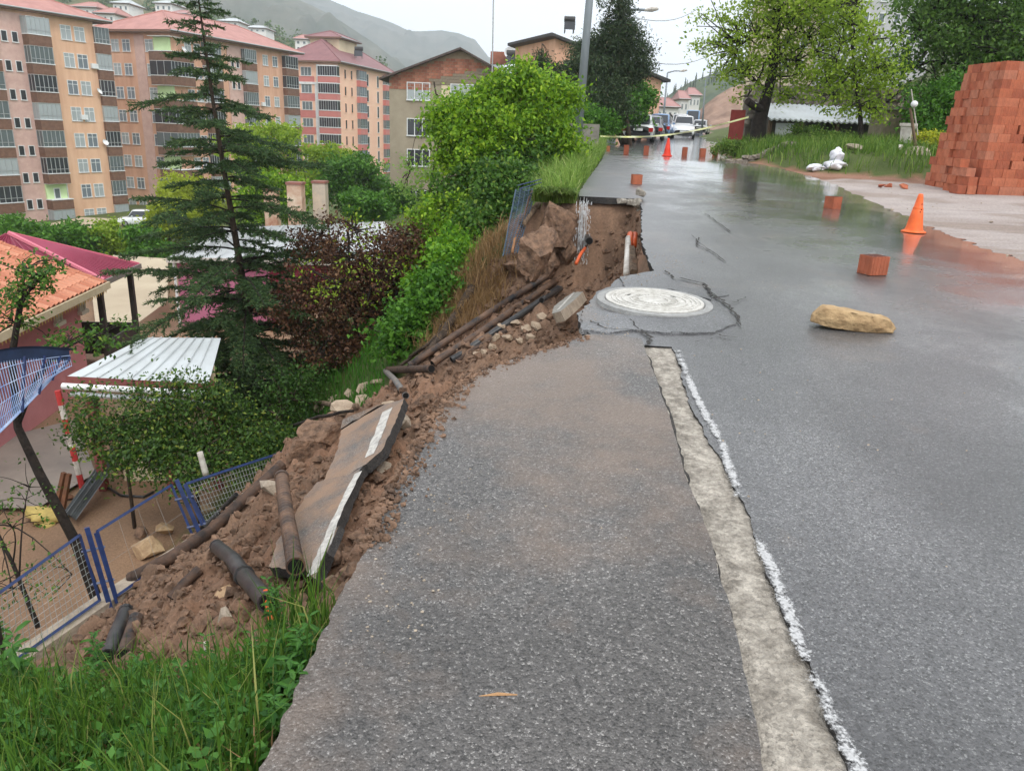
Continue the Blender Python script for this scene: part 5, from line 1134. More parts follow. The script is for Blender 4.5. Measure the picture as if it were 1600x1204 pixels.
# corrugated sheet and planks in the yard
a_ = [atz(*q, -5.2) for q in ((198, 722), (176, 716), (100, 800), (120, 812))]
r = thing('corrugated_sheet', 'grey corrugated metal sheet lying askew in the mud', 'metal sheet', tuple(np.mean(a_, 0) - np.array([0, 0, .2])))
g = MB(); U1, U0 = a_[0], a_[1]; D0, D1 = a_[2], a_[3]; n_ = 28
for i in range(n_):
    t0, t1 = i / n_, (i + 1) / n_; z0_, z1_ = .03 * math.sin(t0 * 40), .03 * math.sin(t1 * 40)
    g.quad(U0 * (1 - t0) + U1 * t0 + np.array([0, 0, z0_ + .25]), U0 * (1 - t1) + U1 * t1 + np.array([0, 0, z1_ + .25]), D0 * (1 - t1) + D1 * t1 + np.array([0, 0, z1_]), D0 * (1 - t0) + D1 * t0 + np.array([0, 0, z0_]))
g.build('sheet', M('galvanised_sheet', S(128, 134, 138), S(104, 106, 106), scale=2, rough=.4, metal=.4), r, smooth=True)
for i, (p, q) in enumerate((((88, 792), (100, 738)), ((98, 796), (108, 740)), ((84, 760), (118, 756)), ((90, 780), (114, 776)))):
    a_, b2 = atz(p[0], p[1], YZ + .05), aty(q[0], q[1], atz(p[0], p[1], YZ + .05)[1] + .1); o = MB().tube([a_, b2], .05, 4).build('timber_plank', M('rust_plank_%d' % i, S(122, 82, 58), S(92, 62, 46), scale=5)); tag(o, ['upright', 'leaning', 'upper cross', 'lower cross'][i] + ' rusty-brown plank of the pile by the striped post', 'plank', 'planks by the striped post')
o = pipe('hose', 'dark hose curled on the muddy yard floor', 'hose', ((150, 752), (190, 776), (225, 778), (240, 770)), .025, C_PIPE, dz=.03, ends=False)
# small parked car far back in the valley is built with the other cars below
# ------------------------------------------------------------------ vegetation
L_BRIGHT = leafmat('bright_leaf', S(72, 116, 28), S(138, 176, 42), .4, c3=S(172, 198, 58))
L_MID = leafmat('mid_leaf', S(54, 98, 32), S(96, 144, 44), .35)
L_DARK = leafmat('dark_leaf', S(40, 70, 30), S(74, 108, 40), .35)
L_SHRUB = leafmat('shrub_leaf', S(48, 82, 32), S(88, 128, 46), .32, c3=S(136, 156, 66))
L_RED = leafmat('withered_leaf', S(62, 42, 32), S(106, 74, 52), .25, c3=S(132, 100, 70))
L_YEL = leafmat('yellow_leaf', S(150, 164, 44), S(176, 190, 62), .45)
L_SPRING = leafmat('spring_leaf', S(116, 148, 40), S(164, 188, 62), .5)
L_PINE = leafmat('pine_needle', S(42, 60, 40), S(72, 92, 56), .25, c3=S(92, 88, 62))
L_CEDAR = leafmat('cedar_needle', S(48, 72, 44), S(80, 108, 64), .3, c3=S(112, 128, 74))
L_GRASS = leafmat('grass_blade', S(46, 78, 28), S(98, 134, 48), .35, c3=S(156, 156, 90))
L_GRASS2 = leafmat('verge_grass', S(92, 128, 48), S(148, 176, 84), .4, c3=S(190, 192, 130))
L_BANK = leafmat('bank_grass', S(74, 108, 40), S(118, 148, 62), .4, c3=S(150, 166, 84))
L_WEED = leafmat('weed_leaf', S(46, 92, 36), S(90, 140, 56), .35)
L_DEAD = leafmat('dead_stalk', S(128, 100, 66), S(160, 132, 92), .3)

def limb_path(a, b_, rg, sag=.12, n=6):
    a = np.array(a, float); b_ = np.array(b_, float); L = np.linalg.norm(b_ - a); w = rg.normal(size=3) * L * .08
    out = []
    for t in np.linspace(0, 1, n): out.append(a + (b_ - a) * t + w * math.sin(math.pi * t) + np.array([0, 0, sag * L]) * math.sin(math.pi * t) * .6)
    return out
def tree(name, label, trunk, tr, lobes, nclump, per, leaf, mat, bark=None, clump_r=.35, seed=0, limbs=None, cat='tree', group=None, surf=.6, twig=.012, up=.35, aspect=.55):
    """trunk: list of points; lobes: (centre, radii); leaves gather in clumps joined by limbs to the trunk"""
    rg = np.random.default_rng(seed); bark = bark or C_BARK
    root = thing(name, label, cat, tuple(trunk[0]), group=group)
    vol = np.array([r[0] * r[1] * r[2] for c, r in lobes]) ** .67; vol /= vol.sum()
    C = []
    for i in range(nclump):
        c, r = lobes[rg.choice(len(lobes), p=vol)]; d = rg.normal(size=3); d /= np.linalg.norm(d); rad = rg.uniform(surf, 1.06) if rg.random() < .75 else rg.uniform(.2, 1)
        C.append(np.array(c) + d * np.array(r) * rad)
    C = np.array(C)
    g = MB(); trunk = [np.array(p, float) for p in trunk]; tp = densify(trunk, 4); g.tube(tp, list(np.linspace(tr[0], tr[1], len(tp))), 8)
    nl = limbs if limbs is not None else min(nclump, 26)
    top = tp[len(tp) * 2 // 5:]
    mains = []
    for c, r in lobes:
        s_ = top[rg.integers(len(top))]; pth = limb_path(s_, np.array(c) + rg.normal(size=3) * .15 * np.array(r), rg); R0 = tr[1] * .75
        g.tube(pth, list(np.linspace(R0, R0 * .4, len(pth))), 6); mains += pth[2:]
    mains = np.array(mains + list(top))
    for i in rg.permutation(nclump)[:nl]:
        s_ = mains[np.argmin(np.linalg.norm(mains - C[i], axis=1) + rg.uniform(0, .3, len(mains)))]; pth = limb_path(s_, C[i], rg, n=5); R0 = max(tr[1] * .3, twig * 1.6)
        g.tube(pth, list(np.linspace(R0, twig * .7, 5)), 4)
    g.build('trunk', bark, root, smooth=True)
    cr = clump_r * rg.uniform(.6, 1.35, nclump)
    P = np.repeat(C, per, 0) + rg.normal(size=(nclump * per, 3)) * np.repeat(cr, per)[:, None] * np.array([.55, .55, .38])
    V, Fq = leaves(P - WORLD[root.name], leaf, rg, up, aspect)
    obj('crown', npmesh('crown', V, Fq), mat, root)
    return root
def lobe(px, py, y, rx, ry=None, rz=None): return (aty(px, py, y), (rx, ry or rx, rz or rx * .8))
def gz(x, y): return float(T(np.array([float(x)]), np.array([float(y)]))[0])
def base(x, y, d=0): return np.array([x, y, gz(x, y) - .05 + d])

# tall conifer with open whorls of drooping branches
rg = np.random.default_rng(21); cb_ = atz(408, 664, -5.45); yt = cb_[1]; ct = aty(304, -46, yt)
con = thing('conifer', 'tall dark conifer with open layered branches in the yard', 'tree', tuple(cb_))
axis = lambda t: cb_ * (1 - t) + ct * t + np.array([.10 * math.sin(t * 5), 0, 0]) * (1 - t)
MB().tube([axis(t) for t in np.linspace(0, 1, 24)], list(np.linspace(.12, .012, 24)), 10).build('trunk', C_BARK, con, smooth=True)
H = np.linalg.norm(ct - cb_); g = MB(); NP, ND = [], []
zt = .025; k = 0
while zt < .985:
    Lb = np.interp(zt, [.0, .12, .3, .5, .7, .85, 1], [2.5, 2.9, 2.75, 2.2, 1.45, .72, .15]); nb_ = rg.integers(7, 10) if zt < .42 else rg.integers(4, 6)
    for j in range(nb_):
        az = k * 2.39996 + j * 2 * math.pi / nb_ + rg.uniform(-.4, .4); L = Lb * rg.uniform(.35, 1.25); d = np.array([math.cos(az), math.sin(az), 0])
        a0 = axis(zt + rg.uniform(-.012, .012)); pts = []
        rise = rg.uniform(.02, .42) if zt > .3 else rg.uniform(-.22, .25)
        for t in np.linspace(0, 1, 9): pts.append(a0 + d * L * t + np.array([0, 0, L * (rise * t - .34 * t * t + .10 * t ** 3)]))
        g.tube(pts, list(np.linspace(.026 * (1 - zt) + .009, .004, 9)), 5)
        side = np.array([-d[1], d[0], 0])
        for t in np.linspace(.16, 1.0, max(5, int(L * 11))):
            p = a0 + d * L * t + np.array([0, 0, L * (rise * t - .34 * t * t + .10 * t ** 3)])
            for sg in (-1, 1):
                tl = (.12 + .34 * (1 - abs(t - .45))) * min(1, L * .75) * rg.uniform(.5, 1.25)
                dd = d * .75 + side * sg * rg.uniform(.35, .9) + np.array([0, 0, rg.uniform(-.45, .05)]); dd /= np.linalg.norm(dd)
                q = p + dd * tl; g.tube([p, q], [.004, .002], 3, cap=False)
                nn_ = int(tl * 96) + 3; tt = rg.uniform(.05, 1.05, nn_); NP.append(p + dd * tl * tt[:, None]); ND.append(np.repeat(dd[None], nn_, 0))
    zt += rg.uniform(.018, .042) if zt < .8 else rg.uniform(.012, .022); k += 1
g.build('branches', C_DARKBARK, con)
NP = np.concatenate(NP); ND = np.concatenate(ND); n_ = len(NP)
def needles(P, D, L, w, rg, spread=.9):
    n = len(P); d = D + rg.normal(size=(n, 3)) * spread * .7; d /= np.linalg.norm(d, axis=1)[:, None]; s = np.cross(d, rg.normal(size=(n, 3))); s /= np.linalg.norm(s, axis=1)[:, None] + 1e-9
    L = (L * rg.uniform(.6, 1.3, n))[:, None]; W = (w * rg.uniform(.7, 1.3, n))[:, None]
    V = np.stack([P - s * W * .5, P + s * W * .5, P + d * L + s * W * .25, P + d * L - s * W * .25], 1).reshape(-1, 3); return V, np.arange(n * 4).reshape(n, 4)
V, Fq = needles(NP - cb_, ND, .074, .020, rg); obj('needles', npmesh('needles', V, Fq), L_CEDAR, con)
print('conifer needles', n_)

# reddish withered tree
b0 = base(-2.75, 17.0); y = 16.6
tree('withered_tree', 'small tree with withered red-brown leaves above the slide', [b0, aty(606, 540, y), aty(585, 480, y), aty(575, 430, y)], (.10, .05),
     [lobe(570, 400, y, .95), lobe(500, 440, y, .85), lobe(630, 420, y - .3, .85), lobe(540, 480, y - .4, .85), lobe(590, 460, y + .3, .8), lobe(500, 370, y + .5, .65), lobe(630, 370, y, .55), lobe(500, 540, y - .6, .7), lobe(455, 480, y - .3, .6), lobe(560, 545, y - .5, .6), lobe(660, 400, y, .5)],
     290, 66, .085, L_RED, bark=C_DARKBARK, clump_r=.30, seed=31, limbs=160, surf=.35)
tree('green_sapling', 'thin green-leaved stems growing through the withered tree', [base(-3.4, 16.6), aty(548, 470, 16.3), aty(544, 360, 16.3)], (.05, .02), [lobe(530, 450, 15.6, .8), lobe(610, 430, 15.7, .6), lobe(560, 360, 16, .5)], 34, 16, .075, L_SPRING, bark=C_DARKBARK, clump_r=.22, seed=32, limbs=30)
# bright green tree and the thicket under it
y = 19.5
tree('bright_tree', 'bushy bright yellow-green tree right beside the gable house', [base(-.9, 20), aty(790, 260, y), aty(800, 180, y)], (.16, .08),
     [lobe(830, 150, y, .95, 1, .8), lobe(770, 185, y, 1.0, 1.1, .8), lobe(850, 195, y - .4, .75, .9, .7), lobe(720, 205, y - .3, .75, .9, .7), lobe(800, 225, y - .8, .9, 1, .8), lobe(740, 250, y - .8, .85, 1, .8), lobe(872, 150, y + .4, .5), lobe(815, 122, y, .5, .6, .4), lobe(700, 190, y, .45), lobe(760, 150, y + .3, .5), lobe(880, 215, y - .6, .45)],
     430, 74, .115, L_BRIGHT, clump_r=.36, seed=41, limbs=110, surf=.45)
for i, (lb, ls, s_, mt_) in enumerate((
    ('dense green shrub on the bank under the bright tree', [lobe(800, 270, 18, .8), lobe(745, 300, 17.8, .9), lobe(820, 235, 18.6, .7)], 51, L_SHRUB),
    ('bright leafy shrub hanging down the bank left of the netting', [lobe(700, 350, 17.2, .85), lobe(735, 385, 16.4, .75), lobe(690, 420, 16.6, .8)], 52, L_BRIGHT),
    ('green creeper shrub above the pipes', [lobe(690, 470, 15.2, .55), lobe(728, 430, 15.2, .5), lobe(665, 510, 15, .45), lobe(760, 385, 15.4, .4)], 53, L_MID),
    ('ivy-covered shrub beside the torn netting', [lobe(770, 330, 15.8, .5), lobe(790, 290, 16.2, .55), lobe(755, 360, 15.4, .45)], 54, L_SHRUB))):
    c0 = ls[0][0]; tree('bank_shrub', lb, [base(c0[0], c0[1]), c0], (.05, .03), ls, 230, 46, .105, mt_, clump_r=.26, seed=s_, limbs=20, cat='shrub', group='shrubs on the bank', surf=.7)
y = 22
tree('pale_sapling', 'slender pale green sapling in front of the gable house', [base(-4.2, y), aty(672, 300, y), aty(690, 200, y), aty(678, 128, y)], (.06, .02),
     [lobe(680, 165, y, .55), lobe(700, 210, y, .6), lobe(640, 270, y, .7), lobe(690, 260, y, .6), lobe(670, 320, y - .5, .7)], 90, 26, .10, leafmat('pale_leaf', S(120, 156, 72), S(150, 184, 96), .45), clump_r=.24, seed=61, limbs=80)
# trees in the valley
def vtree(label, px, py, y, r, mat, seed, name='valley_tree', leaf=None, n=150, per=52, flat=.85):
    c = aty(px, py, y); zb_ = gz(c[0], c[1]); rg2 = np.random.default_rng(seed)
    ls = [(c + np.array([rg2.uniform(-.5, .5) * r, rg2.uniform(-.3, .3) * r, rg2.uniform(-.55, .45) * r]), (r * rg2.uniform(.5, .75),) * 2 + (r * flat * rg2.uniform(.45, .7),)) for _ in range(6)]
    return tree(name, label, [np.array([c[0], c[1], zb_]), c - np.array([0, 0, r * .4]), c], (.14, .07), ls, n, per, leaf or (.085 + .0035 * y), mat, clump_r=r * .2, seed=seed, limbs=16, group='trees in the valley', surf=.7)
vtree('round dense green tree in front of the peach block', 560, 288, 62, 3.2, L_MID, 71)
vtree('light green tree between the conifer and the peach block', 505, 262, 66, 2.6, L_SPRING, 72)
vtree('dark green bush tree right of the round dense tree', 606, 300, 64, 2.2, L_MID, 73)
vtree('low green tree beside the chimneys', 575, 330, 50, 1.6, L_MID, 74)
vtree('light green tree behind the middle of the conifer', 405, 248, 58, 3.0, L_SPRING, 75)
vtree('second light green tree lower behind the conifer', 430, 310, 52, 2.3, L_BRIGHT, 76)
vtree('yellow-green willow left of the conifer', 285, 292, 62, 3.2, L_YEL, 77)
vtree('yellow-green bush below the parked white car', 262, 340, 56, 2.2, L_YEL, 78)
vtree('bright green bush at the foot of the left block', 48, 382, 46, 1.9, L_MID, 79, flat=.8)
vtree('green bush left of the magenta roof', 118, 378, 47, 1.9, L_MID, 80, flat=.8)
vtree('green bush behind the terrace', 172, 378, 48, 1.8, L_SPRING, 81, flat=.8)
vtree('green bush at the terrace corner', 225, 382, 46, 1.6, L_MID, 82, flat=.8)
vtree('green bush behind the tiled ridge at the left border', 2, 372, 50, 1.7, L_MID, 83, flat=.8)
# crooked dark tree by the fence at the left border
y = 8.3
tree('crooked_tree', 'crooked dark tree leaning over the fence at the left border', [aty(160, 960, y), aty(120, 850, y), aty(62, 740, y), aty(28, 668, y), aty(18, 560, y - .2), aty(36, 450, y - .2)], (.075, .028),
     [lobe(38, 432, y, .30, .5, .26), lobe(8, 500, y - .2, .30, .5, .28), lobe(115, 534, y, .34, .4, .12), lobe(175, 520, y, .26, .3, .13), lobe(70, 424, y, .22, .4, .16)],
     80, 22, .055, L_SHRUB, bark=C_DARKBARK, clump_r=.12, seed=91, limbs=80, twig=.005)
tree('leaning_branches', 'bare-twigged sapling with few leaves at the lower left border', [aty(60, 980, 7.6), aty(20, 880, 7.8), aty(-20, 800, 8)], (.03, .015), [lobe(20, 820, 7.8, .45), lobe(90, 900, 7.5, .4), lobe(30, 760, 8.2, .4), lobe(10, 920, 7.4, .4)], 46, 9, .05, L_SHRUB, bark=C_DARKBARK, clump_r=.12, seed=92, limbs=46, twig=.004)
L_YARD = leafmat('yard_leaf', S(40, 66, 28), S(80, 112, 42), .3, c3=S(140, 150, 60))
# shrubs in front of the lean-to and under the conifer
for i, (lb, ls, nn_, s_) in enumerate((
    ('leafy shrub in front of the lean-to roof', [lobe(190, 665, 12.0, .6, .6, .4), lobe(250, 660, 12.2, .65, .6, .45), lobe(140, 680, 11.8, .4, .5, .35), lobe(215, 612, 12.4, .45, .4, .2), lobe(300, 632, 12.3, .5, .5, .3), lobe(190, 715, 11.6, .5, .5, .3), lobe(140, 628, 12.1, .42, .4, .22), lobe(275, 606, 12.5, .4, .4, .2), lobe(330, 612, 12.6, .4, .4, .25), lobe(240, 720, 11.5, .45, .4, .3)], 270, 101),
    ('leafy shrub at the foot of the conifer behind the fence', [lobe(300, 690, 12.0, .65, .6, .45), lobe(350, 685, 12.4, .6), lobe(255, 705, 11.7, .5, .5, .35), lobe(400, 690, 12.4, .55), lobe(330, 720, 11.6, .5, .4, .3), lobe(290, 740, 11.2, .4, .4, .25), lobe(385, 722, 11.8, .45, .4, .3), lobe(430, 690, 12.4, .5, .4, .4), lobe(350, 640, 12.8, .5, .4, .4)], 290, 102),
    ('dark green shrub right of the conifer trunk', [lobe(440, 640, 14.2, .6), lobe(470, 600, 14.6, .6), lobe(420, 700, 12.8, .4)], 120, 103))):
    c0 = ls[0][0]; tree('yard_shrub', lb, [base(c0[0], c0[1]), c0], (.035, .02), ls, nn_, 32, .075, L_YARD if i < 2 else L_DARK, clump_r=.30, seed=s_, limbs=40, cat='shrub', group='shrubs in the yard', surf=.1)
# trees along the left road side
y = 38
tree('pine_tree', 'tall dark pine beside the leaning pole', [base(4.9, y), aty(958, 190, y), aty(970, 110, y), aty(966, -20, y)], (.2, .05),
     [lobe(965, 20, y, .7, .7, 1.0), lobe(975, 60, y, 1.2, 1.2, .7), lobe(950, 75, y, 1.0, 1.2, .6), lobe(985, 95, y, 1.1, 1.1, .8), lobe(958, 120, y, 1.2, 1.2, .8), lobe(930, 90, y + 1, 1.1, 1.2, .8)], 420, 60, .17, L_PINE, clump_r=.42, seed=111, limbs=120, aspect=.3)
tree('pine_tree', 'broad dark pine behind the near lamp pole', [base(2.6, 37), aty(905, 170, 37), aty(905, 120, 37)], (.2, .08), [lobe(905, 130, 37, 1.3), lobe(935, 160, 36, 1.3), lobe(925, 120, 37.5, 1.3), lobe(890, 165, 36.5, 1.1), lobe(950, 175, 36, .9)], 420, 60, .17, L_PINE, clump_r=.42, seed=112, limbs=60, aspect=.3)
tree('spruce_tree', 'small dark spruce poking above the bright tree', [base(.8, 34), aty(846, 120, 34), aty(847, 68, 34)], (.1, .02), [lobe(846, 92, 34, .25, .25, .5), lobe(846, 110, 34, .45, .45, .5), lobe(848, 128, 34, .6, .6, .4), lobe(870, 118, 34.5, .35, .35, .5)], 110, 40, .13, L_PINE, clump_r=.22, seed=113, limbs=20, aspect=.3)
tree('roadside_tree', 'green leafy tree at the roadside behind the pole', [base(6.3, 46), aty(982, 170, 46), aty(985, 150, 46)], (.15, .06), [lobe(985, 150, 46, 1.0), lobe(1000, 150, 46, .8), lobe(975, 175, 45, 1.0), lobe(990, 180, 46, .9), lobe(1010, 152, 47, .5)], 170, 50, .2, L_MID, clump_r=.4, seed=114, limbs=50)
tree('roadside_shrub', 'green roadside shrub at the foot of the pines', [base(3.4, 33), aty(925, 190, 33)], (.06, .04), [lobe(925, 195, 33, .8), lobe(900, 200, 32, .8), lobe(945, 195, 35, .8), lobe(910, 180, 34, .7)], 160, 46, .15, L_MID, clump_r=.3, seed=115, limbs=20, cat='shrub')
# right-hand trees
y = 28.0; tb = base(*aty(1183, 228, y)[:2])
tree('spring_tree', 'roadside tree with thick dark trunk and thin spring leaves', [tb, aty(1186, 190, y), aty(1195, 160, y), aty(1206, 120, y), aty(1215, 40, y), aty(1225, -40, y)], (.29, .06),
     [lobe(1150, 60, y, 1.6, 1.6, 1.4), lobe(1210, 40, y, 1.7, 1.7, 1.5), lobe(1270, 60, y, 1.5, 1.6, 1.3), lobe(1240, 110, y, 1.2, 1.3, .9), lobe(1165, 110, y, 1.2, 1.3, .8), lobe(1190, -20, y, 1.8, 1.7, 1.2), lobe(1280, 0, y, 1.6, 1.6, 1.3), lobe(1300, 120, y - 1, .9), lobe(1160, 150, y, .6, .6, .35), lobe(1225, 150, y - .5, .7, .7, .4)],
     450, 30, .125, L_SPRING, bark=C_DARKBARK, clump_r=.40, seed=121, limbs=430, surf=.3, twig=.016)
MB().tube([aty(1192, 172, y), aty(1178, 166, y - .4), aty(1168, 158, y - .6)], [.14, .13, .12], 8).build('stub', C_DARKBARK, bpy.data.objects['spring_tree'])
y = 26
tree('young_tree', 'young thin-trunked tree on the grassy bank before the shed', [base(*aty(1347, 225, y)[:2]), aty(1344, 180, y), aty(1336, 120, y), aty(1330, 60, y)], (.09, .03),
     [lobe(1340, 130, y, 1.0), lobe(1380, 110, y, .8), lobe(1310, 100, y, .9), lobe(1345, 60, y, 1.0), lobe(1350, 170, y, .9, .9, .4), lobe(1300, 150, y, .6), lobe(1330, 10, y, 1.1)], 230, 24, .125, L_SPRING, bark=C_DARKBARK, clump_r=.34, seed=122, limbs=200, surf=.4)
y = 29
tree('broad_tree', 'broad dark-limbed green tree above the brick stack', [base(19.5, 29), aty(1560, 170, y), aty(1545, 90, y), aty(1530, 0, y)], (.3, .12),
     [lobe(1500, 40, y, 1.8), lobe(1560, 60, y, 1.8), lobe(1440, 60, y, 1.4), lobe(1590, 10, y, 1.8), lobe(1470, 0, y, 1.7), lobe(1420, 110, y, 1.0), lobe(1500, 110, y - .5, 1.2), lobe(1570, 110, y, 1.2), lobe(1620, 60, y, 1.6), lobe(1540, -20, y, 1.7)], 470, 34, .16, leafmat('fresh_dark_leaf', S(62, 98, 36), S(106, 140, 58), .4), bark=C_DARKBARK, clump_r=.5, seed=123, limbs=260, surf=.45)
tree('bank_bush', 'green bush between the shed and the brick stack', [base(15.2, 26.5), aty(1470, 180, 26.5)], (.06, .03), [lobe(1460, 165, 26.5, .9), lobe(1500, 150, 26.5, .9), lobe(1440, 195, 26, .6)], 150, 44, .13, L_MID, clump_r=.32, seed=124, limbs=30, cat='shrub')

# grass and weeds
def scatter(n, fx, rg, xr, yr):
    out = []
    while len(out) < n:
        x = rg.uniform(*xr, 4000); y = rg.uniform(*yr, 4000); k = fx(x, y) > rg.random(4000)
        out += list(zip(x[k], y[k]))
    a = np.array(out[:n]); return np.stack([a[:, 0], a[:, 1], T(a[:, 0], a[:, 1])], 1)
def grass(name, label, P, h, w, mat, seed, lean=.5, dirv=None):
    rg = np.random.default_rng(seed); V, q, t = blades(P, h, w, rg, lean, dirv); o = obj(name, npmesh(name, V, q, t), mat); kind(o, 'stuff', label, 'grass'); return o
rg = np.random.default_rng(77)
def fg(x, y):                                                   # foreground bank
    xe = np.interp(y, *XL_K); d = xe - x
    return sstep((d - .02) / .12) * sstep((2.5 + .55 * np.clip(d, 0, 1) - y) / .3) * np.where(d < 4.2, 1, 0) * (.12 + .88 * sstep((fbm(x * 3.0, y * 3.0, 17, 3) - .40) * 7))
P = scatter(21000, fg, rg, (-4.2, -.4), (.9, 3.4)); grass('foreground_grass', 'lush green grass on the bank in the foreground', P, .17, .0036, L_GRASS, 1, .8)
P = scatter(4200, fg, rg, (-3.8, -.45), (1.2, 3.1)); grass('tall_grass', 'taller grass stalks in the foreground', P, .34, .0032, L_GRASS, 2, .55)
P = scatter(4200, lambda x, y: fg(x, y) * 1.0, rg, (-4.0, -.4), (.9, 3.3)); grass('dry_grass', 'dry straw among the foreground grass', P, .14, .003, L_DEAD, 3, 1.0)
# broad-leaved ground weeds
P = scatter(1100, fg, rg, (-4.0, -.42), (.9, 3.2)); Q = np.repeat(P, 26, 0) + rg.normal(size=(1100 * 26, 3)) * np.array([.06, .06, .035]) + np.array([0, 0, .07])
V, Fq = leaves(Q, .042, rg, .6, .6); o = obj('ground_weeds', npmesh('ground_weeds', V, Fq), L_WEED); kind(o, 'stuff', 'low broad-leaved weeds between the foreground grass', 'weeds')
def weed(label, px, h, seed, nst=1, leafsize=.11, z=None, mat=L_WEED, y=None):
    rg2 = np.random.default_rng(seed); p = onT(*px) if y is None else aty(px[0], px[1], y); r = thing('tall_weed', label, 'weed', tuple(p), group='tall weeds in the foreground')
    for k in range(nst):
        tip = p + np.array([rg2.normal() * .06, rg2.normal() * .05, h * rg2.uniform(.75, 1.1)]); st_ = [p + (tip - p) * t + np.array([.03 * math.sin(3 * t + k), 0, 0]) for t in np.linspace(0, 1, 7)]
        MB().tube(st_, list(np.linspace(.005, .002, 7)), 5).build('stem', mat, r)
        g = MB()
        for i, t in enumerate(np.linspace(.2, 1, 8)):
            q = p + (tip - p) * t
            for j in range(3):
                az = i * 1.3 + j * 2.1 + rg2.uniform(-.3, .3); d = np.array([math.cos(az), math.sin(az), rg2.uniform(-.1, .5)]); d /= np.linalg.norm(d); s_ = np.cross(d, (0, 0, 1)); s_ /= np.linalg.norm(s_); L = leafsize * rg2.uniform(.6, 1.2) * (1.1 - .4 * t)
                a = [q, q + d * L * .35 + s_ * L * .17, q + d * L * .75 + s_ * L * .12 - np.array([0, 0, .03 * L]), q + d * L - np.array([0, 0, .22 * L]), q + d * L * .75 - s_ * L * .12 - np.array([0, 0, .03 * L]), q + d * L * .35 - s_ * L * .17]
                mid = q + d * L * .5 - np.array([0, 0, .05 * L]); g.poly([a[0], a[1], a[2], a[3], mid]); g.poly([a[0], mid, a[3], a[4], a[5]])
        g.build('foliage', mat, r)
weed('tall leafy weed standing before the two pipe stubs', (150, 1070), .40, 1, 2, .12)
weed('tall leafy weed at the lower left corner', (40, 1110), .34, 2, 3, .11)
weed('leafy weed beside the asphalt edge', (420, 1090), .26, 3, 3, .08)
weed('leafy weed climbing beside the black bent pipe', (440, 1020), .34, 4, 3, .06)
weed('broad-leaved weed at the left border by the mesh', (10, 1000), .42, 5, 2, .13)
weed('small leafy weed in the middle of the foreground grass', (250, 1130), .22, 6, 3, .08)
weed('leafy weed low in front near the asphalt', (350, 1180), .18, 7, 4, .07)
wl = ['at the left border of the foreground', 'left of the teal scrap', 'right of the teal scrap', 'near the grey plastic bag', 'at the bottom border near the asphalt', 'above the pale scrap', 'below the two pipe stubs', 'at the crest left of the pipe stubs', 'low at the bottom left', 'at the bottom centre of the grass', 'under the bent black pipe', 'at the grass edge by the asphalt']
for i, q in enumerate(((70, 1075), (310, 1090), (390, 1085), (330, 1165), (430, 1150), (200, 1100), (230, 1055), (95, 1120), (60, 1185), (240, 1185), (400, 1050), (480, 1060))):
    weed(('broad-leaved', 'slender', 'bushy')[i % 3] + ' green weed ' + wl[i], q, (.15, .26, .18)[i % 3], 20 + i, (3, 2, 4)[i % 3], (.10, .06, .07)[i % 3])
P = np.array([onT(*q) for q in [(430 + 9 * i + random.uniform(-6, 6), 1000 + random.uniform(-10, 20)) for i in range(8)] * 9]) + rg.normal(size=(72, 3)) * np.array([.04, .04, 0]); grass('grass_tuft', 'tall grass tuft growing beside the lower asphalt slab', P, .42, .005, L_GRASS, 8, .35)
# verge grass left of the far road and hanging over the scarp
def vg(x, y):
    xe = np.interp(y, *XL_K); d = xe - x; return sstep((d - .02) / .2) * sstep((np.interp(y, [13.7, 16, 20], [.75, 1.2, 1.9]) - d) / .4) * sstep((y - 13.72) / .1)
P = scatter(11000, vg, rg, (-1.2, 3.2), (13.5, 30)); grass('verge_grass', 'long fresh grass on the verge above the scarp', P, .58, .009, L_GRASS2, 9, 1.25)
P = scatter(2600, lambda x, y: sstep((13.98 - y) / .2) * sstep((y - 13.6) / .1) * sstep((x - .2) / .3) * sstep((.98 - x) / .1), rg, (-.5, 1.05), (13.4, 14.1)); P[:, 2] = .42; grass('hanging_grass', 'grass hanging over the lip of the scarp', P, .45, .010, L_GRASS2, 10, .5, dirv=(0, -.75, -.25))
P = scatter(3500, lambda x, y: sstep((x - (np.interp(y, *XL_K) - 6.5)) / 2) * sstep((np.interp(y, *XL_K) - .8 - x) / .6) * (y > 17.5) * .8, rg, (-6, 3), (17, 30)); grass('bank_grass', 'green undergrowth on the bank left of the road', P, .35, .014, L_BANK, 11, .9)
L_LIME = leafmat('lime_leaf', S(70, 122, 32), S(122, 168, 42), .38, c3=S(150, 188, 54))
crl = ['highest', 'broad upper', 'bright middle', 'middle', 'lower', 'small lower', 'lowest']
for i, pts_ in enumerate((((800, 268), (775, 285), (822, 262)), ((765, 308), (740, 330), (778, 300)), ((748, 350), (722, 370), (755, 335)), ((735, 392), (705, 410), (742, 372)), ((712, 432), (685, 455), (722, 415)), ((688, 478), (662, 500), (700, 455)), ((655, 525), (628, 548), (672, 505)))):
    ls = []
    for q in pts_:
        p = onT(*q); ls.append((p + np.array([0, 0, .18]), (.62, .62, .34)))
    tree('creeper_shrub', crl[i] + ' of the leafy creepers spilling down the bank to the pipes', [ls[0][0] - np.array([0, 0, .4]), ls[0][0]], (.03, .02), ls, 120, 46, .10, (L_SHRUB, L_LIME, L_LIME, L_LIME, L_LIME, L_MID, L_MID)[i], clump_r=.22, seed=700 + i, limbs=40, cat='shrub', group='creepers on the bank', surf=.2)
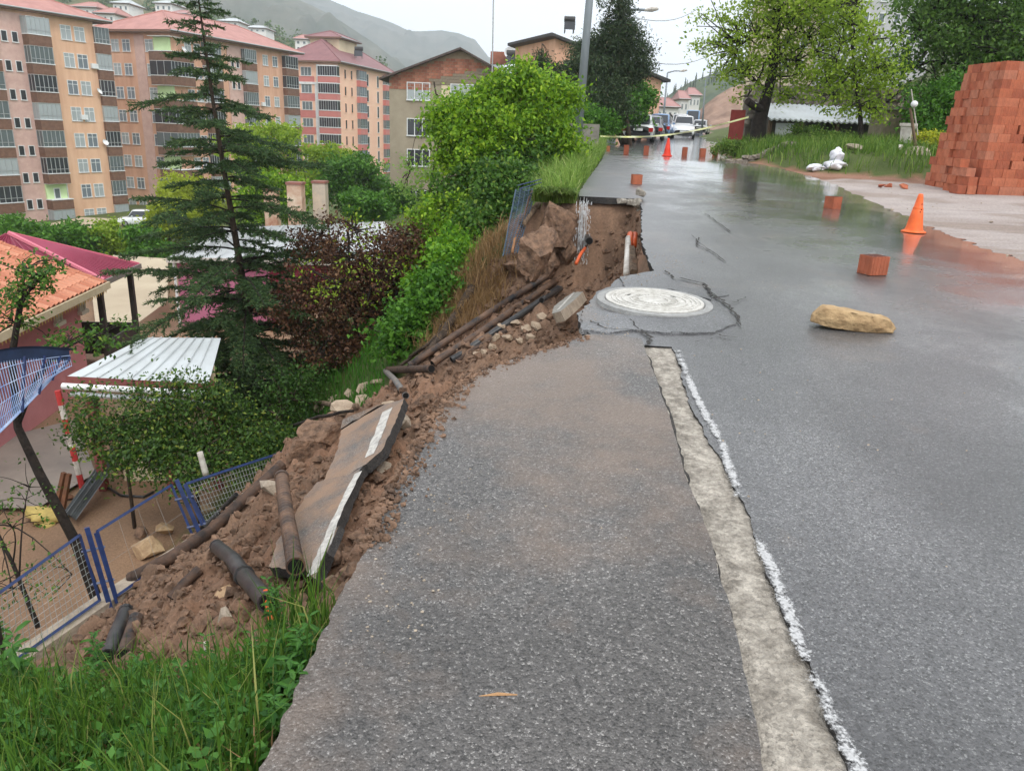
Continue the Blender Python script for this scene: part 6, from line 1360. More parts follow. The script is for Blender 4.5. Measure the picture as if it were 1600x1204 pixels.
P = np.array([onT(*q) for q in [(x + rg.uniform(-26, 26), y + rg.uniform(-14, 14)) for x, y in ((790, 330), (780, 370), (770, 400), (750, 440), (730, 470), (700, 505), (675, 540), (800, 420), (770, 455), (740, 490)) for _ in range(12)]]); P = np.repeat(P, 12, 0) + rg.normal(size=(len(P) * 12, 3)) * np.array([.12, .12, .02]); grass('dead_stalks', 'dead brown stalks and roots on the bank beside the pipes', P, .30, .006, L_DEAD, 23, 1.3)
P = scatter(3800, lambda x, y: (1 - soilmask(x, y)) * 1.0 * ((x < -2.2 - (y - 15) * .02) & (x > -4.6)), rg, (-4.6, -1.8), (11.6, 19)); grass('slope_grass', 'deep green grass under the withered tree', P, .26, .009, leafmat('deep_grass', S(54, 104, 34), S(84, 140, 46), .4), 12, .6)
P = scatter(2200, lambda x, y: sstep((x + 1.6) / .5) * sstep((-.1 - x) / .3) * sstep((14.6 - y) / .5) * sstep((y - 12.3) / .4), rg, (-1.8, 0), (12, 15)); grass('dead_growth', 'brown dead undergrowth around the torn netting', P, .30, .006, L_DEAD, 13, 1.0)
# right bank
P = scatter(30000, lambda x, y: sstep((bankd(x, y) - .05) / .5) * (.3 + .7 * sstep((fbm(x * 1.2, y * 1.2, 29, 3) - .3) * 5)) * np.where(x < 20, 1, 0), rg, (6.4, 20), (14, 42)); grass('bank_grass', 'rank green grass on the bank right of the road', P, .42, .013, L_BANK, 14, .8)
def bankshr(label, px, y, r, mat, seed, n=60): 
    c = aty(px[0], px[1], y); ls = [(c + np.array([dx * r, 0, -.2 * r]), (r * .6, r * .6, r * .45)) for dx in (-.6, 0, .6)]; tree('bank_weed_clump', label, [base(c[0], c[1]), c], (.02, .01), ls, n, 40, .075, mat, clump_r=.16, seed=seed, limbs=30, cat='weeds', group='weed clumps on the right bank', surf=.4)
bankshr('tall weed clump at the low wall under the spring tree', (1230, 232), 25.5, .75, L_MID, 131, 90)
bankshr('weed clump in the middle of the right bank', (1300, 215), 26, .8, L_BANK, 132, 90)
bankshr('weed clump before the white sheet roof', (1270, 205), 28, .8, L_BANK, 133, 80)
bankshr('yellow-flowering bush beside the lamp post', (1460, 215), 23.5, .55, leafmat('yellow_flower', S(150, 170, 50), S(206, 200, 60), .4), 134, 80)
bankshr('weed clump beside the trunk of the spring tree', (1150, 225), 27, .7, L_BANK, 135, 80)
bankshr('weed clump left of the brick stack', (1400, 232), 23, .6, L_MID, 136, 70)
# ------------------------------------------------------------------ things on the road
B_CLAY = [M('clay_%d' % i, S(*c), S(*[int(v * .86) for v in c]), scale=9, rough=.8, bump=.25, bscale=60) for i, c in enumerate(((184, 106, 76), (176, 99, 71), (190, 115, 85), (166, 92, 67), (184, 118, 92)))]
def hollow_brick(w, d, h, ribs=5):
    """hollow clay block: ribbed sides, open cells on top"""
    g = MB(); pts = []; ins = .0035
    def side(p, q, nrm, n):
        L = [(0, 0)]; st = 1 / n
        for i in range(n):
            a = i * st; L += [(a + st * .40, 0), (a + st * .46, 1), (a + st * .54, 1), (a + st * .60, 0)]
        for t, k in L: pts.append((p[0] + (q[0] - p[0]) * t - nrm[0] * ins * k, p[1] + (q[1] - p[1]) * t - nrm[1] * ins * k))
    side((-w / 2, -d / 2), (w / 2, -d / 2), (0, -1), ribs); side((w / 2, -d / 2), (w / 2, d / 2), (1, 0), max(2, ribs - 2)); side((w / 2, d / 2), (-w / 2, d / 2), (0, 1), ribs); side((-w / 2, d / 2), (-w / 2, -d / 2), (-1, 0), max(2, ribs - 2))
    n = len(pts); g.v = [(x, y, 0) for x, y in pts] + [(x, y, h) for x, y in pts]
    for i in range(n): j = (i + 1) % n; g.f.append((i, j, n + j, n + i))
    g.f.append(tuple(reversed(range(n)))); nxc, nyc = 3, 2; t = .014
    # top: webs and recessed cells
    cw = (w - t * (nxc + 1)) / nxc; cd_ = (d - t * (nyc + 1)) / nyc; dep = h * .6
    g.f.append(tuple(n + i for i in range(n)))
    return g, [(-w / 2 + t + i * (cw + t), -d / 2 + t + j * (cd_ + t), cw, cd_) for i in range(nxc) for j in range(nyc)], h
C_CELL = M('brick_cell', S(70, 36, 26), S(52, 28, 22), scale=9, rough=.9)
def road_brick(label, px, w, d, h, rz, mi, cells=True, group='hollow bricks set out on the road', lay=None):
    p = onroad(*px); r = thing('hollow_brick', label, 'brick', (p[0], p[1], Zr(p[1]) + .002), rz, group=group)
    g, cs, hh = hollow_brick(w, d, h); g.build('brick_body', B_CLAY[mi], r, local=True)
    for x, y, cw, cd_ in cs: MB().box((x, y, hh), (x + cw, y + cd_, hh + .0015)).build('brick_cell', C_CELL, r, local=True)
    return r
road_brick('nearest brick on the wet road beside the tan rock', (1362, 428), .22, .19, .19, .35, 1)
road_brick('brick on the wet road between the lone cone and the tree', (1300, 326), .20, .19, .20, .5, 1)
road_brick('brick at the corner of the broken scarp', (994, 288), .19, .19, .19, .1, 0)
for (lb, q, w, h, mi) in (('far brick at the left end of the row under the tape', (950, 237), .12, .19, 0), ('upright far brick second from the left in the row', (978, 242), .16, .30, 3), ('upright far brick left of the far cone', (1009, 243), .16, .30, 3), ('upright far brick right of the far cone', (1069, 245), .16, .30, 3), ('tilted far brick second from the right in the row', (1097, 246), .17, .28, 1), ('small far brick at the right end of the row by the grass', (1117, 245), .12, .24, 0)):
    road_brick(lb, q, w, .19, h, random.uniform(-.2, .2), mi)
C_CONE = M('orange_cone', S(240, 108, 36), S(226, 92, 30), scale=9, rough=.45, spec=.5); C_CONER = M('red_cone', S(232, 66, 40), S(214, 54, 34), scale=9, rough=.5)
def cone(label, px, h, mat, dots=True, lean=0):
    p = onroad(*px); r = thing('traffic_cone', label, 'traffic cone', (p[0], p[1], Zr(p[1]) + .003), group='traffic cones'); s = h / .5
    g = MB().lathe([(.0, 0), (.155 * s, 0), (.155 * s, .012 * s), (.12 * s, .03 * s)], 24); g.build('base', mat, r, local=True, smooth=True)
    g = MB().lathe([(.118 * s, .028 * s), (.105 * s, .06 * s), (.088 * s, .16 * s), (.062 * s, .32 * s), (.058 * s, .325 * s), (.036 * s, .46 * s), (.028 * s, .495 * s), (.018 * s, .5 * s), (0, .5 * s)], 28); g.build('body', mat, r, local=True, smooth=True)
    MB().lathe([(.0655 * s, .305 * s), (.0635 * s, .322 * s)], 28).build('ridge', mat, r, local=True)
    if dots:
        for a, z in ((-1.35, .30), (-1.55, .27), (-1.3, .37)):
            rr = np.interp(z, [.06, .16, .32, .46], [.105, .088, .062, .036]) + .001; MB().tube([(rr * math.cos(a) * s, rr * math.sin(a) * s, z * s), ((rr + .003) * math.cos(a) * s, (rr + .003) * math.sin(a) * s, z * s)], .009, 8).build('dark_spot', C_HOLE, r, local=True)
    return r
cone('orange cone at the right edge of the wet road', (1427, 363), .53, C_CONE); cone('red cone in the far row of bricks', (1042, 244), .56, C_CONER, False)
# tan rock
bm = bmesh.new()
for x, w, z in ((-.315, .05, .035), (-.305, .04, .095), (-.235, .085, .158), (-.06, .10, .150), (.12, .095, .122), (.27, .075, .108), (.325, .045, .055), (.29, .08, .015), (-.22, .10, .02), (.03, .105, .0), (.02, .12, .08), (-.2, .115, .085), (.2, .105, .06)):
    bm.verts.new((x, -w, z)); bm.verts.new((x + .015, w * .9, z - .006))
bmesh.ops.convex_hull(bm, input=bm.verts); bmesh.ops.delete(bm, geom=[v for v in bm.verts if not v.link_faces], context='VERTS'); bmesh.ops.subdivide_edges(bm, edges=bm.edges, cuts=7, use_grid_fill=True)
for v in bm.verts: v.co += mnoise.noise_vector(v.co * 9) * .011 + mnoise.noise_vector(v.co * 26) * .005 + mnoise.noise_vector(v.co * 60) * .002
me = bpy.data.meshes.new('rock'); bm.to_mesh(me); bm.free(); shade(me)
o = obj('rock', me, M('tan_limestone', S(188, 160, 120), S(150, 122, 88), scale=7, rough=.85, bump=.9, bscale=26, detail=9)); p = onroad(1328, 512); o.location = (p[0], p[1], Zr(p[1]) - .004); o.rotation_euler = (.02, .035, -.12); tag(o, 'tan elongated rock lying on the wet road', 'rock')
# manhole
mc_ = onroad(1022, 474); mh = thing('manhole_cover', 'round pale concrete manhole cover with raised rings', 'manhole cover', (mc_[0], mc_[1], Zr(mc_[1]) + .012)); mh.rotation_euler = (.038, 0, .3)
C_MH = M('pale_concrete', S(206, 204, 198), S(172, 169, 162), scale=16, rough=.7, bump=.4, bscale=60); C_MH2 = M('grey_concrete', S(160, 160, 158), S(136, 136, 134), scale=10, rough=.75, bump=.6, bscale=50)
MB().lathe([(.50, -.05), (.485, .014), (.43, .018), (.415, .006)], 48).build('frame_ring', C_MH2, mh, local=True, smooth=False)
MB().lathe([(.412, -.01), (.412, .022), (.385, .026), (.376, .016), (.0, .016)], 64).build('cover_disc', C_MH, mh, local=True)
for r_ in (.355, .318, .27, .20, .13, .118): MB().lathe([(r_ + .008, .0165), (r_ + .006, .024), (r_ - .006, .024), (r_ - .008, .0165)], 48).build('raised_ring', C_MH, mh, local=True)
for i in range(36):
    a = 2 * math.pi * i / 36; c_, s_ = math.cos(a), math.sin(a); MB().box((-.020, -.005, .0165), (.020, .005, .0235), Matrix.Rotation(a, 4, 'Z') @ Matrix.Translation((.16, 0, 0))).build('radial_bar', C_MH, mh, local=True)
for a in (.4, 2.2, 4.1): MB().box((-.03, -.008, .0165), (.03, .008, .0172), Matrix.Rotation(a, 4, 'Z') @ Matrix.Translation((.245, 0, 0)) @ Matrix.Rotation(1.57, 4, 'Z')).build('lift_slot', C_HOLE, mh, local=True)
# asphalt patch collar around the manhole, broken in pieces
A_PATCH = asphalt('patch_asphalt', (.095, .096, .10), (.3, .3, .3), .42, .25, agg=110, bumps=.4)
def patch(px, h, seed, label=None):
    rg2 = np.random.default_rng(seed); P = [onroad(*q) for q in px]; out = []
    for i, p in enumerate(P):
        q = P[(i + 1) % len(P)]; L = np.linalg.norm(q - p); k = max(1, int(L / .05))
        for j in range(k):
            t = p + (q - p) * j / k; nrm = np.array([q[1] - p[1], -(q[0] - p[0])]) / (L + 1e-9); t = t[:2] + nrm * rg2.uniform(-.012, .012); out.append((t[0], t[1], Zr(t[1])))
    out = out[::-1] if sum((a[0] * b2[1] - b2[0] * a[1]) for a, b2 in zip(out, out[1:] + out[:1])) < 0 else out
    g = MB(); n = len(out); c = np.mean(np.array(out), 0); k0 = len(g.v)
    ins = [np.array(p) + (c - np.array(p)) * .02 for p in out]
    g.poly([(p[0], p[1], p[2] + h) for p in ins]); 
    for i in range(n): j = (i + 1) % n; g.quad((out[i][0], out[i][1], out[i][2] - .02), (out[j][0], out[j][1], out[j][2] - .02), (ins[j][0], ins[j][1], ins[j][2] + h), (ins[i][0], ins[i][1], ins[i][2] + h))
    o = g.build('asphalt_patch', A_PATCH, road); return o
patch([(906, 492), (912, 482), (940, 488), (985, 496), (1050, 496), (1090, 488), (1106, 478), (1128, 486), (1150, 508), (1118, 522), (1050, 524), (1000, 518), (950, 522), (906, 518)], .014, 1)
patch([(968, 434), (1022, 424), (1046, 432), (1060, 446), (1094, 456), (1112, 470), (1096, 466), (1050, 454), (1010, 452), (976, 456)], .010, 2)
patch([(1096, 444), (1130, 452), (1140, 462), (1112, 466), (1106, 454)], .006, 3)
C_CRACK_SHADE = M('crack_shade', (.018, .017, .016), (.06, .055, .05), scale=30, rough=.9)  # dark ribbons laid on the asphalt, painting the shade inside its cracks
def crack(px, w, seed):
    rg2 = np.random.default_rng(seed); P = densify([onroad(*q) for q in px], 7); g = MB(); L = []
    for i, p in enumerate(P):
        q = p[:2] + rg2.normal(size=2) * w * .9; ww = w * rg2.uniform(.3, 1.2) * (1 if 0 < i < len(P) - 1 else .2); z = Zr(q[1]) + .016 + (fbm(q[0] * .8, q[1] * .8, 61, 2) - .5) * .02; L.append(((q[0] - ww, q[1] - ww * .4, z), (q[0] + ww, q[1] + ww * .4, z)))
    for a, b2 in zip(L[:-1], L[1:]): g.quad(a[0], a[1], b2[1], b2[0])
    g.build('crack', C_CRACK_SHADE, road)
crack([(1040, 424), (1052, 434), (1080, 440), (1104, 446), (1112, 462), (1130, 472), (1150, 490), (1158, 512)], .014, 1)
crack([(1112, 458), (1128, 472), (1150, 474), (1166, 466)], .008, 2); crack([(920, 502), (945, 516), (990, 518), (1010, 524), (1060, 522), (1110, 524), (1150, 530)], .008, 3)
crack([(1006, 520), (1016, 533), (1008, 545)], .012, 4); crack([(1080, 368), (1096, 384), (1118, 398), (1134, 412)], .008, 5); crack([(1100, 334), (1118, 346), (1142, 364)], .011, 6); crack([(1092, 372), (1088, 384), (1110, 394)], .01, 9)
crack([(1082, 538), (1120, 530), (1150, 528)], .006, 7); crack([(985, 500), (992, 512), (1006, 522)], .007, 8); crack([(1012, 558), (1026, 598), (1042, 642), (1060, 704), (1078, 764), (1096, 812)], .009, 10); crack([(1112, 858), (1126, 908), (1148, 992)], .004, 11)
o = MB().tube([onroad(748, 1095) + np.array([0, 0, .018]), onroad(778, 1093) + np.array([0, 0, .02]), onroad(808, 1093) + np.array([0, 0, .018])], [.001, .0055, .002], 6).build('wood_splinter', M('splinter', S(176, 138, 98), S(150, 112, 78), scale=20)); tag(o, 'thin brown wood splinter lying on the shoulder asphalt', 'stick')
# loose grit on the asphalt
rg = np.random.default_rng(8); VV, FF = [], []; k = 0
for i in range(700):
    y = rg.uniform(1.5, 9); x = rg.uniform(np.interp(y, *XL_K) + .03, np.interp(y, *XL_K) + rg.choice([.35, 4.5], p=[.7, .3])); v, f = protos[rg.integers(9)]; s_ = rg.uniform(.002, .007); VV.append(v * s_ + np.array([x, y, Zr(y) + .014])); FF += [tuple(q + k for q in t) for t in f]; k += len(v)
for i in range(160):
    y = rg.uniform(9.5, 21); x = np.interp(y, *XR_K) + abs(rg.normal()) * 1.6 - .2; v, f = protos[rg.integers(9)]; s_ = min(.005 + .005 * rg.pareto(2), .03); VV.append(v * s_ + np.array([x, y, Zr(y) + .005])); FF += [tuple(q + k for q in t) for t in f]; k += len(v)
me = bpy.data.meshes.new('loose_grit'); me.from_pydata(np.concatenate(VV).tolist(), [], FF); kind(obj('loose_grit', me, C_BLOCK), 'stuff', 'loose grit scattered on the asphalt', 'grit')
# litter in the grass
def litter(label, px, s, mat, seed, name='plastic_litter', cat='litter'):
    p = onT(*px); rg2 = np.random.default_rng(seed); bm = bmesh.new(); bmesh.ops.create_icosphere(bm, subdivisions=3, radius=1)
    for v in bm.verts:
        c = v.co; f = 1 + 1.1 * (vnoise(np.array([c.x * 3 + seed]), np.array([c.y * 3 + c.z * 2]), seed)[0] - .5) + .5 * (vnoise(np.array([c.x * 7]), np.array([c.z * 7 + c.y]), seed + 1)[0] - .5); v.co = (c.x * f * s[0], c.y * f * s[1], c.z * f * s[2])
    me = bpy.data.meshes.new(name); bm.to_mesh(me); bm.free(); shade(me); o = obj(name, me, mat); o.location = (p[0], p[1], p[2] + s[2] * .6); tag(o, label, cat); return o
litter('crumpled teal plastic scrap in the foreground grass', (346, 1078), (.035, .03, .04), M('teal_plastic', S(110, 178, 176), S(80, 150, 150), scale=9, rough=.4), 1)
litter('grey plastic bag half hidden in the foreground grass', (370, 1150), (.05, .04, .035), M('grey_plastic', S(170, 176, 186), S(120, 128, 138), scale=12, rough=.35), 2)
litter('pale stone-like scrap in the left foreground grass', (195, 1140), (.05, .04, .03), C_BLOCK, 3)
litter('yellow plastic bag in the yard behind the fence', (70, 815), (.35, .25, .16), M('yellow_bag', S(190, 168, 96), S(160, 140, 84), scale=6), 4)
# ------------------------------------------------------------------ brick stack
c0 = onroad(1526, 303); tp = aty(1541, 92, c0[1] + .15); ux = np.array([math.cos(.10), math.sin(.10)]); rz = .10
stk = thing('brick_stack', 'tall stack of red hollow clay bricks at the roadside', 'brick stack', (c0[0], c0[1], Zr(c0[1]) - .01), rz)
bw_, bd_, bh_ = .285, .19, .178; rows = 15
bmv = []
g, _, _ = hollow_brick(bw_ * .99, bd_ * .985, bh_ * .985, 6); mA = g.mesh('brick'); g, _, _ = hollow_brick(bd_ * .985, bw_ * .99, bh_ * .985, 4); mB = g.mesh('brick')
mv = {(k, i): meshmat(mm, B_CLAY[i]) for k, mm in (('A', mA), ('B', mB)) for i in range(5)}
rg = np.random.default_rng(15); nbk = 0
for j in range(rows):
    z = j * bh_; batter = .014 * j; fx = .011 * j; jj = rg.uniform(-.01, .01)
    # front face, stretcher bricks
    n_ = 6
    x = .0 + fx + jj + (0 if j % 2 else .0)
    while x < 2.0:
        hd = (j % 2 == 0 and x < .1) or rg.random() < .18
        w_ = bd_ if hd else bw_
        o = obj('brick', mv[('B' if hd else 'A', int(rg.choice(5, p=[.3, .25, .2, .15, .1])))], None, stk); o.location = (x + w_ / 2, batter + (bw_ if hd else bd_) / 2 + rg.uniform(-.009, .006), z); o.rotation_euler = (0, 0, rg.uniform(-.03, .03)); x += w_ + rg.uniform(.001, .008) + (.05 if rg.random() < .06 else 0); nbk += 1
    # left side face, receding
    y = batter + (bw_ if j % 2 == 0 else bd_) + .004; ymax = 1.75 - .03 * j
    while y < ymax:
        hd = rg.random() < .3; w_ = bw_ if hd else bd_; step = max(0, (1.0 - .0 * j) * 0); off = -.05 * ((y - batter) > .9) * (j < rows - 1)
        o = obj('brick', mv[('B' if hd else 'A', int(rg.choice(5, p=[.2, .2, .3, .1, .2])))], None, stk); o.location = (fx + off + (bd_ if hd else bw_) / 2 + rg.uniform(-.015, .015), y + w_ / 2, z); o.rotation_euler = (0, 0, rg.uniform(-.03, .03)); y += w_ + rg.uniform(.001, .006); nbk += 1
print('stack bricks', nbk)
MB().box((.30, .36, 0), (1.9, 1.6, rows * bh_ - .25)).build('stack_core', B_CLAY[3], stk, local=True)
# bricks stepping down at the left foot
steps = [(-.20, .05, 0), (-.20, .28, 0), (-.42, .10, 0), (-.20, .08, 1), (-.20, .32, 1), (-.20, .2, 2), (-.20, .44, 2), (-.2, .62, 0), (-.22, .5, 1), (-.22, .45, 3)]
for i, (x, y, j) in enumerate(steps):
    o = obj('brick', mv[('B', int(rg.integers(5)))], None, stk); o.location = (x + rg.uniform(-.02, .02), y + rg.uniform(-.03, .03) - .02, j * bh_); o.rotation_euler = (0, 0, rg.uniform(-.12, .12))
for i, (x, y) in enumerate(((-1.3, .55), (-1.55, .8), (-1.15, .9), (-1.8, .5))):
    p = np.array([c0[0] + x, c0[1] + y]); o = obj('brick_fragment', hull(np.random.default_rng(i + 400), (.1, .07, .05), 12), B_CLAY[i % 5]); o.location = (p[0], p[1], Zr(p[1]) + .03); tag(o, 'broken red brick fragment on the ground left of the brick stack', 'brick', 'brick fragments')
o = MB().tube([aty(1478, 290, 19.3), aty(1488, 222, 19.5)], .05, 4).build('timber_plank', C_WOOD); tag(o, 'dark plank leaning at the left side of the brick stack', 'plank')
# ------------------------------------------------------------------ lamp poles, wires, tape
C_GALV = M('galvanised_steel', S(150, 158, 164), S(126, 134, 140), scale=1.5, rough=.5, metal=.25, stretch=(1, 1, .3))
def lamp(label, bpx, tpx, y, r0, r1, arm=None, group='street lamps'):
    tp_ = aty(tpx[0], tpx[1], y); bp_ = aty(bpx[0], bpx[1], y); d = tp_ - bp_; zg = gz(bp_[0], bp_[1]); bp_ = bp_ + d * ((zg - bp_[2]) / d[2]); r = thing('street_lamp', label, 'street lamp', tuple(bp_), group=group)
    if tpx[1] <= 0: tp_ = bp_ + (tp_ - bp_) * (8.5 / (tp_[2] - bp_[2]))
    MB().tube([bp_, tp_], [r0, r1], 10).build('pole', C_GALV, r, smooth=True); MB().tube([bp_, bp_ + np.array([0, 0, .25])], [r0 * 1.5, r0 * 1.3], 10).build('base', C_GALV, r)
    a = arm or (1.2, 0, .25); e = tp_ + np.array(a); MB().tube([tp_, tp_ + np.array(a) * .5 + np.array([0, 0, .08]), e], [r1, r1 * .8, r1 * .7], 6).build('arm', C_GALV, r)
    h = np.array(a) / np.linalg.norm(a); MB().tube([e - h * .1, e + h * .25, e + h * .55], [.05, .11, .06], 8).build('lamp_head', C_WHITEP, r); return r
lamp('nearest grey lamp pole rising out of the verge grass', (903, 212), (921, 0), 24, .14, .08)
lamp('grey lamp pole among the dark pines', (957, 200), (972, 20), 39, .15, .08, arm=(1.1, 0, .15))
lamp('far lamp pole over the road bend', (1036, 190), (1043, 114), 75, .12, .07, arm=(1.2, 0, .2)); lamp('far lamp pole on the cut slope', (1098, 185), (1103, 122), 85, .12, .06, arm=(1.4, 0, .1))
o = MB().tube([base(5.05, 37.6), aty(970, 125, 37.6)], [.13, .10], 8).build('utility_pole', C_BARK); tag(o, 'dark wooden pole leaning beside the second lamp pole', 'pole')
for i, (a, b2) in enumerate((((988, 28, 39), (1100, 8, 60)), ((1000, 95, 40), (1125, 78, 60)))):
    A, B = aty(*a), aty(*b2); o = MB().tube([A * (1 - t) + B * t - np.array([0, 0, .5]) * math.sin(math.pi * t) for t in np.linspace(0, 1, 9)], .014, 4).build('overhead_wire', C_DARK); tag(o, ['upper', 'lower'][i] + ' overhead wire crossing the sky right of the pines', 'wire')
A, B = aty(1170, 183, 27.7), aty(938, 213, 30); mt_tape = M('barrier_tape_plastic', S(214, 214, 130), S(232, 232, 206), scale=2.5, rough=.4)
g = MB(); Q = [A * (1 - t) + B * t - np.array([0, 0, .25]) * math.sin(math.pi * t) for t in np.linspace(0, 1, 30)]
for i in range(29):
    t0, t1 = Q[i], Q[i + 1]; w0 = np.array([0, .02 * math.sin(i * .9), .028]); w1 = np.array([0, .02 * math.sin((i + 1) * .9), .028]); g.quad(t0 - w0, t1 - w1, t1 + w1, t0 + w0)
tape = g.build('barrier_tape', mt_tape); tag(tape, 'yellow-white barrier tape strung from the spring tree across the road', 'tape')
# grey wall stub at the near lamp
p = aty(908, 212, 25); g = MB().box((p[0] - .35, p[1], gz(p[0], p[1]) - .2), (p[0] + .55, p[1] + 1.2, p[2] + .35)); o = g.build('block_wall', M('grey_blockwork', S(140, 136, 126), S(116, 112, 104), scale=3, bump=.5)); tag(o, 'grey concrete block wall stub behind the near lamp pole', 'wall')
# ------------------------------------------------------------------ cars
C_TYRE = M('tyre_rubber', (.015, .015, .016), rough=.8); C_RIM = M('wheel_rim', S(170, 172, 176), rough=.35, metal=.7); C_TAIL = M('tail_light', S(170, 24, 20), rough=.3); C_HEAD = M('head_light', S(232, 236, 240), rough=.15); C_PLATE = M('number_plate', S(226, 228, 224), rough=.5); C_TRIM = M('black_trim', (.02, .02, .022), rough=.5)
def car(label, pos, rz, col, L=4.3, W=1.76, H=1.48, suv=False, group='cars on the far road', mat=None):
    r = thing('car', label, 'car', pos, rz, group=group)          # local: front at +Y
    paint = mat or M('car_paint_' + label[:14].replace(' ', '_'), col, rough=.3, spec=.6, coat=.6); hl_ = L / 2; gb = .18; sh = .86 if not suv else .98
    st = [(-hl_, .62, .42, sh * .90), (-hl_ + .08, .80, .26, sh * .98), (-hl_ + .5, .86, gb, sh * 1.02), (-.6, .88, gb, sh), (.6, .88, gb, sh * .98), (hl_ - 1.0, .87, gb, sh * .93), (hl_ - .35, .83, .22, sh * .84), (hl_ - .06, .74, .28, sh * .72), (hl_, .62, .38, sh * .58)]
    def loft(st, secs):
        g = MB(); n = None
        for (y, w, z0, z1) in st:
            w *= W / 1.76; sec = secs(w, z0, z1); n = len(sec); g.v += [(x, y, z) for x, z in sec]
        for i in range(len(st) - 1):
            for j in range(n): g.f.append((i * n + j, i * n + (j + 1) % n, (i + 1) * n + (j + 1) % n, (i + 1) * n + j))
        g.f.append(tuple(range(n))); k = (len(st) - 1) * n; g.f.append(tuple(reversed(range(k, k + n)))); return g
    sec = lambda w, z0, z1: [(-w * .9, z0), (-w, z0 + (z1 - z0) * .25), (-w, z0 + (z1 - z0) * .7), (-w * .9, z1), (-w * .5, z1 + .03), (w * .5, z1 + .03), (w * .9, z1), (w, z0 + (z1 - z0) * .7), (w, z0 + (z1 - z0) * .25), (w * .9, z0)]
    loft(st, sec).build('body', paint, r, local=True, smooth=True)
    rs, re = (-hl_ + .25, hl_ - 1.15) if suv else (-hl_ + .45, hl_ - 1.2)
    gs = [(rs, .74, sh, sh + .03), (rs + .35, .70, sh, H - .06), (rs + .8, .67, sh, H), (.2, .67, sh, H), (.55, .67, sh, H - .05), (re, .74, sh, sh + .03)]
    cab = loft(gs, lambda w, z0, z1: [(-w * 1.08, z0 - .05), (-w * 1.04, z0 + (z1 - z0) * .4), (-w * .94, z1 - .04 * (z1 > z0 + .1)), (-w * .6, z1), (w * .6, z1), (w * .94, z1 - .04 * (z1 > z0 + .1)), (w * 1.04, z0 + (z1 - z0) * .4), (w * 1.08, z0 - .05)]).build('cabin', paint, r, local=True, smooth=True)
    k = W / 1.76; o_ = .012
    def wq(nm, pts): MB().poly(pts).build(nm, G_DARK, cab, local=True)
    wq('windscreen', [(-.66 * k, re - .04, sh + .08), (.66 * k, re - .04, sh + .08), (.58 * k, .62, H - .09), (-.58 * k, .62, H - .09)])
    wq('rear_window', [(.62 * k, rs - .02, sh + .10), (-.62 * k, rs - .02, sh + .10), (-.56 * k, rs + .30, H - .10), (.56 * k, rs + .30, H - .10)])
    for s_ in (-1, 1): wq('side_window', [(s_ * .80 * k, rs + .35, sh + .06), (s_ * .80 * k, .95, sh + .06), (s_ * .70 * k, .5, H - .10), (s_ * .70 * k, rs + .6, H - .10)])
    for s_ in (-1, 1):
        for y in (-hl_ + .78, hl_ - .82):
            wlo = MB(); x = s_ * (W / 2 - .10); wlo.tube([(x - .10, y, .31), (x + .10, y, .31)], .31, 18); wh = wlo.build('wheel', C_TYRE, r, local=True); MB().tube([(x + s_ * .101, y, .31), (x + s_ * .108, y, .31)], .2, 14).build('rim', C_RIM, wh, local=True)
        MB().box((s_ * .72 * k - .14, -hl_ - .006, sh * .62), (s_ * .72 * k + .10, -hl_ + .14, sh * .86)).build('tail_light', C_TAIL, r, local=True); MB().box((s_ * .60 * k - .15, hl_ - .12, sh * .58), (s_ * .60 * k + .15, hl_ - .03, sh * .74)).build('headlight', C_HEAD, r, local=True)
        MB().box((s_ * .98 * k - .09, re - .5, sh + .03), (s_ * .98 * k + .09, re - .38, sh + .17)).build('mirror', paint, r, local=True)
    MB().box((-.70 * k, -hl_ - .02, .30), (.70 * k, -hl_ + .1, .46)).build('bumper', C_TRIM, r, local=True); MB().box((-.66 * k, hl_ - .14, .28), (.66 * k, hl_ + .015, .44)).build('grille', C_TRIM, r, local=True)
    MB().box((-.26, -hl_ - .012, sh * .66), (.26, -hl_ + .02, sh * .80)).build('number_plate', C_PLATE, r, local=True); MB().box((-.26, hl_ - .02, .445), (.26, hl_ + .02, .55)).build('number_plate', C_PLATE, r, local=True)
    return r
def roadcar(label, px, y, rz, col, **k):
    p = aty(px[0], px[1], y); car(label, (p[0], p[1], float(Zr(p[1])) + .004), rz, col, **k)
WHITE = S(226, 228, 230)
roadcar('white saloon parked at the left roadside, nearest of the cars', (998, 216), 47, -.18, WHITE)
roadcar('dark grey car parked just behind the white saloon', (1016, 214), 54, -.20, S(116, 120, 126))
roadcar('pale blue van parked farther along the left roadside', (1031, 210), 64, -.22, S(120, 150, 190), suv=True, H=1.75)
roadcar('white off-road car coming toward the barrier with lights on', (1067, 211), 66, math.pi - .20, WHITE, suv=True, H=1.72, W=1.85)
roadcar('white van behind the approaching white off-road car', (1062, 202), 84, math.pi - .25, WHITE, suv=True, H=2.0, W=1.9)
roadcar('white car parked below the cut slope', (1095, 198), 88, -.3, WHITE)
roadcar('blue truck cab far up the road', (1083, 197), 100, -.3, S(110, 150, 190), suv=True, H=2.4, W=2.0)
p = aty(218, 348, 84); car('white off-road car parked in front of the orange blocks', (p[0], p[1], p[2] - .3), 1.9, WHITE, suv=True, H=1.7, group='cars in the valley'); 
g = MB().box((p[0] - 9, p[1] - 3, -16), (p[0] + 5, p[1] + 5, p[2] - .31)); o = g.build('parking_terrace', W_CONC); kind(o, 'structure', 'paved terrace carrying the parked white car')
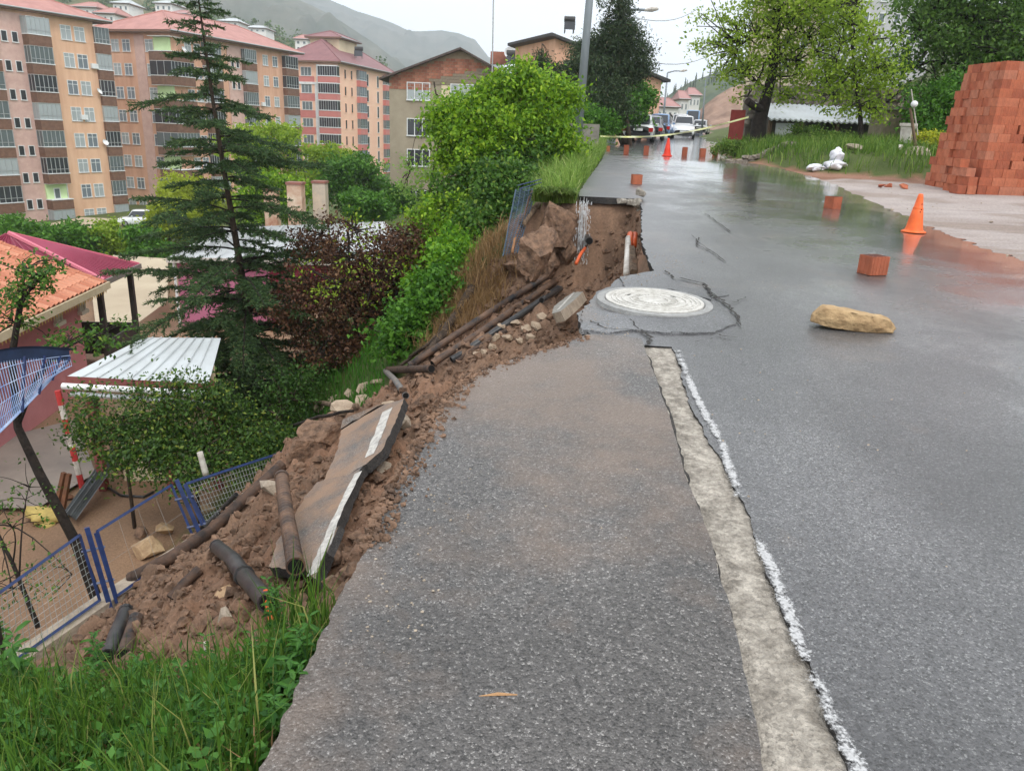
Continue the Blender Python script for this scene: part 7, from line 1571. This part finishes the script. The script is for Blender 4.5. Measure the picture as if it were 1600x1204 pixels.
# ------------------------------------------------------------------ right bank things
y = 30; a, b2 = aty(1200, 178, y), aty(1384, 186, y); zt_ = a[2]; sh_ = thing('shed', 'low dark shed with white corrugated sheet roof behind the spring tree', 'shed', (a[0], a[1], gz(a[0], a[1])))
W_SHED = M('shed_wall', S(96, 92, 84), S(70, 68, 62), scale=1.5, rough=.9); zg = gz((a[0] + b2[0]) / 2, y) - .3
MB().box((a[0] + .3, y + .6, zg), (b2[0] - .2, y + 3, zt_ - .15)).build('wall', W_SHED, sh_)
g = MB(); n_ = 44
for i in range(n_):
    x0, x1 = a[0] + (b2[0] - a[0]) * i / n_, a[0] + (b2[0] - a[0]) * (i + 1) / n_; z0_, z1_ = .03 * math.cos(i * math.pi), .03 * math.cos((i + 1) * math.pi); g.quad((x0, y - .2, zt_ - .16 + z0_), (x1, y - .2, zt_ - .16 + z1_), (x1, y + 3.2, zt_ + .5 + z1_), (x0, y + 3.2, zt_ + .5 + z0_)); g.quad((x0, y - .2, zt_ - .22 + z0_), (x1, y - .2, zt_ - .22 + z1_), (x1, y - .2, zt_ - .16 + z1_), (x0, y - .2, zt_ - .16 + z0_))
g.build('roof', W_ROOFM, sh_)
for t in (.03, .3, .6, .97): x = a[0] + (b2[0] - a[0]) * t; MB().box((x - .06, y - .05, zg), (x + .06, y + .07, zt_ - .22)).build('post', C_WOOD, sh_)
MB().box((a[0] + .35, y - .02, zg), (a[0] + 1.0, y + .03, zt_ - .3)).build('side_panel', W_ROOFM, sh_)
MB().box((a[0] + 1.2, y + .2, zg), (b2[0] - .3, y + .26, zg + .75)).build('front_boards', W_SHED, sh_)
o = MB().box((0, 0, 0), (.05, .5, 1.0)).build('red_board', M('faded_red_board', S(168, 76, 70), S(140, 60, 56), scale=3), loc=(0, 0, 0)); p = aty(1169, 212, 29); o.location = (p[0] - .2, p[1], p[2] - .15); o.rotation_euler = (0, 0, 1.2); tag(o, 'faded red board standing left of the spring tree trunk', 'board')
# stone retaining wall behind the shed, stone by stone
C_ST = [M('wall_stone_%d' % i, S(*c), S(*[int(v * .8) for v in c]), scale=4, rough=.9, bump=.5) for i, c in enumerate(((134, 126, 116), (112, 104, 96), (150, 140, 126)))]
y = 33.4; A = aty(1165, 200, y); B = aty(1420, 190, y); zt2 = aty(1280, 132, y)[2]; rw = thing('stone_wall', 'rough grey stone retaining wall behind the shed', 'wall', (A[0], y, gz(A[0], y)))
MB().box((A[0], y + .05, -1), (B[0], y + .8, zt2 - .1)).build('wall_core', C_ST[1], rw)
hs_ = [hull(np.random.default_rng(500 + i), (.27, .10, .16), 14) for i in range(4)]; hm = [meshmat(h, C_ST[i % 3]) for i, h in enumerate(hs_)] + [meshmat(hs_[0], C_ST[2]), meshmat(hs_[1], C_ST[0])]
rg = np.random.default_rng(16); zz = zt_ - .3; cnt = 0
while zz < zt2 and cnt < 290:
    x = A[0] + rg.uniform(0, .3)
    while x < B[0] and cnt < 290:
        o = obj('stone', hm[rg.integers(6)], None, rw); o.location = (x - A[0], .05, zz - WORLD[rw.name][2]); o.rotation_euler = (rg.uniform(-.2, .2), rg.uniform(-.25, .25), rg.uniform(-.2, .2)); x += rg.uniform(.42, .56); cnt += 1
    zz += .29
# stone pier with slab, charred timbers heap
p = aty(1400, 190, 27.5); q = aty(1384, 172, 27.5); pr = thing('stone_pier', 'square stone pier with flat cap beside the shed', 'pier', (p[0], p[1], gz(p[0], p[1])))
MB().box((q[0], 27.5, gz(q[0], 27.5) - .2), (q[0] + .85, 28.6, q[2])).build('pier', M('pier_stone', S(160, 148, 126), S(132, 120, 102), scale=3, bump=.7), pr); MB().box((q[0] - .12, 27.4, q[2] + .002), (q[0] + 1.5, 28.8, q[2] + .10)).build('cap', C_ST[0], pr)
rg = np.random.default_rng(18)
for i in range(16):
    a = aty(rg.uniform(1420, 1500), rg.uniform(170, 215), 28.5 + rg.uniform(-.3, .6)); b2 = aty(rg.uniform(1440, 1530), rg.uniform(160, 200), 28.5 + rg.uniform(-.3, .8)); b2[2] = max(b2[2], a[2] - .3); o = MB().tube([a, b2], rg.uniform(.04, .08), 5).build('old_timber', C_WOOD if i % 3 == 0 else C_DARKBARK); tag(o, ['low', 'charred', 'split', 'long'][i % 4] + ' dark weathered timber in the heap behind the globe lamp', 'timber', 'timber heap')
for i in range(9):
    a = aty(1330 + 14 * i, 168 - 2 * i, 31.5); b2 = aty(1375 + 12 * i, 118 + (i % 3) * 8, 32); o = MB().tube([a, b2], .05, 5).build('roof_pole', C_WOOD if i % 2 else C_DARKBARK); tag(o, 'thin dark pole of the collapsed frame above the shed', 'pole', 'collapsed frame poles')
# globe lamp post
p = aty(1428, 263, 22.5); zb_ = gz(p[0], p[1]); gl = thing('garden_lamp', 'rusty post carrying a white globe lamp on the bank', 'lamp', (p[0], p[1], zb_)); t_ = aty(1425, 140, 22.5); gp = aty(1427, 163, 22.5)
MB().tube([(p[0], p[1], zb_), (t_[0] + .05, t_[1], gp[2] - .1)], [.05, .035], 8).build('post', C_WOOD, gl); MB().tube([(p[0] - .07, p[1], zb_ + .5), (t_[0] - .02, t_[1], t_[2])], [.015, .015], 6).build('conduit', C_WHITEP, gl)
g = MB().lathe([(.09 * math.sin(a), -.09 * math.cos(a)) for a in np.linspace(0.001, math.pi - .001, 12)], 16, tuple(gp + np.array([.0, -.06, 0]))); g.build('globe', W_WHITE, gl, smooth=True)
MB().lathe([(.42, 0), (.36, .12), (.2, .22), (.05, .24)], 12, (p[0], p[1], zb_ - .02)).build('gravel_mound', C_BLOCK, gl)
# planter, sacks, low wall, small litter
p = aty(1416, 216, 23.5); pl = thing('planter', 'pale concrete planter on the grassy bank', 'planter', (p[0], p[1], gz(p[0], p[1]))); MB().lathe([(.16, 0), (.22, .5), (.26, .52), (.26, .6), (.2, .6), (.18, .45), (0, .45)], 4, (p[0], p[1], gz(p[0], p[1]) + .15)).build('bowl', C_WHITEP, pl)
C_SACK = M('white_sack', S(226, 228, 232), S(204, 206, 214), scale=8, rough=.6, bump=.5, bscale=14)
for i, (lb, q, s_, e) in enumerate((('white sack lying flat at the left of the sack heap', (1276, 266), (.24, .16, .10), 0), ('white sack slumped in front of the sack heap', (1304, 268), (.34, .18, .12), 0), ('upright knotted white sack on top of the heap', (1304, 258), (.22, .17, .20), .12))):
    pz = onroad(q[0], 268); pz = np.array([pz[0] + (q[0] - q[0]), 21.0 + .15 * (i == 2)]); xx = aty(q[0], 262, pz[1])[0]; bm = bmesh.new(); bmesh.ops.create_icosphere(bm, subdivisions=4, radius=1)
    for v in bm.verts:
        c = v.co; f = 1 + .85 * (fbm(np.array([c.x * 2.2 + i * 3]), np.array([c.y * 2.2 + c.z * 2]), 7 + i, 3)[0] - .5); sx2 = 1.0; 
        if i == 2 and c.z > .3: sx2 = 1 - .45 * math.sin((c.z - .3) / .7 * math.pi)
        v.co = (c.x * f * s_[0] * sx2, c.y * f * s_[1] * sx2, c.z * f * s_[2])
    me = bpy.data.meshes.new('sack'); bm.to_mesh(me); bm.free(); shade(me); o = obj('sack', me, C_SACK); o.rotation_euler = (0, .45 * (i == 2), .4 * i); o.location = (xx, pz[1], gz(xx, pz[1]) + s_[2] * .7 + e); tag(o, lb, 'sack', 'white sacks')
lw = thing('low_wall', 'low rubble wall in front of the spring tree', 'wall', tuple(base(7.0, 24.4))); rg = np.random.default_rng(19)
for i in range(26):
    t = i / 26; q = onroad(1135 + 100 * t, 253 + 3 * t)
    for j in range(2): o = obj('stone', hm[rg.integers(6)], None, lw); o.scale = (.5, .8, .45); o.location = tuple(np.array([q[0] + .12 * j, q[1] + .25, gz(q[0], q[1]) + .04 + j * .11]) - WORLD[lw.name]); o.rotation_euler = (0, 0, rg.uniform(-.3, .3))
o = obj('rubble_stone', hull(np.random.default_rng(3), (.3, .15, .12), 14), C_BLOCK); p = aty(1330, 248, 22.3); o.location = (p[0], p[1], gz(p[0], p[1]) + .12); tag(o, 'flat grey stone lying behind the white sacks', 'stone')
o = obj('rubble_stone', hull(np.random.default_rng(4), (.14, .1, .08), 14), C_WHITEP); p = aty(1402, 252, 22); o.location = (p[0], p[1], gz(p[0], p[1]) + .2); tag(o, 'small white scrap in the grass left of the globe lamp', 'scrap')
# low concrete apron at the far right
# ------------------------------------------------------------------ far town, hills
def farblock(label, px0, px1, pt, pb, y, wall, roof, floors, cols, d=12, rh=2.2, gable=False):
    a, b2 = aty(px0, pt, y), aty(px1, pt, y); bb = aty(px0, pb, y); f = Frame(a, b2); zb_ = bb[2]; H_ = a[2] - zb_; r = thing('town_block', label, 'building', (a[0], a[1], zb_), f.rz, group='white blocks at the end of the road'); L = f.L
    MB().box((0, 0, -6), (L, d, H_)).build('wall', wall, r, local=True); hip_roof(r, 0, L, 0, d, H_ + .3, rh, roof, over=.6, inset=min(L, d) / 2 * .8)
    for i in range(floors):
        for j in range(cols): window(r, L * (j + .5) / cols, H_ - 1.7 - i * 2.9, min(1.4, L / cols * .55), 1.5, mull=1, tr=0, glass=G_MID)
    return r
W_FARW = M('white_render', S(232, 230, 226), S(220, 216, 212), scale=.1, rough=.9); R_RED = M('faded_red_roof', S(172, 128, 122), S(156, 114, 110), scale=.2)
farblock('white town block with red roof at the far left of the road end', 1006, 1026, 174, 200, 190, W_FARW, R_RED, 3, 3)
farblock('white town block with red roof behind the parked cars', 1028, 1060, 168, 200, 200, W_FARW, R_RED, 4, 4); farblock('tall white town block right of the red-roofed one', 1064, 1076, 156, 196, 215, W_FARW, R_RED, 5, 2); farblock('white town block on the slope at the road end', 1078, 1094, 150, 190, 235, W_FARW, R_RED, 5, 3)
y = 120; a, b2 = aty(1036, 195, y), aty(1058, 195, y); ap = aty(1047, 181, y); gs_ = thing('gable_kiosk', 'small white gabled building with red roof at the road end', 'building', (a[0], a[1], a[2] - 1)); g = MB().poly([a - np.array([0, 0, 2]), b2 - np.array([0, 0, 2]), b2, ap, a]); g.build('front', W_FARW, gs_)
bk = np.array([-1.5, 10, 0]); MB().quad(a, ap, ap + bk, a + bk).build('roof_slope', R_RED, gs_); MB().quad(ap, b2, b2 + bk, ap + bk).build('roof_slope', R_RED, gs_); MB().tube([a + np.array([-.3, -.2, 0]), ap + np.array([0, -.2, .2]), b2 + np.array([.3, -.2, 0])], .18, 4).build('barge_board', C_DARK, gs_)
for t in np.linspace(.2, .8, 5): q = a * (1 - t) + b2 * t; MB().box((q[0] - .1, q[1] - .08, q[2] - 1.6), (q[0] + .1, q[1] - .02, q[2] + .3)).build('slat', C_DARK, gs_)
def farhouse(label, px0, px1, pt, pb, y, roof=R_RED, floors=2, cols=3, wall=None):
    a, b2 = aty(px0, pt, y), aty(px1, pt, y); zb_ = aty(px0, pb, y)[2]; f = Frame(a, b2); r = thing('hill_house', label, 'house', (a[0], a[1], zb_), f.rz, group='houses on the hillside'); L = f.L; H_ = a[2] - zb_
    MB().box((0, 0, -8), (L, 10, H_)).build('wall', wall or W_FARW, r, local=True); hip_roof(r, 0, L, 0, 10, H_ + .3, H_ * .18 + 1, roof, over=.6, inset=min(L, 10) * .4)
    for i in range(floors):
        for j in range(cols): window(r, L * (j + .5) / cols, H_ * (1 - (i + .5) / floors), L / cols * .45, H_ / floors * .5, mull=0, tr=0, glass=G_MID)
farhouse('white hillside house with pink roof above the left block', 112, 150, 12, 38, 210, R_PINK, 2, 4); farhouse('white hillside house at the roof gap between the orange blocks', 150, 178, 22, 50, 205, R_PINK, 2, 3)
farhouse('small white house on the hillside top left of the conifer', 176, 200, 6, 18, 260, W_ROOFM, 1, 3); farhouse('low white house on the hillside beside the conifer top', 242, 268, 6, 18, 270, W_ROOFM, 1, 3); farhouse('house with red roof just above the second orange block', 268, 290, 22, 34, 250, R_RED, 1, 3)
farhouse('white house on the hillside right of the conifer top', 342, 372, 34, 46, 290, W_ROOFM, 2, 3); farhouse('low white sheds on the brown hill spur', 380, 415, 44, 50, 310, W_ROOFM, 1, 4); farhouse('small white house with pink roof on the hill behind the maroon roof', 461, 480, 62, 80, 260, R_PINK, 2, 2)
farhouse('grey apartment block behind the right-hand trees', 1330, 1480, -60, 110, 70, R_GREY, 5, 6, wall=M('pale_grey_render', S(196, 196, 198), S(180, 178, 180), scale=.2)); farhouse('cream block half hidden behind the spring tree', 1230, 1310, -30, 120, 75, R_GREY, 4, 3, wall=W_CREAM)
# hills: ridge lines lofted down to the valley with real depth
def hill(name, label, ridge, y, depth, mat, zlow, seed, amp, nx=150, ny=46, back=1.0, px_noise=1.0):
    R = np.array([aty(px, py, y * yk) for px, py, yk in ridge]); s = np.linspace(0, 1, nx); kk = np.linspace(0, 1, len(R)); Rx, Ry, Rz = (np.interp(s, kk, R[:, i]) for i in range(3))
    Vs = []
    ts = np.concatenate([np.linspace(-.5, 0, 8)[:-1], np.linspace(0, 1, ny)])
    for t in ts:
        u = abs(t); z = zlow + (Rz - zlow) * (1 - u) ** 1.15; yy = Ry - depth * t; xx = Rx * (1 - .25 * t * depth / y)
        nz = (fbm(xx / (depth * .22), yy / (depth * .22), seed, 5) - .5) * amp * 2 * min(1, u * 5 + .10) + (np.abs(fbm(xx / (depth * .1), yy / (depth * .3), seed + 9, 4) - .5)) * amp * min(1, u * 5)
        Vs.append(np.stack([xx, yy, z + nz * np.clip((Rz - zlow) / 20, .2, 1.5)], 1))
    V = np.concatenate(Vs); n2 = len(ts); I = np.arange(n2 * nx).reshape(n2, nx); Fq = np.stack([I[:-1, :-1], I[1:, :-1], I[1:, 1:], I[:-1, 1:]], -1).reshape(-1, 4); me = npmesh(name, V, Fq[:, ::-1]); shade(me); o = obj(name, me, mat); kind(o, 'structure', label); return o
H_GREEN = M('hill_scrub', S(70, 82, 50), S(112, 108, 76), scale=.06, rough=.95, detail=9); H_TAN = M('hill_dry_grass', S(142, 132, 92), S(112, 116, 76), scale=.05, rough=.95, detail=9); H_GREY = M('mountain_rock', S(58, 68, 52), S(104, 102, 88), scale=.022, rough=.95, detail=10); H_FOREST = M('hill_forest', S(52, 70, 46), S(88, 98, 66), scale=.12, rough=.95, detail=8); H_CUT = M('cut_slope', S(164, 136, 118), S(124, 100, 86), scale=.35, rough=.95, bump=1, detail=9)
hill('hillside', 'green and tan hillside with houses behind the orange blocks', [(-300, -120, 1), (0, -70, 1), (180, -40, 1), (300, 10, 1), (380, 36, 1), (470, 66, 1), (560, 96, 1.0), (640, 130, 1), (720, 190, 1)], 380, 190, H_GREEN, -14, 3, 9)
hill('mountain', 'grey-green mountain behind the hillside', [(-300, -300, 1), (100, -180, 1), (330, -60, 1), (440, -10, 1), (520, 26, 1), (580, 62, 1), (640, 110, 1), (720, 170, 1), (800, 210, 1)], 1000, 420, H_GREY, -14, 7, 30, nx=260, ny=80)
hill('far_mountain', 'pale far mountain ridge behind the gable house', [(200, -160, 1), (400, -60, 1), (500, -6, 1), (556, 18, 1), (610, 36, 1), (640, 49, 1), (690, 47, 1), (716, 52, 1), (742, 62, 1), (764, 90, 1), (820, 130, 1), (900, 170, 1), (1000, 190, 1)], 1900, 700, H_GREY, -14, 12, 38, nx=260, ny=80)
hill('forest_hill', 'dark wooded hill right of the road end', [(900, 230, 1), (980, 196, 1), (1020, 168, 1), (1050, 146, 1), (1080, 128, 1), (1110, 116, 1), (1150, 100, 1), (1220, 84, 1), (1320, 60, 1), (1500, 20, 1), (1800, -40, 1)], 420, 160, H_FOREST, 0, 17, 5)
hill('cut_slope', 'bare brown cut slope beside the far road', [(1080, 196, 1), (1092, 176, 1), (1104, 162, 1), (1120, 150, 1), (1140, 138, 1), (1180, 126, 1), (1260, 110, 1), (1400, 70, 1)], 125, 26, H_CUT, 2, 23, 3.2, nx=200, ny=40)
# conifers on the wooded hill, each a small tree
rg = np.random.default_rng(44); TREE_FAR = leafmat('far_needle', S(44, 62, 40), S(70, 86, 54), .2)
fp = MB(); 
for j in range(5): fp.lathe([(1.5 - j * .25, 1.2 + j * 1.5), (.1, 3.4 + j * 1.5)], 7)
fpm = fp.mesh('crown'); fpm.materials.append(TREE_FAR); ftm = MB().tube([(0, 0, -1), (0, 0, 3)], .18, 5).mesh('trunk'); ftm.materials.append(C_DARKBARK)
for i in range(70):
    px = rg.uniform(1010, 1170); py0 = np.interp(px, [980, 1020, 1050, 1080, 1110, 1150, 1220], [196, 168, 146, 128, 116, 100, 84]); yy = 416 - rg.uniform(0, 1) ** 2 * 60; py = py0 + 1 + (416 - yy) * .35; p = aty(px, py, yy)
    r = thing('hill_conifer', 'small dark conifer on the wooded hill beyond the road end', 'tree', (p[0], p[1], p[2] - 1), rg.uniform(0, 6), group='conifers on the wooded hill'); s_ = rg.uniform(.32, .62); r.scale = (s_, s_, s_); obj('crown', fpm, None, r); obj('trunk', ftm, None, r)
# bushes and trees of the near hillside: too many and too small to tell apart
hm_ = bpy.data.objects['hillside'].data; hv = np.empty(len(hm_.vertices) * 3); hm_.vertices.foreach_get('co', hv); hv = hv.reshape(-1, 3); rg = np.random.default_rng(71); sel = []
while len(sel) < 900:
    i = rg.integers(len(hv)); p = hv[i]
    if p[2] > -6 and fbm(np.array([p[0] / 45]), np.array([p[1] / 45]), 4, 3)[0] > rg.uniform(.42, .62): sel.append(p + rg.normal(size=3) * np.array([3.5, 3.5, 0]))
C = np.array(sel); P = np.repeat(C, 26, 0); rr = np.repeat(rg.uniform(.8, 2.4, len(C)), 26)[:, None]; P = P + rg.normal(size=P.shape) * rr * np.array([.5, .5, .45]) + np.array([0, 0, 1]) * rr * .7
V, Fq = leaves(P, 1.3, rg, .5, .9); kind(obj('hillside_wood', npmesh('hillside_wood', V, Fq), leafmat('hill_leaf', S(66, 92, 52), S(104, 128, 72), .3)), 'stuff', 'scattered trees and scrub covering the hillside', 'wood')
# ------------------------------------------------------------------ hazy air
bpy.context.view_layer.update()
hz_ = MB().box((-2480, -390, -40), (2480, 2480, 420)).build('haze', None, loc=(0, 0, -40)); mt = bpy.data.materials.new('haze_air'); mt.use_nodes = True; n = mt.node_tree; n.nodes.clear()
ou = n.nodes.new('ShaderNodeOutputMaterial'); vo = n.nodes.new('ShaderNodeVolumePrincipled'); vo.inputs['Color'].default_value = (.86, .92, 1.0, 1); vo.inputs['Density'].default_value = .0005; vo.inputs['Anisotropy'].default_value = .55
n.links.new(vo.outputs[0], ou.inputs['Volume']); hz_.data.materials.append(mt); hz_['kind'] = 'stuff'; hz_['label'] = 'thin rain haze over the valley'; hz_['category'] = 'haze'
